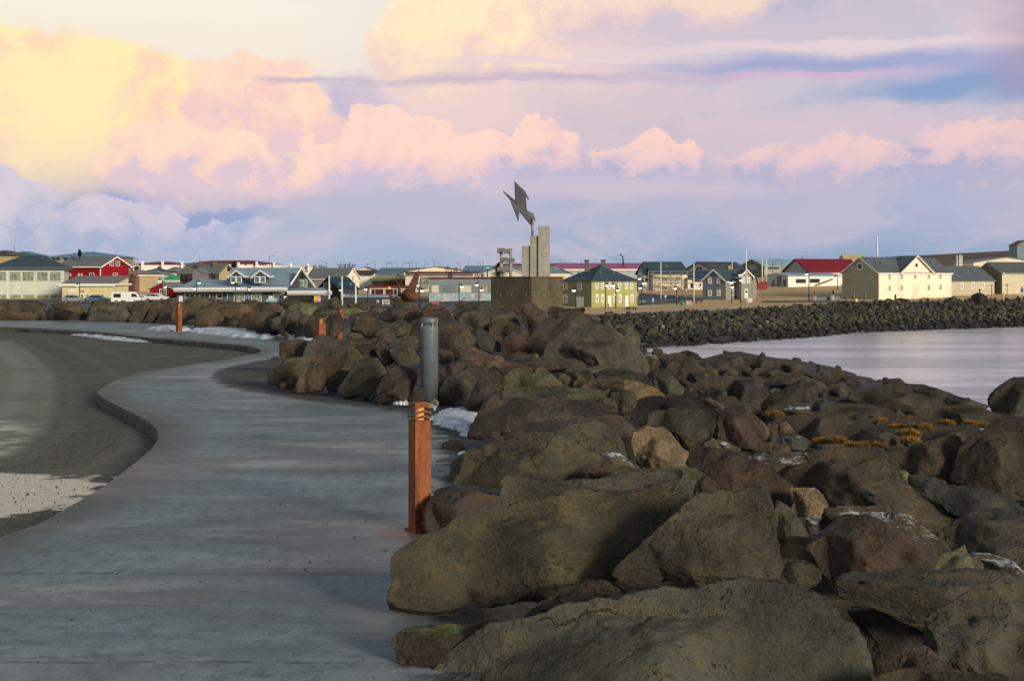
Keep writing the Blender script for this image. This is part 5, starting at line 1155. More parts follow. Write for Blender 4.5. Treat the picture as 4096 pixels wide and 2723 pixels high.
gb.add([A0, A4, A3, A2, A1], [(0, 1, 2, 3, 4)]); gb.build('gable', W_dk, rt)
for o in rt.children:
    if o.name.split('.')[0] in ('roof', 'gable') and o.data.vertices and len(o.data.polygons) < 9: q_ = o.modifiers.new('thickness', 'SOLIDIFY'); q_.thickness = .18; q_.offset = -1
tr = MB(); tr.tube([Q3(1895, 606, 287.6), Q3(2040, 378, 290.6), Q3(2226, 632, 293.6)], .22, 4); tr.tube([Q3(320, 672, 280.6), Q3(1850, 664, 279.6)], .42, 4); tr.tube([Q3(1850, 715, 279.4), Q3(2450, 712, 279)], .42, 4); tr.build('fascia', T_white, rt)
for (xa, xb) in ((1990, 2035), (2040, 2060)): MB().prism([Q3(xa, 515, 290.2), Q3(xb, 515, 290.2), Q3(min(xb, 2055), 420, 290.2), Q3(xa + 28, 440, 290.2)], (0, -.08, 0)).build('window', GLASS, rt)
MB().prism([Q3(2066, 515, 290.6), Q3(2115, 515, 290.8), Q3(2072, 440, 290.6)], (0, -.08, 0)).build('window', GLASS, rt)
for (xa, xb) in ((1968, 2010), (2018, 2068), (2073, 2120)):
    f = MB().box(Q3(xa, 637, 290), Q3(xb, 537, 289.9)).build('window', T_white, rt); MB().box(Q3(xa + 5, 632, 289.9), Q3(xb - 5, 543, 289.8)).build('pane', CURT, f)
MB().box(Q3(1850, 860, 286), Q3(2450, 728, 300)).build('wall', RG, rt); MB().add([Q3(1850, 702, 280), Q3(2450, 700, 280), Q3(2330, 640, 294), Q3(1860, 640, 290)], [(0, 1, 2, 3)]).build('roof', R_blue, rt)
MB().box(Q3(1860, 850, 279.8), Q3(1870, 750, 286)).build('entrance', T_white, rt); MB().prism([Q3(1850, 752, 279.6), Q3(2195, 742, 279.6), Q3(2090, 860, 279.6), Q3(1880, 860, 279.6)], (0, .2, 0)).build('entrance', cm('opening_shade', (.02, .02, .015)), rt)  # flat dark sheet paints the shade inside the opening
for k, (xa, xb) in enumerate(((2212, 2250), (2256, 2300))):
    MB().box(Q3(xa, 832, 279.7), Q3(xb, 735, 279.6)).build('poster', (cm('poster_yellow', (.62, .40, .05), var=.4, scale=2), cm('poster_red', (.6, .38, .36), var=.4, scale=2))[k], rt)
for (xa, xb, apx) in ((1060, 1340, 415), (1380, 1670, 412)):
    xm = (xa + xb) / 2 - 45; dm = MB(); dm.prism([Q3(xa + 8, 505, 287), Q3(xb - 90, 505, 287), Q3(xm, apx + 12, 287)], (0, 6, 0)); dm.box(Q3(xa + 15, 592, 287), Q3(xb - 78, 500, 296)); d_ = dm.build('dormer', W_dk, rt)
    t_ = MB(); t_.tube([Q3(xa - 22, 510, 286.7), Q3(xm, apx, 286.7), Q3(xb - 58, 500, 286.7), Q3(xb, 492, 288.5)], .19, 4); t_.build('bargeboard', T_white, d_)
    t_ = MB(); t_.add([Q3(xa - 24, 506, 286.8), Q3(xm, apx - 4, 286.8), Q3(xm + 120, apx + 4, 295), Q3(xa + 60, 506, 295)], [(0, 1, 2, 3)]); t_.add([Q3(xm, apx - 4, 286.8), Q3(xb - 58, 497, 286.8), Q3(xb, 488, 292), Q3(xm + 120, apx + 4, 295)], [(0, 1, 2, 3)]); t_.build('roof', R_blue, d_)
    f = MB().box(Q3(xa + 28, 577, 287), Q3(xa + 178, 490, 286.9)).build('window', T_white, d_)
    for u in (36, 112): MB().box(Q3(xa + u, 570, 286.9), Q3(xa + u + 55, 497, 286.85)).build('pane', GLASS_SKY, f)
for x0, x1, y1, gl in [(468, 605, 780, GLASS), (668, 810, 780, GLASS), (898, 1048, 790, GLASS), (1132, 1275, 830, CURT), (1362, 1505, 830, CURT), (1660, 1808, 800, CURT)]: h.window('L', x0, 722 if gl is GLASS else 710, x1, y1, T_white, gl, 2, 1, .1)
h.panel('L', 390, 750, 442, 845, T_white, 'door', .08); h.panel('L', 985, 722, 1030, 790, cm('sign_black', (.01, .03, .02)), 'sign', .06, .12); h.panel('L', 990, 775, 1028, 788, cm('sign_green', (.02, .35, .1)), 'sign', .03, .19); h.panel('L', 1290, 738, 1345, 792, cm('sign_blue', (.2, .4, .7)), 'sign', .08)
h.panel('L', 1565, 798, 1770, 832, cm('banner_blue', (.3, .55, .75)), 'banner', .08); h.panel('L', 1600, 752, 1652, 796, T_white, 'sign', .09)
# ---- centre
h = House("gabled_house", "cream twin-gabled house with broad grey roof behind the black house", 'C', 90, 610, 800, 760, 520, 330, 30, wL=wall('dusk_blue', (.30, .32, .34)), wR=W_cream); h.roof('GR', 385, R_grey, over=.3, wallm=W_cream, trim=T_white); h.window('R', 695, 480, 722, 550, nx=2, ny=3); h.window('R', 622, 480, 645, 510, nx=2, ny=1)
h = House("black_house", "small black house with navy roof and two skylights behind the white flagpoles", 'C', 240, 540, 790, 800, 668, 292, 50, wL=W_dk, wR=W_dk); h.roof('GL', 508, R_navy, over=.3, wallm=W_dk); h.skylight([(520, 580, 560, 612), (665, 580, 705, 612)], 'R')
h.window('L', 320, 575, 420, 650, T_white, GLASS, 3, 2)
for x in (580, 630, 692): h.window('R', x, 737, x + 32, 765, T_white, GLASS, 2, 1)
h = House("house", "plain white house with dark flat-pitched roof right of the cream twin-gabled one", 'C', 720, 965, 1010, 660, 468, 350, 10, wL=W_wht2); h.roof('SHED', 415, R_dk, over=.5)
h = House("school_building", "low brick building with green fascia and straw-coloured roof behind the rusty anchor", 'C', 965, 1425, 1440, 650, 535, 340, 3, "building", rlen=12, wL=W_brick); h.roof('SHED', 478, roofm('straw2', (.40, .27, .12)), over=.3, trim=T_green); h.panel('L', 985, 545, 1085, 620, GLASS, 'window')
h = House("garage", "low garage with maroon fascia, white piers and dark maroon doors", 'C', 940, 1410, 1430, 765, 640, 300, 3, "building", rlen=8, wL=W_white); h.roof('FLAT', 630, T_mar, over=.4, thick=.4)
for x0, x1, m_ in [(965, 1005, GLASS), (1015, 1120, T_mar), (1155, 1255, T_mar), (1270, 1302, GLASS)]: h.panel('L', x0, 660, x1, 742, m_, 'door', .07)
h = House("bar", "dark grey low building with pale blue roof edge and white latticed window", 'C', 575, 1222, 1228, 890, 772, 270, 2, "building", rlen=12, wL=W_dk); h.roof('SHED', 742, R_blue, over=.3, thick=.12); h.window('L', 1110, 805, 1205, 885, T_white, GLASS, 5, 2, .12); h.window('L', 1035, 808, 1065, 842, T_white, GLASS, 1, 1)
h = House("community_hall", "modern white and grey building with maroon roof edge behind the mural wall", 'C', 1420, 2330, 2420, 800, 440, 330, 4, "building", rlen=14, wL=W_white); h.roof('FLAT', 425, T_mar, over=.5, thick=.25); h.band('L', 442, 490, wall('mid_grey', (.16, .16, .17))); h.window('L', 1620, 505, 1900, 595, T_dark, CURT, 3, 1, .12); h.panel('L', 1615, 600, 1730, 650, W_bgrey, 'balcony', .8); h.panel('L', 1995, 445, 2055, 505, W_dk, 'recess_shade', .12)  # last panel is raised; its dark colour stands for a shaded recess
h = House("mural_building", "grey flat-roofed building with maroon cap, boarded windows and a painted mural", 'C', 1735, 2870, 2900, 905, 525, 280, 2, "building", rlen=14, wL=W_bgrey); h.roof('FLAT', 510, T_mar, over=.15, thick=.35)
for x0, x1, m_ in [(1775, 1868, W_white), (1940, 2087, wall('dim_board', (.17, .21, .22))), (2160, 2308, W_white)]: h.panel('L', x0, 613, x1, 708, m_, 'window_board', .08)
h.panel('L', 2395, 620, 2530, 710, W_tan, 'window_board', .08)
mm = bpy.data.materials.new("mural_paint"); mm.use_nodes = True; g = G(mm.node_tree); bs = mm.node_tree.nodes['Principled BSDF']; co = g.n('ShaderNodeTexCoord').outputs['Object']
nn = g.noise(g.v('MULTIPLY', co, (.35, 1, 1.3)), 1.0, 5, .6, 1.5); c = g.ramp(nn, [(0, (.10, .12, .13)), (.42, (.24, .30, .33)), (.5, (.55, .62, .64)), (.56, (.12, .30, .38)), (.62, (.50, .56, .58)), (1, (.7, .75, .76))], 'LINEAR'); g.put(bs.inputs['Base Color'], c)
h.panel('L', 1740, 718, 2860, 902, mm, 'mural', .05)
h = House("long_hall", "very long low hall with blue-grey roof on the skyline left of the anchor", 'C', 1000, 1600, 1660, 520, 468, 450, 12, "building", rlen=16, wL=W_white); h.roof('GR', 380, roofm('dusk', (.13, .20, .27)), over=.2)
h = House("hall", "cream low-gabled hall behind the modern white building", 'C', 1400, 2270, 2300, 520, 428, 430, 3, "building", rlen=16, wL=W_cream); h.roof('GL', 362, R_dk, over=.3)
h = House("hall", "hall with light blue roof on the skyline left of the monument", 'C', 2185, 2780, 2800, 480, 430, 460, 3, "building", rlen=16, wL=W_lb); h.roof('SHED', 352, R_sky, over=.3)
h = House("house", "small cream house with a brown roof right of the broad grey roof", 'C', 725, 1010, 1020, 480, 412, 460, 3, rlen=10, wL=W_tan); h.roof('GL', 370, R_dk, over=.3, wallm=W_cream)
# ---- centre right
h = House("magenta_hall", "very long hall with magenta roof behind the green house", 'M', 835, 1880, 1900, 1200, 1060, 420, 4, "building", rlen=22, wL=W_lb); h.roof('SHED', 992, R_pink, over=.4, trim=T_white)
h = House("red_roofed_hall", "hall with dark red roof seen behind the wave-shaped blocks of the monument", 'M', 290, 900, 920, 1200, 1015, 400, 4, "building", rlen=18, wL=roofm('dusk')); h.roof('SHED', 996, R_red, over=.3)
h = House("white_shed", "white low-gabled shed behind the conifer left of the monument", 'M', 110, 520, 530, 1200, 1100, 340, 4, "building", rlen=14, wL=W_white); h.roof('GL', 1035, roofm('whitish', (.55, .56, .56)), over=.3)
h = House("blue_gable_hall", "hall with grey-blue low gable between the monument columns and the green house", 'M', 840, 1075, 1085, 1200, 1105, 360, 4, "building", rlen=14, wL=W_cream); h.roof('GL', 1053, roofm('dusk'), over=.3, wallm=roofm('dusk'))
sg = MB().box(W3(vx('M', 95), vy('M', 1050), 330), W3(vx('M', 182), vy('M', 1032), 330.3)); c0 = Vector((W3(vx('M', 138), vy('M', 1200), 330)))
e = empty("billboard", c0); tag(e, "green sign board with pale lettering on the roofs left of the monument", "sign"); o = sg.build('board', cm('sign_green'), e); o.location = -c0
MB().box((-.15, .3, -2), (.15, .6, W3(0, vy('M', 1050), 330).z - c0.z)).build('post', STEEL, e)
MB().box(W3(vx('M', 122), vy('M', 1045), 329.9), W3(vx('M', 160), vy('M', 1037), 329.95)).build('lettering', T_white, e).location = -c0
h = House("green_house", "two-storey yellow-green house with dark slate hipped roof and white windows", 'M', 985, 1305, 1812, 1481, 1190, 0, 57, "house", wL=wall('green_shaded', (.24, .26, .15), streak=.1), wR=W_green)  # left wall's green is darkened in its colour for the shaded side
GH = h; h.roof('HIP', 1003, R_slate, over=.45, thick=.12, hip=h.L * .62)
h.chimney(1228, 962, 1272, 1010, wall('chimney_green', (.10, .13, .09)), 5, T_dark); h.chimney(1413, 960, 1460, 1010, wall('chimney_green'), 9, T_dark)
for r in [(992, 1197, 1036, 1283), (1154, 1197, 1198, 1283)]: h.window('L', *r, nx=2, ny=3, w=.16)
h.window('L', 992, 1352, 1038, 1433, nx=2, ny=3, w=.16, ped=True); h.panel('L', 1142, 1362, 1217, 1478, T_white, 'door', .1)
for x in (1362, 1423, 1500, 1560, 1617, 1693, 1751): h.window('R', x - 17, 1188, x + 17, 1277, nx=2, ny=3, w=.15)
for x in (1365, 1426, 1562, 1621, 1754): h.window('R', x - 17, 1347, x + 17, 1428, nx=2, ny=3, w=.15, ped=True)
for x0, x1 in ((1485, 1522), (1677, 1714)): h.panel('R', x0, 1350, x1, 1470, T_white, 'door', .1)
h.skylight([(1395, 1090, 1418, 1110), (1542, 1087, 1565, 1108)], 'R'); h.skylight([(1155, 1094, 1180, 1115)], 'L')
# scaffolded house
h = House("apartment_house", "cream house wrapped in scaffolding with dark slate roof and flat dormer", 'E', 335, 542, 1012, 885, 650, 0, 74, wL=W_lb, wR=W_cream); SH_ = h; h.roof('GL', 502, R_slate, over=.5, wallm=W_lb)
for r in [(625, 700, 735, 755), (860, 697, 942, 750), (640, 828, 737, 870), (865, 828, 942, 870)]: h.window('R', *r, T_white, CURT, 3, 1, .1)
h.window('L', 448, 710, 470, 768, T_dark, GLASS, 1, 1)
dz = MB().box(W3(vx('E', 588), vy('E', 645), h.D + 4) - h.C, W3(vx('E', 762), vy('E', 542), h.D + 9) - h.C).build('dormer', T_dark, h.root); MB().box(W3(vx('E', 598), vy('E', 618), h.D + 3.9) - h.C, W3(vx('E', 752), vy('E', 550), h.D + 4) - h.C).build('pane', CURT, dz)
sc_root = empty("scaffolding", W3(vx('E', 780), vy('E', 890), h.D - 1.5)); tag(sc_root, "weathered scaffolding standing in front of the cream apartment house", "scaffolding"); c0 = sc_root.location.copy(); Ds = h.D - 1.5
st = MB(); dk_ = MB()
for x in (485, 545, 655, 780, 930, 1010, 1095): 
    for dd_ in (0, 1.2): a = W3(vx('E', x), vy('E', 885), Ds - dd_) - c0; bq = W3(vx('E', x), vy('E', 620), Ds - dd_) - c0; st.tube([a, bq], .09, 5)
for y in (630, 665, 720, 785, 870): st.tube([W3(vx('E', 480), vy('E', y), Ds) - c0, W3(vx('E', 1105), vy('E', y - 4), Ds) - c0], .07, 5)
for (xa, ya, xb, yb_) in [(545, 885, 650, 785), (655, 785, 780, 665), (780, 785, 930, 885), (930, 665, 850, 750), (930, 785, 980, 885), (510, 785, 560, 665), (1095, 785, 1200, 850)]: st.tube([W3(vx('E', xa), vy('E', ya), Ds - .6) - c0, W3(vx('E', xb), vy('E', yb_), Ds - .6) - c0], .07, 5)
for y in (668, 787): dk_.box(W3(vx('E', 480), vy('E', y + 4), Ds - 1.3) - c0, W3(vx('E', 1100), vy('E', y), Ds) - c0)
st.build('tubes', cm('scaffold_tube', (.26, .24, .21), rough=.6), sc_root); dk_.build('planks', WOOD, sc_root)
h = House("white_annex", "white gabled annex with dark blue roof left of the scaffolding", 'E', 336, 415, 482, 885, 650, 0, 55, wL=W_lb, wR=W_white); h.roof('GL', 562, R_navy, over=.3, wallm=W_lb); h.window('R', 445, 710, 470, 768, T_dark, GLASS, 1, 1)
h = House("hall", "dark-roofed hall with a light blue gable above the grey house", 'E', 1012, 1325, 1790, 640, 596, 370, 60, "building", wL=W_lb, wR=W_grey); h.roof('GL', 508, R_dk, over=.6, thick=.3, wallm=W_lb); h.window('L', 1133, 570, 1163, 605, T_dark, GLASS, 1, 1); h.window('L', 1176, 570, 1206, 605, T_dark, GLASS, 1, 1)
h.skylight([(1330, 545, 1365, 560), (1480, 545, 1520, 560), (1680, 540, 1720, 555)], 'R'); h.chimney(1560, 548, 1592, 597, W_tan, 2)
h = House("house", "low white house with blue-black roof between the scaffolding and the grey house", 'E', 1012, 1345, 1360, 868, 732, 0, 4, rlen=10, wL=W_wht2); h.roof('SHED', 620, R_navy, over=.3); h.panel('L', 1085, 742, 1205, 765, W_dk, 'balcony', .3); h.window('L', 1175, 787, 1195, 822, T_dark, GLASS, 1, 1); h.window('L', 1055, 780, 1090, 850, T_dark, GLASS, 1, 1)
h = House("grey_house", "grey two-storey house with slate roof, white gable trim and six white windows", 'E', 1215, 1527, 1655, 1012, 752, 0, 38, wL=wall('grey_shaded', (.165, .19, .215), streak=.05), wR=wall('grey_lit', (.27, .27, .235), streak=.05)); g1 = h  # one grey plaster: shade put into the left wall's colour, light into the right's
h.Rn = 12.5; h.roof('GL', 606, R_slate, over=.35, trim=T_white, wallm=wall('grey_shaded'))
for r in [(1287, 708, 1335, 793), (1407, 706, 1453, 791), (1287, 872, 1335, 960), (1407, 870, 1455, 958)]: h.window('L', *r, nx=2, ny=3, w=.17)
h.window('R', 1597, 867, 1643, 953, nx=2, ny=3, w=.17)
g2 = House("grey_house_bay", "projecting gabled bay of the grey house with white door and twin windows", 'E', 1655, 1718, 1880, 1008, 690, g1.D + 1.2, 66, "house", wL=wall('grey_shaded'), wR=wall('grey_lit')); g2.roof('GR', 606, R_slate, over=.35, trim=T_white, wallm=wall('grey_lit'))  # bay walls repeat the shaded and lit plaster colours
for r in [(1740, 703, 1785, 786), (1807, 701, 1851, 785)]: g2.window('R', *r, nx=2, ny=3, w=.17)
g2.panel('R', 1776, 862, 1822, 990, T_white, 'door', .1); g2.panel('R', 1790, 880, 1810, 915, GLASS, 'door_glass', .05, .12)
for x in (1777, 1815): g2.panel('R', x - 6, 640, x + 6, 656, T_white, 'vent', .1)
g3 = House("grey_house_wing", "low right wing of the grey house with slate roof", 'E', 1872, 1882, 1942, 1006, 740, g1.D + 3, 66, "house", wL=wall('grey_lit'), llen=6); g3.roof('GR', 660, R_slate, over=.3, wallm=wall('grey_lit'))
h = House("long_hall", "very long hall with sky blue roof and dark gable right of the grey house", 'E', 1745, 2045, 2900, 662, 550, 400, 62, "building", wL=wall('dusk_grey', (.14, .15, .16)), wR=W_olive); h.roof('GL', 468, R_sky if False else roofm('pale_sky', (.28, .45, .60)), over=.6, thick=.25, wallm=wall('dusk_grey'))
for x in (1845, 1880, 1915): h.window('L', x, 545, x + 22, 595, T_white, GLASS, 1, 1)
h.window('R', 2095, 572, 2160, 595, T_dark, GLASS, 2, 1); h.window('R', 2170, 572, 2240, 595, T_dark, GLASS, 2, 1)
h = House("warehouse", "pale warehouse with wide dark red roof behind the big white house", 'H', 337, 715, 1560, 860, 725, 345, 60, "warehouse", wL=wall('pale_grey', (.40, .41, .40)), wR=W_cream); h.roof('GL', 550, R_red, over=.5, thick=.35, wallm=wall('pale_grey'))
h = House("house", "small house with straw-coloured metal roof on the skyline above the red warehouse", 'H', 1215, 1280, 1620, 620, 525, 420, 62, wL=W_lb, wR=W_lb); h.roof('GL', 470, R_moss, over=.3, wallm=W_lb)
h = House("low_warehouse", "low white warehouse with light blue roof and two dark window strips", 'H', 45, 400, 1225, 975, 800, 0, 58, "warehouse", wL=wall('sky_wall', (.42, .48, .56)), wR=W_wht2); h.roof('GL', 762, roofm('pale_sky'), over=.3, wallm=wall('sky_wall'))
h.window('R', 522, 848, 677, 910, T_dark, GLASS, 4, 1); h.window('R', 740, 842, 893, 906, T_dark, GLASS, 4, 1); h.panel('L', 148, 858, 190, 960, GLASS, 'door'); h.panel('L', 228, 800, 295, 960, wall('mid_grey'), 'recess_shade', .08); h.panel('L', 325, 853, 370, 958, GLASS, 'door')  # raised grey panel on the left wall carries the recess's shade as colour
d_, n_, a_, b_, z0, z1 = h.frame_pts('R', 820, 850, 1080, 945); MB().tube([d_ * a_ + n_ * .4 + Vector((0, 0, z0)), d_ * b_ + n_ * .4 + Vector((0, 0, z1))], .18, 4).build('conveyor', WOOD, h.root)
# big white house
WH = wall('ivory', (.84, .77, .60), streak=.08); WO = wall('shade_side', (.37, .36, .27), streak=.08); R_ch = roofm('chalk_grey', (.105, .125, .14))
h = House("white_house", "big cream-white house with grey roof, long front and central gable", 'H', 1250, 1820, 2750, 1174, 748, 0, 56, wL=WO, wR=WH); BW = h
h.v = 'K'; h.Rn = h.along('R', vx('K', 1192)); 
for ch in list(h.root.children): bpy.data.objects.remove(ch, do_unlink=True)
P = h.P; c = [P(0, 0, -6), P(h.L, 0, -6), P(h.L, h.Rn, -6), P(0, h.Rn, -6), P(0, 0, h.h), P(h.L, 0, h.h), P(h.L, h.Rn, h.h), P(0, h.Rn, h.h)]
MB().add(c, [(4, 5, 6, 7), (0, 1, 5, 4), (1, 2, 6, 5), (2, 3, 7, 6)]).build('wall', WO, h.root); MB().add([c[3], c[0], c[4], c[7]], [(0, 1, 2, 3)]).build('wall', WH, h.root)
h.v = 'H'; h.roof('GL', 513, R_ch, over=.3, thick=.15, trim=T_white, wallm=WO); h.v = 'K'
for ys in ((763, 862), (943, 1040)):
    for k, x in enumerate((205, 393, 605, 817, 1003)):
        if k == 2 and ys[0] > 900: continue
        dy = -4 * k; h.window('R', x - 1, ys[0] + dy, x + 43, ys[1] + dy, T_white, GLASS, 2, 3, .13, out=.05 if 0 < k < 4 else 0)
# central gable, standing 5 cm proud of the front
a0, a1 = h.along('R', vx('K', 388)), h.along('R', vx('K', 893)); am = (a0 + a1) / 2; zt = h.zat((h.C + h.dR * am).y, vy('K', 492)); n_ = -h.dL
MB().prism([h.dR * a0 + Vector((0, 0, -1)), h.dR * a1 + Vector((0, 0, -1)), h.dR * a1 + Vector((0, 0, h.h)), h.dR * am + Vector((0, 0, zt)), h.dR * a0 + Vector((0, 0, h.h))], n_ * .05).build('gable', WH, h.root)
rb = MB()
for (u0, u1) in ((a0 - .3, am), (a1 + .3, am)):
    q = [h.dR * u0 + n_ * .5 + Vector((0, 0, h.h - .2)), h.dR * am + n_ * .5 + Vector((0, 0, zt)), h.dR * am + h.dL * (h.L / 2) + Vector((0, 0, zt)), h.dR * u0 + h.dL * .1 + Vector((0, 0, h.h - .2))]
    rb.prism(q, (0, 0, .16))
rb.build('roof', R_ch, h.root)
tb = MB(); tb.tube([h.dR * (a0 - .3) + n_ * .53 + Vector((0, 0, h.h - .2)), h.dR * am + n_ * .53 + Vector((0, 0, zt + .05)), h.dR * (a1 + .3) + n_ * .53 + Vector((0, 0, h.h - .2))], .2, 4); tb.build('bargeboard', T_white, h.root)
h.panel('R', 580, 942, 678, 1138, wall('door_white', (.70, .66, .58)), 'door', .06, .05); h.skylight([(15, 578, 42, 612), (95, 575, 140, 610), (775, 563, 820, 598), (875, 560, 918, 595)], 'R')
for u in (60, 365, 888, 1188): h.panel('R', u, 742, u + 6, 1130, T_white, 'downpipe', .09, .01)
def roundwin(par, c, n, r):
    f = MB(); u = n.cross(Vector((0, 0, 1))).normalized(); w = Vector((0, 0, 1)); ring = [c + (u * math.cos(t) + w * math.sin(t)) * r for t in np.linspace(0, 2 * math.pi, 20, endpoint=False)]
    f.prism(ring, n * .08); o = f.build('window', T_white, par); MB().prism([c + (p - c) * .72 + n * .09 for p in ring], n * .03).build('pane', GLASS, o)
roundwin(h.root, h.dL * (h.L / 2) - h.dR * .02 + Vector((0, 0, h.zat((h.C + h.dL * (h.L / 2)).y, vy('H', 648)))), -h.dR, .75)
roundwin(h.root, h.dR * am + n_ * .06 + Vector((0, 0, h.zat((h.C + h.dR * am).y, vy('K', 630)))), n_, .5)
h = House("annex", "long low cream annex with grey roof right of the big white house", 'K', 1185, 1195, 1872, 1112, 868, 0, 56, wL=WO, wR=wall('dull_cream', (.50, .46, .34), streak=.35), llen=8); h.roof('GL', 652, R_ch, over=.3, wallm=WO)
for r in [(1335, 903, 1382, 1008), (1504, 898, 1552, 1003), (1667, 893, 1714, 998)]: h.window('R', *r, nx=2, ny=3, w=.2)
h.skylight([(1530, 690, 1565, 725)], 'R')
h = House("storehouse", "tall cream storehouse with grey roof at the right edge of the town", 'K', 1560, 1992, 3000, 1085, 758, 0, 60, "warehouse", wL=wall('store_shaded', (.22, .21, .15), streak=.3), wR=wall('store_cream', (.56, .52, .38))); h.roof('GL', 590, roofm('store_grey', (.10, .115, .115)), over=.2, trim=cm('trim_grey'), wallm=wall('store_shaded'))  # left wall's darker colour paints in the shade on the gable
h = House("hall", "cream hall with flat blue-grey roof behind the tall storehouse", 'K', 1545, 2600, 2650, 700, 590, 350, 4, "building", rlen=20, wL=W_cream); h.roof('GL', 508, roofm('dusk'), over=.3, wallm=W_cream)
h = House("tower_house", "blue-grey building with dark red roof on the hill at the right edge", 'K', 2232, 2500, 2520, 500, 312, 480, 4, "building", rlen=10, wL=wall('tower', (.20, .27, .32))); h.roof('GL', 240, R_red, over=.3, wallm=wall('tower'))
for k, (x, y) in enumerate(((1286, 480), (1329, 470), (1362, 473))):
    c0 = W3(vx('K', x), vy('K', 680), 330); top = W3(vx('K', x), vy('K', y), 330).z - c0.z; w = .19 if k == 1 else .12
    tag(MB().tube([(0, 0, -3), (0, 0, top)], w, 12).build('chimney_pipe', T_white, loc=c0, smooth=True), ["thin left white pipe of three above the cream annex", "thick middle white pipe of three above the cream annex", "right white pipe of three above the cream annex"][k], "pipe", "white pipes above the annex")
# ---------------------------------------------------------------- bollards on the path
RUST = bpy.data.materials.new("corten_rust"); RUST.use_nodes = True; g = G(RUST.node_tree); bs = RUST.node_tree.nodes['Principled BSDF']; co = g.n('ShaderNodeTexCoord').outputs['Object']
n1 = g.noise(co, 9, 6, .65); n2 = g.noise(co, 55, 5, .7); c = g.mix(g.sm(n1, .3, .7), (.19, .050, .014), (.32, .092, .024)); c = g.mix(g.sm(n2, .4, .7, 0, .5), c, (.33, .11, .04))
c = g.mix(g.sm(g.noise(g.v('MULTIPLY', co, (6, 6, .8)), 2, 6, .7), .48, .66, 0, .85), c, (.07, .022, .012)); c = g.mix(g.sm(g.noise(co, 24, 5, .7), .58, .72, 0, .7), c, (.36, .16, .07)); g.put(bs.inputs['Base Color'], c); bs.inputs['Roughness'].default_value = .8
b = g.n('ShaderNodeBump'); b.inputs['Strength'].default_value = .5; b.inputs['Distance'].default_value = .004; g.put(b.inputs['Height'], n2); RUST.node_tree.links.new(b.outputs[0], bs.inputs['Normal'])
AMBER = cm('amber_lens', (.75, .42, .10), rough=.3); M_GREY = mat("bollard_grey", (.115, .145, .165), .45, .12, 5, .15, 60, spec=.5)
def rust_bollard(loc, rz, label, h=.93, w=.112, lean=0, wide=0):
    e = empty("light_bollard", loc, rz); tag(e, label, "bollard", "rust-brown light bollards along the path"); e.rotation_euler = (0, lean, rz) if lean else (0, 0, rz)
    a = w / 2; hb = h - .125
    MB().box((-a, -a, .012), (a, a, hb)).build('post', RUST, e, bevel=.003)
    MB().box((-a - .022, -a - .022, 0), (a + .022, a + .022, .012)).build('base_plate', RUST, e, bevel=.002)
    for z in (hb + .012, hb + .050, hb + .088):
        pts = []
        for i in range(13):
            u = -1 + 2 * i / 12; pts.append((u * (a + .004), .006 * math.sin(u * 4.2 + .6) + .004))
        m = MB(); top = [(-a - .004, x, z + dz + .012) for x, dz in pts] + [(-a - .004, x, z + dz) for x, dz in pts[::-1]]
        m.prism(top, (2 * a + .008, 0, 0)); m.build('louvre', RUST, e)
    MB().lathe([(a * .55, hb), (a * .55, hb + .118)], 16).build('lens', AMBER, e, smooth=False)
    MB().box((-a, -a, hb + .113), (a, a, hb + .125)).build('cap', RUST, e, bevel=.002)
    o = MB().lathe([(.006, 0), (.006, .003)], 10).build('bolt_hole', cm('trim_dark'), e); o.location = (a * .3, -a - .001, .08); o.rotation_euler = (R(90), 0, 0)
    return e
x1, y1_, _ = gp(1678, 2120)
rust_bollard((x1, y1_, 0), R(-62), "nearest rust-brown square bollard, standing at the path edge beside the big boulders", .935, .125)
rust_bollard((-4.25, 31.6, 0), R(-56), "upright rust bollard half hidden behind the near pile of boulders", .95, .165)
rust_bollard((gp(1348, 1372)[0], 40.5, 0), R(-56), "rust bollard leaning to the right beside the half hidden one", .98, .14, lean=R(9.5))
x3, y3, _ = gp(716, 1326)
rust_bollard((x3, y3, 0), R(-50), "upright rust bollard beside the snow and the far bend of the kerb", .97, .16)
# grey round bollard
xg, yg, _ = gp(1718, 1622); e = empty("light_bollard", (xg, yg, 0)); tag(e, "thick grey round metal bollard with a flat cap behind the nearest rust bollard", "bollard")
k = yg / F; r = 35 * k; H = lambda px: (1622 - px) * k
_po = MB().lathe([(r, -.05), (r, H(1318)), (r * 1.005, H(1316)), (r * 1.005, H(1309)), (r * .62, H(1293))], 40).build('post', M_GREY, e, smooth=False, bevel=0)
for p in _po.data.polygons: p.use_smooth = len(p.vertices) == 4
for a in (0, 90, 180, 270):
    t = R(a + 20); MB().prism([(math.cos(t) * r * .80, math.sin(t) * r * .80, H(1312)), (math.cos(t) * r * .98, math.sin(t) * r * .98, H(1312)), (math.cos(t) * r * .98, math.sin(t) * r * .98, H(1288)), (math.cos(t) * r * .80, math.sin(t) * r * .80, H(1288))], (-math.sin(t) * .02, math.cos(t) * .02, 0)).build('cap_strut', M_GREY, e)
MB().lathe([(r * .42, H(1296)), (r * .42, H(1288))], 20).build('lens', cm('lens_frosted', (.10, .12, .13), rough=.3), e)
MB().lathe([(r * .97, H(1290)), (r * .98, H(1289)), (r * .98, H(1272.5)), (r * .95, H(1271))], 40).build('cap', M_GREY, e)

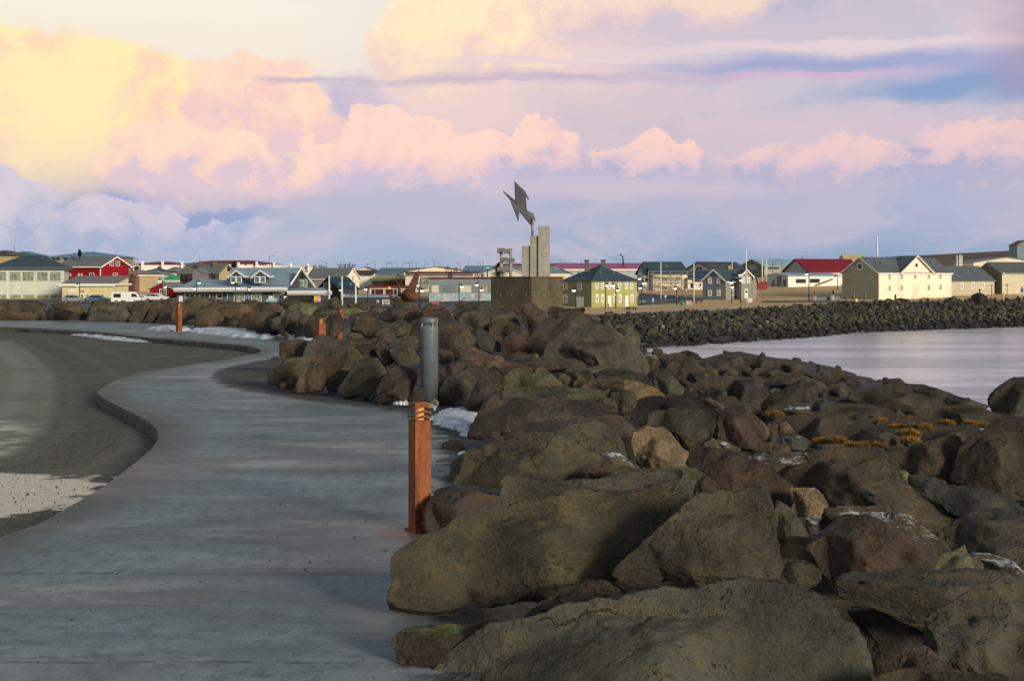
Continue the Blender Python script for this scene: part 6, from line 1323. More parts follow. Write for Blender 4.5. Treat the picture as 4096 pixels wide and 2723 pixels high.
# ---------------------------------------------------------------- monument
CONC = bpy.data.materials.new("concrete_weathered"); CONC.use_nodes = True; g = G(CONC.node_tree); bs = CONC.node_tree.nodes['Principled BSDF']; co = g.n('ShaderNodeTexCoord').outputs['Object']
n1 = g.noise(co, .7, 6, .65); n2 = g.noise(g.v('MULTIPLY', co, (3, 3, .5)), .9, 5, .7); n3 = g.noise(co, 9, 5, .7)
c = g.mix(g.sm(n1, .3, .7), (.25, .24, .21), (.40, .38, .33)); c = g.mix(g.sm(n2, .45, .72, 0, .7), c, (.17, .16, .13)); c = g.mix(g.sm(n3, .35, .7, 0, .35), c, (.48, .46, .40)); g.put(bs.inputs['Base Color'], c); bs.inputs['Roughness'].default_value = .9
b = g.n('ShaderNodeBump'); b.inputs['Strength'].default_value = .6; b.inputs['Distance'].default_value = .03; g.put(b.inputs['Height'], n3); CONC.node_tree.links.new(b.outputs[0], bs.inputs['Normal'])
CDARK = bpy.data.materials.new("concrete_mossy"); CDARK.use_nodes = True; g = G(CDARK.node_tree); bs = CDARK.node_tree.nodes['Principled BSDF']; co = g.n('ShaderNodeTexCoord').outputs['Object']
n1 = g.noise(co, .8, 6, .7); n3 = g.noise(co, 6, 6, .75); n2 = g.noise(g.v('MULTIPLY', co, (3, 3, .35)), .8, 5, .7)
c = g.mix(g.sm(n1, .3, .7), (.055, .054, .040), (.13, .105, .060)); c = g.mix(g.sm(n3, .45, .7, 0, .6), c, (.20, .165, .085)); c = g.mix(g.sm(n2, .5, .75, 0, .5), c, (.035, .037, .030)); g.put(bs.inputs['Base Color'], c); bs.inputs['Roughness'].default_value = .95
b = g.n('ShaderNodeBump'); b.inputs['Strength'].default_value = .8; b.inputs['Distance'].default_value = .04; g.put(b.inputs['Height'], n3); CDARK.node_tree.links.new(b.outputs[0], bs.inputs['Normal'])
MET = mat("sculpture_steel", (.085, .095, .10), .5, .12, .6, .1, 6, metal=.3, streak=.12); MET_T = mat("pole_bronze", (.20, .17, .12), .6, .3, 2, .3, 12, metal=.3)
DM = 124.0
class Mon(House): pass
h = House("monument", "tall harbour monument: mossy block with stepped concrete columns, wave blocks and a steel bird", 'M', 178, 632, 985, 1500, 1152, DM, 38, "monument", wL=CDARK)
for o in h.root.children: o.name = 'base_block'
MB().prism([h.P(-.06, -.06, h.h), h.P(h.L + .06, -.06, h.h), h.P(h.L + .06, h.Rn + .06, h.h), h.P(-.06, h.Rn + .06, h.h)], (0, 0, .12)).build('plinth_slab', CDARK, h.root)
def mp(x, y, D): return W3(vx('M', x), vy('M', y), D) - h.C
cu = h.P(h.L * .5, h.Rn * .5, 0); Dc = (h.C + cu).y; ztop = h.h + .1
for x0, x1, yt, dd_ in ((524, 617, 795, .35), (616, 710, 683, .15), (708, 822, 572, -.1)):
    a, bq = mp(x0, yt, Dc + dd_), mp(x1, yt, Dc + dd_); w = bq.x - a.x; ang = R(9)
    ux, uy = Vector((math.cos(ang), -math.sin(ang) * .3, 0)), Vector((math.sin(ang), math.cos(ang), 0))
    m = MB(); p0 = Vector((a.x, a.y, ztop - .05)); m.prism([p0, p0 + ux * w, p0 + ux * w + uy * w * 1.1, p0 + uy * w * 1.1], (0, 0, a.z - ztop + .05)); m.build('column', CONC, h.root, bevel=.03)
for x, yt in ((293, 850), (400, 850)):
    a = mp(x, yt, Dc + .6); MB().tube([(a.x, a.y, ztop - .1), (a.x, a.y, a.z)], .14, 10).build('wave_post', CONC, h.root, smooth=True)
for x0, x1, y0, y1 in ((247, 417, 818, 882), (275, 445, 922, 984), (250, 420, 1030, 1094)):
    m = MB(); n = 24; xs = x0 + (x1 - 47 - x0) * np.linspace(0, 1, n); 
    top = [mp(x, y0 + 9 - 9 * math.sin((x - x0) / 115 * 2 * math.pi * .95 + .3), Dc + .1) for x in xs]; bot = [mp(x, y1 - 10 - 9 * math.sin((x - x0) / 115 * 2 * math.pi * .95 - .2), Dc + .1) for x in xs]
    poly = top + bot[::-1]; off = mp(x1, y0, Dc + 1.0) - mp(x1 - 47, y0, Dc + .1); off.z = 0
    m.prism(poly, off); m.build('wave_block', wall('wave_concrete', (.17, .165, .15)), h.root)
a0, a1 = mp(643, 690, Dc + .4), mp(643, 480, Dc + .4)
MB().tube([(a0.x, a0.y, a0.z - .6), a1], .11, 14).build('bird_pole', MET_T, h.root, smooth=True)
def plate(pts, th, m_, nm='bird_plate'):
    v = [mp(x, y, Dc + d) for x, y, d in pts]; n = (v[1] - v[0]).cross(v[2] - v[0]).normalized(); MB().prism([p - n * th / 2 for p in v], n * th).build(nm, m_, h.root)
plate([(443, 77, -1.0), (450, 292, -.4), (580, 405, .6), (568, 236, .3)], .07, MET, 'bird_wing'); plate([(443, 77, -1.0), (568, 236, .3), (605, 282, 1.4), (557, 182, 1.2)], .07, MET, 'bird_wing')
plate([(315, 180, -2.6), (400, 283, -1.6), (500, 412, -.6), (628, 562, .5), (638, 486, .5), (560, 400, -.1), (450, 292, -1.0)], .08, MET, 'bird_body')
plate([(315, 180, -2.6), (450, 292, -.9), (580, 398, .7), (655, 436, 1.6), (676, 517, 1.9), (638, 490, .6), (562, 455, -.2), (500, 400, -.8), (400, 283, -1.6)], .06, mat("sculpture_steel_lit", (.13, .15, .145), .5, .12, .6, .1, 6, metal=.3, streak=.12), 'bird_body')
plate([(398, 285, -1.5), (494, 408, -.9), (484, 513, -1.9)], .07, MET, 'bird_tail')
for (x, y) in ((288, 1335), (288, 1352), (412, 1335), (412, 1350), (572, 1330), (572, 1350), (824, 1308), (824, 1322), (915, 1337)):
    face = 'L' if x < 632 else 'R'; h.panel(face, x - 3, y - 3, x + 3, y + 3, cm('plaque', (.5, .42, .22)), 'plaque_bolt', .04, .01)

# rusty anchor and boat sculpture
DA = 150.0; RS = mat("rusty_iron", (.105, .040, .022), .75, .35, 1.2, .4, 10, streak=.4)
c0 = W3(vx('C', 1450), vy('C', 845), DA); e = empty("anchor_sculpture", c0); tag(e, "rusty iron sculpture of a ring, hooked arms and a tall pointed fin above the boulders", "sculpture")
def ap(x, y, d=0): return W3(vx('C', x), vy('C', y), DA + d) - c0
MB().prism([ap(1612, 402, -.3), ap(1560, 440, -.3), ap(1520, 500, -.3), ap(1470, 600, -.3), ap(1400, 690, -.3), ap(1340, 760, -.3), ap(1400, 800, -.3), ap(1500, 760, -.3), ap(1540, 720, -.3), ap(1575, 620, -.3), ap(1600, 520, -.3)], (0, .22, 0)).build('fin', RS, e)
m = MB(); cc = ap(1332, 535); rr = []
for i in range(25):
    t = 2 * math.pi * i / 24; rr.append(cc + Vector((math.cos(t) * .31, .06 * math.sin(t), math.sin(t) * .47)))
m.tube(rr, .07, 8); m.build('ring', RS, e, smooth=True)
MB().tube([ap(1333, 600), ap(1338, 680), ap(1345, 760)], [.16, .17, .2], 10).build('shaft', RS, e, smooth=True)
MB().tube([ap(1212, 690, -.3), ap(1205, 725, -.3), ap(1235, 775, -.2), ap(1290, 805), ap(1360, 815), ap(1440, 800)], [.08, .12, .16, .2, .24, .2], 10).build('arm', RS, e, smooth=True)
MB().tube([ap(1602, 655, .3), ap(1606, 700, .3), ap(1585, 745, .2), ap(1545, 770)], [.05, .08, .12, .18], 10).build('arm', RS, e, smooth=True)
hl = []; N = 14
bm_ = MB(); bm_.tube([ap(1405, 690, -.3), ap(1432, 715, -.6), ap(1475, 750, -.9), ap(1520, 770, -.8), ap(1560, 772, -.3), ap(1592, 765, .2)], [.12, .38, .58, .62, .42, .1], 14); bm_.build('hull', RS, e, smooth=True)
MB().prism([ap(1255, 842, -.6), ap(1450, 842, -.6), ap(1450, 782, -.6), ap(1330, 795, -.6)], (0, .9, 0)).build('foot_slab', RS, e)

# ---------------------------------------------------------------- street lamps, poles, masts
def zg(X, D): return float(terrain(X, D, False))
LG = "black street lamps with white hanging globes"
def lamp(v, x, ytop, ybase, heads, label, D=None):
    pb = vy(v, ybase); px = vx(v, x)
    if not D: D = ray_ground(px, pb, 180)
    base = W3(px, pb, D); e = empty("street_lamp", base); tag(e, label, "street lamp", LG); top = W3(px, vy(v, ytop), D).z - base.z
    MB().tube([(0, 0, -1), (0, 0, top)], [.11, .07], 8).build('pole', STEEL, e, smooth=True)
    for (hx, hy) in heads:
        q = W3(vx(v, hx), vy(v, hy), D) - base; s = 1 if q.x > 0 else -1; za = q.z + .55
        MB().tube([(0, 0, za - .2), (q.x * .5, 0, za + .12), (q.x, 0, za), (q.x, 0, q.z + .2)], .05, 6).build('arm', STEEL, e, smooth=True)
        sh = MB().lathe([(.10, .30), (.30, .10), (.36, .0)], 14, (q.x, 0, q.z)).build('lamp_shade', STEEL, e, smooth=True)
        MB().lathe([(.05, -.30), (.24, -.22), (.33, -.06), (.34, .02)], 14, (q.x, 0, q.z)).build('globe', LAMP, sh, smooth=True)
lamp('A', 1070, 565, 850, [(1042, 608)], "street lamp with one globe in front of the stained cream building by the taxi sign", 278)
lamp('B', 165, 545, 830, [(130, 550), (203, 628)], "twin globe street lamp before the dark red cottage", 275)
lamp('B', 630, 540, 835, [(598, 650), (662, 572)], "leftmost twin globe street lamp before the restaurant", 272)
lamp('B', 1150, 565, 835, [(1115, 570), (1187, 643)], "twin globe street lamp before the restaurant's left dormer", 272)
lamp('B', 1312, 620, 835, [(1342, 655)], "street lamp with one right-hand globe before the restaurant's middle windows", 272)
lamp('C', 545, 650, 800, [(550, 672)], "street lamp beside the middle white flagpole", 268)
lamp('C', 912, 640, 760, [(885, 660)], "street lamp with one globe in front of the maroon-doored garage", 265)
lamp('C', 1615, 580, 880, [(1582, 605), (1645, 677)], "twin globe street lamp right of the rusty anchor sculpture", 230)
lamp('C', 2145, 590, 880, [(2178, 622)], "street lamp with one globe before the mural wall", 235)
lamp('M', 45, 1208, 1440, [(22, 1226), (75, 1282)], "twin globe street lamp before the mural near the monument", 235)
lamp('M', 1130, 1268, 1488, [(1107, 1288)], "street lamp with one globe before the white double door of the green house", 225)
lamp('M', 1460, 1212, 1485, [(1480, 1230)], "left street lamp before the yellow-green front of the green house", 228)
lamp('M', 1577, 1212, 1485, [(1548, 1232), (1600, 1284)], "twin globe street lamp before the yellow-green front of the green house", 228)
lamp('M', 1820, 1140, 1460, [(1842, 1156)], "street lamp rising behind the right corner of the green house")
lamp('E', 395, 765, 1078, [(372, 845), (418, 780)], "twin globe street lamp between the green house and the scaffolding")
lamp('E', 865, 825, 1080, [(842, 850)], "street lamp with orange and blue signs on its pole")
lamp('E', 1607, 745, 1055, [(1599, 772), (1614, 832)], "twin globe street lamp before the grey house's side window")
lamp('E', 1728, 655, 1010, [(1722, 668), (1733, 740)], "street lamp at the corner of the grey house's bay", 262)
lamp('H', 728, 740, 1192, [(690, 766)], "tall street lamp before the low white warehouse")
lamp('H', 1177, 805, 1020, [(1142, 820)], "street lamp left of the big white house with a bracket")
# flagpoles
def mast(v, x, yt, yb, D, label, r=.16, name="flagpole", cat="flagpole", m_=None, gr="white flagpoles"):
    b0 = W3(vx(v, x), vy(v, yb), D); top = W3(vx(v, x), vy(v, yt), D).z - b0.z; e = empty(name, b0); tag(e, label, cat, gr)
    MB().tube([(0, 0, -1.5), (0, 0, top)], [r, r * .6], 8).build('pole', m_ or T_white, e, smooth=True); MB().lathe([(r * .5, top), (r * 1.1, top + r), (r * .5, top + 2 * r)], 8).build('finial', m_ or T_white, e); return e
mast('C', 393, 515, 810, 262, "left white flagpole beside the round blue sign", .2); mast('C', 566, 520, 822, 262, "middle white flagpole before the black house", .2); mast('C', 751, 580, 855, 262, "right, shortest white flagpole before the dark grey bar", .2)
mast('E', 1803, 340, 610, 276, "tall white flagpole rising above the grey house's gable", .13); mast('H', 1800, 205, 530, 285, "tall white flagpole behind the big white house", .2)
mast('E', 2018, 478, 665, 300, "left white flagpole before the sky-blue roofed hall", .14); mast('E', 2075, 478, 665, 300, "right white flagpole before the sky-blue roofed hall", .14)
mast('E', 652, 520, 890, 285, "pale mast standing in front of the scaffolding", .13); mast('E', 1097, 545, 960, 270, "pale mast right of the scaffolding", .13); mast('E', 1612, 500, 600, 330, "thin pale mast above the dark-roofed hall", .12)
# round blue sign
c0 = W3(vx('C', 393), vy('C', 712), 261.5); e = empty("round_sign", c0); tag(e, "round blue sign with white marks on the left flagpole", "sign")
MB().tube([(-.22, -.25, 0), (-.22, -.2, 0)], .33, 24).build('disc', cm('sign_royal', (.04, .13, .45)), e)
for (u, w_, z_) in ((-.35, .06, .03), (-.22, .06, -.03), (-.09, .06, .03)): MB().box((u - w_ / 2, -.29, z_ - .09), (u + w_ / 2, -.251, z_ + .09)).build('marking', T_white, e)
# distant masts and street lights on the skyline
GALV = cm('mast_grey', (.13, .15, .18), rough=.6)
def far_lamp(v, x, yt, yb, D, i, side=1, plain=False):
    b0 = W3(vx(v, x), vy(v, yb), D); top = W3(vx(v, x), vy(v, yt), D).z - b0.z
    e = empty("antenna" if plain else "street_light", b0)
    if plain: MB().tube([(0, 0, -2), (0, 0, top)], .06, 5).build('mast', GALV, e)
    else:
        MB().tube([(0, 0, -2), (0, 0, top)], .09, 6).build('pole', GALV, e); MB().tube([(0, 0, top - .05), (side * .5, 0, top + .12), (side * 1.0, 0, top + .1)], .05, 5).build('arm', GALV, e); MB().box((side * .9, -.12, top + .03), (side * 1.6, .12, top + .17)).build('lamp_head', GALV, e)
    return e
SL = [('C', 1012, 293, 385, -1), ('C', 1165, 308, 385, 1), ('C', 1240, 316, 385, -1), ('C', 1310, 314, 385, -1), ('C', 1385, 310, 385, 1), ('C', 1475, 308, 385, -1), ('C', 1510, 320, 375, -1), ('C', 1565, 305, 375, -1), ('C', 1680, 320, 372, 1), ('C', 1895, 320, 380, -1), ('C', 2160, 315, 370, -1), ('C', 868, 330, 385, 1), ('B', 1608, 218, 320, 1), ('A', 1810, 255, 330, 1), ('M', 62, 990, 1060, -1), ('E', 1860 + 300, 478, 660, 1), ('E', 2285, 485, 560, -1), ('H', 625, 492, 660, 1), ('M', 1725, 982, 1060, -1), ('C', 360, 300, 380, -1)]
for i, (v, x, yt, yb, s) in enumerate(SL):
    o = far_lamp(v, x, yt, yb, 470 if v != 'E' else 330, i, s)
    lab = {0: "tallest distant street light left of the anchor's fin", 11: "short distant street light above the plain white house", 12: "distant street light above the restaurant's right dormer", 13: "distant street light right of the tall red house", 14: "distant street light left of the green sign board", 15: "street light in front of the sky-blue roofed hall, left one", 16: "street light in front of the sky-blue roofed hall, right one", 17: "street light before the wide red warehouse roof", 18: "street light in front of the magenta roof", 19: "street light among the bare shrubs on the skyline"}.get(i, "thin distant street light in the row on the skyline above the town centre")
    tag(o, lab, "street light", "distant street lights on the skyline" if i in (1, 2, 3, 4, 5, 6, 7, 8, 9, 10) else "single distant street lights")
AN = [('A', 193, 60, 215, "antenna with crossbars above the teal roof"), ('A', 500, 180, 240, "thin antenna right of the teal roof"), ('A', 1560, 145, 225, "thin antenna on the tall red house's ridge"), ('B', 670, 195, 300, "antenna on the left brown chimney"), ('B', 1938, 262, 360, "thin antenna above the plain low white block"), ('C', 1808, 275, 380, "antenna above the cream low-gabled hall"), ('C', 2268, 265, 360, "thin antenna above the light blue roof left of the monument"), ('M', 955, 930, 1000, "left thin antenna between columns and green house"), ('M', 1187, 930, 1000, "thin antenna left of the green house's left chimney"), ('M', 1352, 935, 1000, "thin antenna between the green house's chimneys"), ('M', 92, 960, 1060, "thin antenna above the green sign board"), ('C', 908, 310, 385, "thin antenna on the skyline above the dark flat-pitched roof")]
for v, x, yt, yb, lab in AN: tag(far_lamp(v, x, yt, yb, 440, 0, 1, True), lab, "antenna", "antennas on the skyline")
# curved lamp above the magenta roof
c0 = W3(vx('M', 1660), vy('M', 1000), 430); e = empty("street_light", c0); tag(e, "tall curved street light above the magenta roof", "street light")
q = lambda x, y: W3(vx('M', x), vy('M', y), 430) - c0
MB().tube([(0, 0, -3), q(1659, 940), q(1652, 915), q(1638, 898), q(1628, 893)], [.25, .22, .18, .15, .15], 8).build('pole', STEEL, e, smooth=True); MB().tube([q(1630, 893), q(1622, 893)], .25, 6).build('lamp_head', STEEL, e)
# taxi sign
c0 = W3(vx('A', 1070), vy('A', 830), 276); e = empty("taxi_sign", c0); tag(e, "black lettering reading Taxi on a post before the stained cream building", "sign")
MB().tube([(0, 0, -1), (0, 0, W3(0, vy('A', 655), 276).z - c0.z)], .1, 6).build('post', STEEL, e)
cu_ = bpy.data.curves.new("lettering", 'FONT'); cu_.body = "Taxi"; cu_.size = .62; cu_.extrude = .03; cu_.offset = .012; to = bpy.data.objects.new("lettering_src", cu_); COL.objects.link(to)
dg = bpy.context.evaluated_depsgraph_get(); me = bpy.data.meshes.new_from_object(to.evaluated_get(dg)); bpy.data.objects.remove(to); me.materials.clear(); me.materials.append(cm('ink_black', (.01, .01, .012)))
to = bpy.data.objects.new("lettering", me); COL.objects.link(to); to.parent = e; to.rotation_euler = (R(90), 0, 0); to.location = (-.15, -.15, W3(0, vy('A', 703), 276).z - c0.z)

# ---------------------------------------------------------------- cars
CAR_W = cm('car_white', (.72, .74, .72), rough=.3, var=.03, spec=.5); TYRE = cm('tyre', (.015, .015, .015), rough=.9); RIM = cm('rim', (.35, .36, .37), rough=.35, metal=.8)
def car(v, x, yb, D, rz, label, kind='car', m_=CAR_W):
    b0 = W3(vx(v, x), vy(v, yb), D); e = empty("parked_" + ('van' if kind == 'van' else 'car'), b0, rz); tag(e, label, 'van' if kind == 'van' else 'car', None if kind == 'van' else "white cars parked behind the boulders")
    if kind == 'van': L, Wd, prof, win = 5.4, 1.95, [(-2.7, .35), (2.7, .35), (2.75, .95), (2.35, 1.25), (1.75, 2.0), (1.5, 2.2), (-2.5, 2.25), (-2.7, 2.0)], [[(1.0, 1.25), (2.15, 1.25), (1.7, 1.85), (1.0, 1.85)], [(-2.2, 1.15), (-.9, 1.15), (-.9, 1.85), (-2.2, 1.85)]]
    else: L, Wd, prof, win = 4.4, 1.8, [(-2.2, .35), (2.2, .35), (2.2, .75), (2.05, .92), (1.15, 1.05), (.45, 1.48), (-.2, 1.56), (-1.2, 1.5), (-1.9, 1.1), (-2.2, 1.0)], [[(.15, 1.05), (1.0, 1.05), (.42, 1.4), (.15, 1.42)], [(-.8, 1.05), (.08, 1.05), (.08, 1.43), (-.8, 1.44)], [(-1.65, 1.08), (-.88, 1.05), (-.88, 1.43), (-1.2, 1.41)]]
    MB().prism([(x_, -Wd / 2, z_) for x_, z_ in prof], (0, Wd, 0)).build('body', m_, e, bevel=.12)
    for s in (-1, 1):
        for w_ in win: MB().prism([(x_, s * (Wd / 2 + .005), z_) for x_, z_ in w_], (0, s * .015, 0)).build('window', GLASS, e)
        MB().prism([(L / 2 - .12, s * Wd * .28 + d, z_) for d, z_ in ((-.16, .68), (.16, .68), (.16, .84), (-.16, .84))], (.14, 0, 0)).build('headlight', LAMP if False else cm('lens_clear', (.5, .52, .55), rough=.2), e)
        MB().prism([(-L / 2 + .1, s * Wd * .38 + d, z_) for d, z_ in ((-.1, .8), (.1, .8), (.1, 1.05), (-.1, 1.05))], (-.13, 0, 0)).build('tail_light', cm('lens_red', (.3, .01, .01), rough=.3), e)
        for x_ in (-L * .31, L * .31):
            w = MB().tube([(x_, s * (Wd / 2 - .2), .33), (x_, s * (Wd / 2 + .03), .33)], .33, 16).build('wheel', TYRE, e); MB().tube([(x_, s * (Wd / 2 + .02), .33), (x_, s * (Wd / 2 + .05), .33)], .2, 12).build('rim', RIM, w)
    return e
car('A', 1705, 858, 262, R(8), "white van parked behind the boulders before the tall red house", 'van'); car('A', 1900, 842, 275, R(5), "white car between the white van and the white hatchback, half hidden")
car('A', 2112, 832, 262, R(-8), "white hatchback parked before the small dark red cottage")
car('A', 1000, 850, 268, R(10), "dark car parked before the stained cream building, left of the taxi sign", m_=cm('car_grey', (.22, .25, .27), rough=.3)); car('A', 1330, 850, 268, R(4), "blue-grey car parked before the stained cream building, right of the taxi sign", m_=cm('car_blue', (.08, .14, .20), rough=.3))

# ---------------------------------------------------------------- trees and shrubs
BARK = cm('bark', (.05, .035, .03), rough=.9)
def bare(v, x, yb, yt, wpx, D, seed, label, ntr=7):
    rr = random.Random(seed); b0 = W3(vx(v, x), vy(v, yb), D); e = empty("bare_tree", b0); tag(e, label, "tree", "leafless trees on the skyline"); Ht = W3(0, vy(v, yt), D).z - b0.z; Wd = wpx / VW[v][2] * D / F
    t = MB(); c = MB()
    def br(p, d, l, r, n):
        q = p + d * l; (t if n > 2 else c).tube([p, (p + q) / 2 + Vector((rr.uniform(-.1, .1), 0, rr.uniform(-.05, .05))) * l, q], [r, r * .8, r * .55], 4, False)
        if n:
            for _ in range(3 if n > 1 else 4): br(p + d * l * rr.uniform(.45, 1), (d + Vector((rr.uniform(-.75, .75), rr.uniform(-.6, .6), rr.uniform(-.1, .6)))).normalized(), l * rr.uniform(.5, .8), r * .55, n - 1)
    for i in range(ntr): 
        x_ = (i + .5) / ntr - .5; br(Vector((x_ * Wd * .7, rr.uniform(-.5, .5), -1.0)), Vector((x_ * .8, 0, 1)).normalized(), (Ht + 1) * rr.uniform(.3, .42), .10, 3)
    t.build('trunk', BARK, e); c.build('twigs', cm('twig', (.085, .05, .045), rough=.9), e)
bare('C', 270, 400, 290, 200, 420, 1, "wide leafless shrub on the skyline, left of the denser one", 8); bare('C', 630, 395, 265, 220, 420, 2, "dense leafless tree clump above the cream twin-gabled house", 9); bare('C', 2040, 430, 285, 180, 400, 3, "leafless tree above the modern white building", 5); bare('C', 60, 400, 300, 120, 430, 4, "small leafless shrub on the skyline above the glazed gable", 4)
bare('M', 60, 1150, 1020, 110, 300, 5, "leafless tree beside the conifer left of the monument", 4); bare('A', 1800, 745, 650, 170, 300, 6, "bare shrubs in front of the cream house beside the tall red house", 6)
def conifer(v, x, yb, yt, wpx, D, seed, label, name="conifer", m_=None, layers=13):
    rr = random.Random(seed); b0 = W3(vx(v, x), vy(v, yb), D); e = empty(name, b0); tag(e, label, "tree"); Ht = W3(0, vy(v, yt), D).z - b0.z; Wd = wpx / VW[v][2] * D / F
    MB().tube([(0, 0, -1), (0, 0, Ht * .95)], [.16, .04], 6).build('trunk', BARK, e); c = MB()
    for i in range(layers):
        z = Ht * (.10 + .88 * i / layers); rad = Wd / 2 * (1 - i / layers) ** .8 + .15
        for k in range(9):
            a = rr.uniform(0, 6.28); L = rad * rr.uniform(.6, 1.1); d = Vector((math.cos(a), math.sin(a), 0)); p0 = Vector((0, 0, z + rr.uniform(-.2, .2)))
            for j in range(9):
                f = (j + 1) / 9; p = p0 + d * L * f + Vector((0, 0, -.12 * L * f + .25 * L * f * f)); s = .16 + .22 * (1 - f)
                u = Vector((rr.uniform(-1, 1), rr.uniform(-1, 1), rr.uniform(-.3, .7))).normalized() * s * 1.5; w_ = u.cross(Vector((rr.uniform(-1, 1), rr.uniform(-1, 1), 1))).normalized() * s * .5
                c.add([p - u, p + w_, p + u], [(0, 1, 2)])
    c.build('crown', m_ or cm('needles', (.018, .035, .022), rough=.9, var=.4), e); return e
conifer('M', 268, 1150, 985, 200, 260, 7, "sparse dark conifer behind the wave blocks of the monument"); conifer('B', 1130, 385, 292, 110, 400, 8, "dark windswept conifer above the tan chimneyed house")
conifer('A', 1075, 215, 140, 26, 330, 9, "narrow dark pointed shape above the tall red house's roof", layers=10)  # last one: unidentified dark banner-like shape, built from conifer parts
def shrub(v, x, yb, yt, wpx, D, seed, label, col=(.035, .04, .022), name="shrub"):
    rr = np.random.default_rng(seed); b0 = W3(vx(v, x), vy(v, yb), D); e = empty(name, b0); tag(e, label, "shrub"); Ht = W3(0, vy(v, yt), D).z - b0.z; Wd = wpx / VW[v][2] * D / F
    n = 700; d = rr.normal(size=(n, 3)); d /= np.linalg.norm(d, axis=1)[:, None]; p = d * (rr.random((n, 1)) ** .4) * (Wd / 2, Wd * .35, Ht * .55) + (0, 0, Ht * .45); s = .05 * Ht + .08
    v_ = np.stack([p, p + rr.normal(size=(n, 3)) * s, p + rr.normal(size=(n, 3)) * s], 1).reshape(-1, 3); mesh_obj('foliage', v_, np.arange(3 * n).reshape(-1, 3), cm('leaf_%d' % seed, col, rough=.9, var=.5), e)
shrub('A', 1840, 405, 350, 60, 440, 31, "small brown bush left of the scarlet roof", (.06, .04, .02)); shrub('A', 2150, 410, 355, 60, 470, 32, "small yellowish bush above the navy roof", (.18, .13, .05))
shrub('K', 212, 1192, 1156, 95, 0 or 262, 33, "low round bush before the big white house's left part"); shrub('K', 400, 1182, 1150, 150, 262, 34, "flat bush right of the upright dark stone")
# ---------------------------------------------------------------- waterfront odds and ends
def auto(v, x, y): px, py = vx(v, x), vy(v, y); return ray_ground(px, py, 150)
def spot(v, x, y): D = auto(v, x, y); return W3(vx(v, x), vy(v, y), D), D
def picnic(v, x, y, wpx, label):
    c0, D = spot(v, x, y); e = empty("picnic_table", c0, R(8)); tag(e, label, "picnic table", "wooden picnic tables"); L = wpx / VW[v][2] * D / F; m_ = cm('table_wood', (.075, .03, .016), rough=.8, var=.3); hh = L * .34
    MB().box((-L * .42, -.4, hh - .06), (L * .42, .4, hh)).build('table_top', m_, e)
    for s in (-1, 1):
        MB().box((-L / 2, s * 1.0 - .15, hh * .55), (L / 2, s * 1.0 + .15, hh * .62)).build('seat', m_, e)
        MB().box((s * L * .3 - .05, -1.1, hh * .46), (s * L * .3 + .05, 1.1, hh * .54)).build('crossbeam', m_, e)
        for t in (-1, 1): MB().tube([(s * L * .3, t * .3, hh - .06), (s * L * .3, t * 1.0, -.05)], .06, 4).build('leg', m_, e)
picnic('M', 1750, 1518, 120, "brown picnic table on the dry grass before the green house"); picnic('K', 787, 1170, 105, "dark picnic table before the big white house"); picnic('K', 1165, 1168, 105, "dark picnic table at the right end of the big white house")
for i, (v, x, y, hpx) in enumerate([('M', 1736, 1552, 28), ('E', 450, 1215, 38), ('E', 1078, 1163, 28), ('E', 1430, 1158, 33), ('E', 1787, 1140, 32), ('E', 2138, 1120, 25), ('H', 135, 1305, 32), ('H', 523, 1300, 38), ('H', 900, 1275, 36)]):
    if i in (6,): continue
    px, py = vx(v, x), vy(v, y); D = ray_ground(px, py, 150) + 1; e = empty("path_light", W3(px, py, D)); hh = hpx / VW[v][2] * D / F
    tag(e, "small rust post light in the row on top of the far breakwater", "bollard", "rust post lights along the far shore path"); MB().box((-.11, -.11, -.6), (.11, .11, hh)).build('post', RUST, e); MB().box((-.15, -.15, hh), (.15, .15, hh + .08)).build('cap', RUST, e)
def signpost(v, x, yb, parts, label, r=.06, D=None):
    c0, D0 = spot(v, x, yb); 
    e = empty("road_sign", c0); tag(e, label, "road sign"); zt = max(W3(0, vy(v, p[1]), D0).z for p in parts) - c0.z; MB().tube([(0, 0, -.5), (0, 0, zt)], r, 6).build('post', cm('post_galvanised', (.3, .3, .3), rough=.5), e)
    for (x0, y0, x1, y1, m_, kind) in parts:
        a = W3(vx(v, x0), vy(v, y1), D0) - c0; b_ = W3(vx(v, x1), vy(v, y0), D0) - c0; cx_, cz = (a.x + b_.x) / 2, (a.z + b_.z) / 2
        if kind == 'o': MB().tube([(cx_, -.14, cz), (cx_, -.09, cz)], (b_.x - a.x) / 2, 18).build('sign_disc', m_, e)
        else: MB().box((a.x, -.14, a.z), (b_.x, -.09, b_.z)).build('sign_plate', m_, e)
    return e, c0, D0
BLU = cm('sign_royal'); ORA = cm('orange', (.75, .14, .02)); YEL = cm('yellow', (.75, .45, .04)); PALE = cm('sign_back', (.55, .48, .38)); GRN = cm('green_paint', (.02, .30, .10)); REDP = cm('red_paint', (.55, .03, .02))
signpost('E', 714, 1045, [(696, 940, 733, 978, PALE, 'o')], "round road sign seen from behind on a grey post by the junction")
e, c0, D0 = signpost('E', 545, 1080, [(530, 985, 560, 1040, BLU, 'b')], "blue rectangular pedestrian sign beside the road")
q = lambda x, y: W3(vx('E', x), vy('E', y), D0) - c0
mm_ = MB(); a = q(545, 992); mm_.tube([(a.x, -.16, a.z), (a.x, -.15, a.z)], .12, 8)
mm_.tube([(a.x, -.155, a.z), (q(540, 1010).x, -.155, q(0, 1012).z), (q(536, 0).x, -.155, q(0, 1028).z)], .07, 4); mm_.tube([(q(540, 0).x, -.155, q(0, 1008).z), (q(553, 0).x, -.155, q(0, 1030).z)], .07, 4); mm_.build('pictogram', T_white, e)
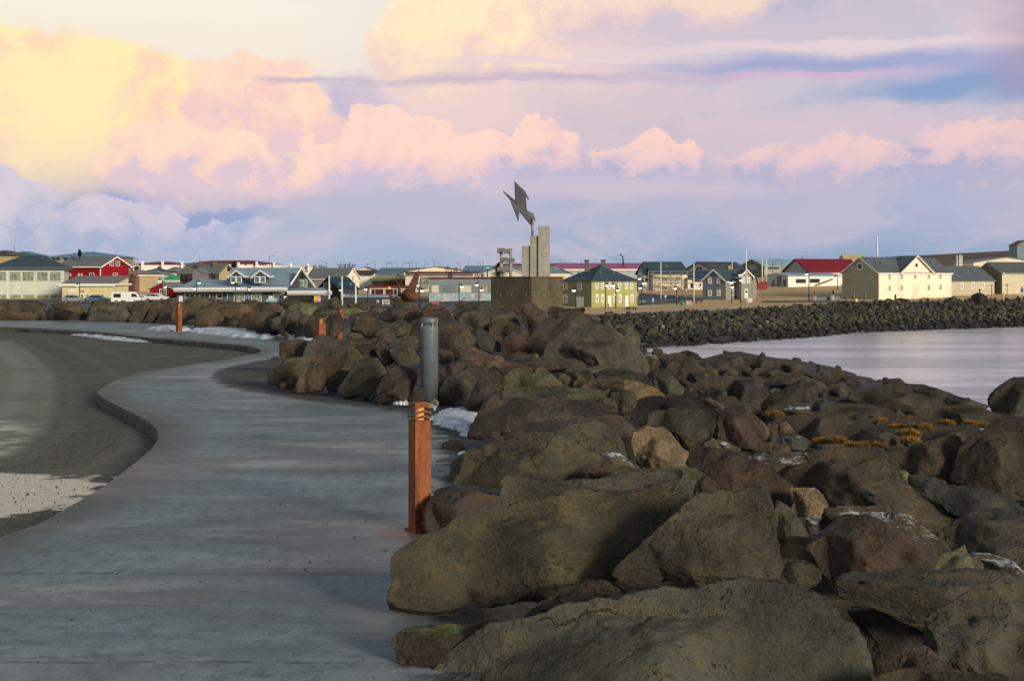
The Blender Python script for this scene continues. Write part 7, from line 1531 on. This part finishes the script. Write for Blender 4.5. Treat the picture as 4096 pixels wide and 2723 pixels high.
signpost('E', 1198, 1062, [(1184, 1025, 1212, 1053, BLU, 'o'), (1188, 1037, 1208, 1041, T_white, 'b')], "round blue sign with a white bar left of the grey house")
signpost('E', 990, 1000, [(980, 862, 1012, 890, PALE, 'b')], "pale square sign before the scaffolding's right end")
signpost('E', 338, 1085, [(325, 870, 350, 892, BLU, 'b'), (326, 920, 348, 955, cm('banner_blue'), 'b')], "blue stacked signs at the right corner of the green house")
e, c0, D0 = signpost('E', 868, 1078, [(855, 925, 875, 948, ORA, 'b'), (856, 955, 876, 978, cm('banner_blue'), 'b')], "orange plate above a blue plate on the lamp pole by the road")
# painted barrels, boxes, small sculptures
def blob(v, x0, y0, x1, y1, m_, name, label, cat, kind='barrel', group=None, D=None):
    if D is None: c0, D0 = spot(v, (x0 + x1) / 2, y1)
    else: c0 = W3(vx(v, (x0 + x1) / 2), vy(v, y1), D); D0 = D
    w = (x1 - x0) / VW[v][2] * D0 / F; hh = (y1 - y0) / VW[v][2] * D0 / F; e = empty(name, c0); tag(e, label, cat, group)
    if kind == 'barrel': MB().lathe([(w * .30, -.3), (w * .42, hh * .3), (w * .5, hh * .75), (w * .46, hh)], 14).build('drum', m_, e, smooth=True); MB().lathe([(w * .5, hh), (w * .36, hh + .06)], 14).build('rim', T_dark, e)
    elif kind == 'box': MB().box((-w / 2, -w * .3, -.4), (w / 2, w * .3, hh * .94)).build('body', m_, e, bevel=.05); MB().box((-w / 2 - .04, -w * .3 - .04, hh * .94), (w / 2 + .04, w * .3 + .04, hh)).build('lid', m_, e)
    return e
e = blob('E', 988, 1018, 1062, 1075, cm('cabinet_grey', (.36, .40, .38)), "utility_cabinet", "pale grey utility cabinet on the grass by the junction", "cabinet", 'box')
blob('E', 1122, 1038, 1152, 1068, REDP, "play_figure", "small red and orange barrel on the grass by the junction", "barrel"); 
c0, D0 = spot('E', 935, 1080); e = empty("toy_slide", c0); tag(e, "small green play figure on the grass left of the grey cabinet", "play equipment"); q = lambda x, y, d=0: W3(vx('E', x), vy('E', y), D0 + d) - c0
MB().tube([q(930, 1078), q(938, 1050), q(932, 1030)], .28, 8).build('body', GRN, e, smooth=True); MB().tube([q(915, 1076), q(948, 1078)], .16, 8).build('foot', GRN, e); MB().tube([q(932, 1036), q(933, 1014)], [.22, .12], 8).build('head', GRN, e)
blob('M', 1487, 1445, 1502, 1486, cm('bin_grey', (.16, .18, .19)), "litter_bin", "grey litter bin before the left white door of the green house", "litter bin", D=226)
blob('H', 795, 1038, 826, 1076, ORA, "fire_basket", "small orange barrel on the grass before the low warehouse", "barrel"); blob('H', 1148, 1015, 1181, 1056, YEL, "barrel", "yellow-orange barrel beside the lamp left of the big white house", "barrel")
blob('E', 1945, 770, 2077, 865, mat('container_red', (.24, .02, .02), .6, .15, 2, wave=('X', 3)), "shipping_container", "red shipping container between the grey house and the low warehouse", "container", 'box')
blob('C', 1775, 828, 1872, 885, cm('planter_red', (.32, .10, .07)), "crate", "red and tan box before the mural wall, left of the boulder", "crate", 'box', D=230); blob('C', 2205, 822, 2262, 880, cm('planter_red'), "crate", "small red box before the mural wall, beside the second lamp", "crate", 'box', D=230)
blob('E', 1805, 980, 1882, 1022, cm('board_pale', (.62, .56, .48)), "notice_board", "pale low notice board before the white door of the grey house", "notice board", 'box', D=264)
# low blue-grey wall and gate stones left of the big white house
c0, D0 = spot('H', 1000, 1182); e = empty("low_wall", c0); tag(e, "low curved blue-grey wall before the big white house", "wall"); q = lambda x, y, d=0: W3(vx('H', x), vy('H', y), D0 + d) - c0
MB().prism([q(845, 1182), q(1215, 1180), q(1215, 1118), q(1030, 1122), q(860, 1138)], (0, .6, 0)).build('wall_body', wall('blue_wall', (.16, .21, .27)), e)
for x0, x1, yt in ((788, 830, 1112), (1070, 1110, 1100)): MB().tube([q((x0 + x1) / 2, 1185, -.5), q((x0 + x1) / 2, yt, -.5)], .45, 8).build('gate_stone', CONC, e)
c0, D0 = spot('H', 1105, 1130); e = empty("statue", c0); tag(e, "small dark statue on a pale stone behind the low blue-grey wall", "statue"); q = lambda x, y, d=0: W3(vx('H', x), vy('H', y), D0 + d) - c0
MB().lathe([(.3, -.5), (.26, .5), (.12, .6)], 8).build('plinth', cm('stone_pale', (.4, .42, .45)), e); MB().tube([(0, 0, .55), (.04, 0, 1.0), (.0, 0, 1.3), (.02, 0, 1.7)], [.13, .15, .09, .04], 8).build('figure', STEEL, e, smooth=True)
# posts, anchors and upright stones at the right
for k, (x, yt, yb) in enumerate(((1433, 1042, 1175), (1610, 1062, 1175), (1315, 1135, 1190))):
    c0, D0 = spot('H', x, yb); hh = (yb - yt) / 3.92 * D0 / F
    e = empty("wooden_post", c0); tag(e, ["taller weathered post before the big white house's gable", "second weathered post before the gable, by the white corner", "short stump at the left foot of the big white house"][k], "post", "weathered posts before the gable"); MB().tube([(0, 0, -.4), (0, 0, hh)], [.2, .17], 8).build('shaft', WOOD, e); MB().lathe([(.17, hh), (.2, hh + .05), (.14, hh + .1)], 8).build('cap', WOOD, e)
pst = boulder('K', 258, .8, 'dk', "303,1130 305,1080 315,1066 328,1070 335,1100 334,1160 325,1190 306,1188", "upright narrow dark standing stone before the big white house"); pst.name = "standing_stone"; pst["group"] = "single stones before the big white house"
for p_, n_, l_ in (("1508,1190 1512,1120 1560,1085 1610,1070 1680,1080 1740,1120 1756,1180 1700,1215 1560,1215", 'bk', "large black rock with a rusty piece on top, right end of the far breakwater"), ("1180,1150 1220,1125 1255,1100 1290,1150 1285,1190 1200,1195", 'br', "brown rock right of the big white house")):
    o = boulder('K', 250, .8, n_, p_, l_); o["group"] = "single stones before the big white house"
c0 = W3(vx('K', 1640), vy('K', 1085), 248.5); e = empty("iron_figure", c0); tag(e, "rusty iron figure standing on the large black rock", "sculpture"); MB().tube([(0, 0, -.6), (0, 0, .35), (.03, 0, .6)], [.2, .15, .1], 8).build('body', RS, e, smooth=True); MB().lathe([(.08, .58), (.2, .68), (.18, .84), (.05, .92)], 10).build('head', RS, e, smooth=True)
c0, D0 = spot('K', 2016, 1180); e = empty("marker_post", c0); tag(e, "yellow marker post on the breakwater at the right", "post"); MB().tube([(0, 0, -.5), (0, 0, 115 / 3.92 * D0 / F)], .14, 8).build('shaft', YEL, e); MB().tube([(0, 0, 4.9), (0, 0, 5.2)], .17, 8).build('cap', T_white, e)
c0, D0 = spot('K', 2300, 1130); e = empty("easel_sign", c0); tag(e, "blue sign on white splayed legs at the right edge", "sign"); q = lambda x, y, d=0: W3(vx('K', x), vy('K', y), D0 + d) - c0
MB().prism([q(2280, 1058, -.3), q(2330, 1062, -.3), q(2320, 975, -.3), q(2290, 975, -.3)], (0, .12, 0)).build('board', cm('sign_navy', (.05, .10, .25)), e)
for xa, xb in ((2285, 2258), (2322, 2340)): MB().tube([q(xa, 1060, -.2), q(xb, 1132, -.2)], .1, 5).build('leg', T_white, e)
for k, (x, yt, yb) in enumerate(((2070, 935, 1075), (1830, 948, 1115))):
    c0, D0 = spot('K', x, yb + 15); hh = (yb + 15 - yt) / 3.92 * D0 / F; e = empty("small_lamp", c0); tag(e, ["short square-headed lamp before the tall storehouse", "short square-headed lamp before the cream annex"][k], "lamp", "short lamps at the right"); MB().tube([(0, 0, -.4), (0, 0, hh)], .07, 6).build('pole', STEEL, e); MB().box((-.5, -.1, hh - .05), (.3, .1, hh + .1)).build('lamp_head', STEEL, e)
# fire bowl on the shore path
c0, D0 = spot('H', 1445, 1245); e = empty("fire_bowl", c0); tag(e, "dark bowl with a small glowing flame on the shore path", "fire bowl"); w = 42 / 3.92 * D0 / F
MB().lathe([(w * .3, 0), (w * .75, .2), (w * .85, .5), (w * .7, .53)], 14).build('bowl', STEEL, e, smooth=True); MB().tube([(.3, 0, .5), (.34, 0, .68), (.3, 0, .95)], [.13, .13, .02], 8).build('flame', cm('flame', (1.0, .42, .10), emit=2.2), e, smooth=True)
# warm lamp above the garage door by the anchor
c0 = W3(vx('C', 1202), vy('C', 650), 296); e = empty("wall_lamp", c0); tag(e, "glowing orange lamp above the maroon garage doors", "lamp"); MB().lathe([(.1, -.12), (.26, 0), (.24, .14), (.1, .22)], 12).build('globe', cm('lamp_orange', (1.0, .33, .03), emit=2.0), e, smooth=True); MB().box((-.05, .2, .0), (.05, 3, .1)).build('bracket', STEEL, e)

gx_, gy_ = np.meshgrid(np.linspace(-112, -2, 60), np.linspace(196, 292, 50)); gz_ = terrain(gx_, gy_) + .06; k_ = np.arange(3000).reshape(50, 60)
tag(mesh_obj("car_park", np.stack([gx_, gy_, gz_], -1).reshape(-1, 3), np.stack([k_[:-1, :-1], k_[:-1, 1:], k_[1:, 1:], k_[1:, :-1]], -1).reshape(-1, 4), cm('asphalt', (.085, .09, .095), rough=.75, var=.2, scale=.3), smooth=True), kind='structure')
# town roads, laid 4 cm over the ground
ASPH = cm('asphalt', (.085, .09, .095), rough=.75, var=.2, scale=.3)
def strip(name, v, pts, m_):
    P_ = [(vx(v, x), vy(v, y)) for x, y in pts]; n = len(P_) // 2; up, lo = P_[:n], P_[n:][::-1]; V_ = []; N = 40
    U = np.linspace(0, 1, N)
    ux = np.interp(U, np.linspace(0, 1, n), [p[0] for p in up]); uy = np.interp(U, np.linspace(0, 1, n), [p[1] for p in up]); lx = np.interp(U, np.linspace(0, 1, len(lo)), [p[0] for p in lo]); ly = np.interp(U, np.linspace(0, 1, len(lo)), [p[1] for p in lo])
    for i in range(N):
        for t in np.linspace(0, 1, 5):
            px, py = ux[i] + (lx[i] - ux[i]) * t, uy[i] + (ly[i] - uy[i]) * t; D = ray_ground(px, py, 180); X = (px - 2048) / F * D; V_.append((X, D, float(terrain(np.array([X]), np.array([D]))[0]) + .05))
    k = np.arange(N * 5).reshape(N, 5); o = mesh_obj(name, V_, np.stack([k[:-1, :-1], k[:-1, 1:], k[1:, 1:], k[1:, :-1]], -1).reshape(-1, 4), m_, smooth=True); tag(o, kind='structure'); return o
strip("side_road", 'E', [(345, 922), (500, 925), (700, 942), (900, 965), (1100, 985), (1220, 1000), (1225, 1020), (1100, 1035), (900, 1052), (700, 1062), (500, 1075), (345, 1085)], ASPH)
strip("shore_road", 'H', [(0, 1196), (300, 1190), (600, 1192), (900, 1190), (1300, 1196), (2156, 1205), (2156, 1225), (1300, 1222), (900, 1216), (600, 1212), (300, 1218), (0, 1215)], ASPH)
strip("shore_path", 'E', [(-300, 1205), (100, 1200), (700, 1165), (1300, 1140), (2000, 1115), (2500, 1100), (2500, 1112), (2000, 1130), (1300, 1156), (700, 1182), (100, 1218), (-300, 1225)], cm('path_far', (.20, .22, .24), rough=.7))
SN = cm('snow_far', (.62, .65, .70), rough=.7)
for k, (pts) in enumerate([[(110, 1108), (500, 1104), (1000, 1108), (1000, 1112), (500, 1114), (110, 1120)], [(1180, 1146), (1600, 1124), (2100, 1104), (2100, 1110), (1600, 1134), (1180, 1152)], [(590, 927), (750, 935), (920, 932), (920, 942), (750, 946), (590, 940)], [(360, 1025), (420, 1022), (470, 1034), (450, 1044), (410, 1046), (370, 1040)]]):
    o = strip("snow_streak", 'E', pts, SN); o["kind"] = "stuff"; tag(o, "thin streak of old snow on the dry grass of the far shore")
# golden grass tufts among the shore rocks
def tufts(cl, name, label):
    V_, F_ = [], []; rr = np.random.default_rng(8)
    for (v, x, y, wpx, hpx, D) in cl:
        D0 = D or ray_ground(vx(v, x), vy(v, y + hpx / 2), 8); c = np.array(W3(vx(v, x), vy(v, y), D0 - .2)); w = wpx / VW[v][2] * D0 / F; hh = hpx / VW[v][2] * D0 / F
        n = 1100; a = rr.random(n) * 6.28; r_ = np.sqrt(rr.random(n)); px_ = np.cos(a) * r_ * w / 2; py_ = np.sin(a) * r_ * w * .45; pz = hh * .5 * np.sqrt(1 - r_ * r_ * .95) - hh * .5 + fbm(np.stack([px_, py_, px_ * 0], -1) * 5, 3, 2) * hh * .5
        for i in range(n):
            L = rr.uniform(.2, 1.0) * hh * .5 + .03; d = np.array([math.cos(a[i]) * .6 * r_[i] + rr.normal() * .3, math.sin(a[i]) * .5 + rr.normal() * .6, .55]); d /= np.linalg.norm(d); s = np.array([rr.normal(), rr.normal(), 0]); s = s / np.linalg.norm(s) * .009 * (1 + w * .3)
            p = c + (px_[i], py_[i], pz[i]); k = len(V_); V_ += [p - s, p + s, p + d * L]; F_.append((k, k + 1, k + 2))
    m_ = mat("golden_grass", (.27, .155, .035), .9, .45, 3); return tag(mesh_obj(name, V_, F_, m_), label, "grass", kind='stuff')
tufts([('6', 430, 985, 130, 50, 19.8), ('6', 590, 985, 150, 70, 19.6), ('6', 720, 1030, 130, 60, 19.2), ('6', 840, 1035, 150, 65, 19.0), ('6', 960, 1030, 100, 60, 19.0), ('6', 30, 735, 90, 45, 27), ('6', 1010, 790, 100, 45, 27), ('6', 1150, 845, 130, 40, 24), ('6', 1290, 850, 130, 50, 23.8), ('6', 1420, 860, 120, 70, 23.6),
       ('6', 1270, 910, 200, 70, 22.5), ('6', 1290, 985, 170, 65, 21.5), ('6', 1265, 762, 80, 25, 30), ('6', 1630, 812, 150, 45, 25.5), ('6', 1850, 808, 120, 25, 26), ('6', 1960, 828, 170, 45, 25.5), ('5', 1400, 725, 180, 50, 26), ('6', 280, 718, 120, 18, 27), ('5', 375, 290, 50, 16, 48), ('5', 835, 335, 60, 28, 45), ('5', 812, 508, 24, 36, 34), ('6', 910, 755, 36, 20, 28)],
      "grass_tufts", "golden dry grass tufts growing between the smooth dark shore rocks")
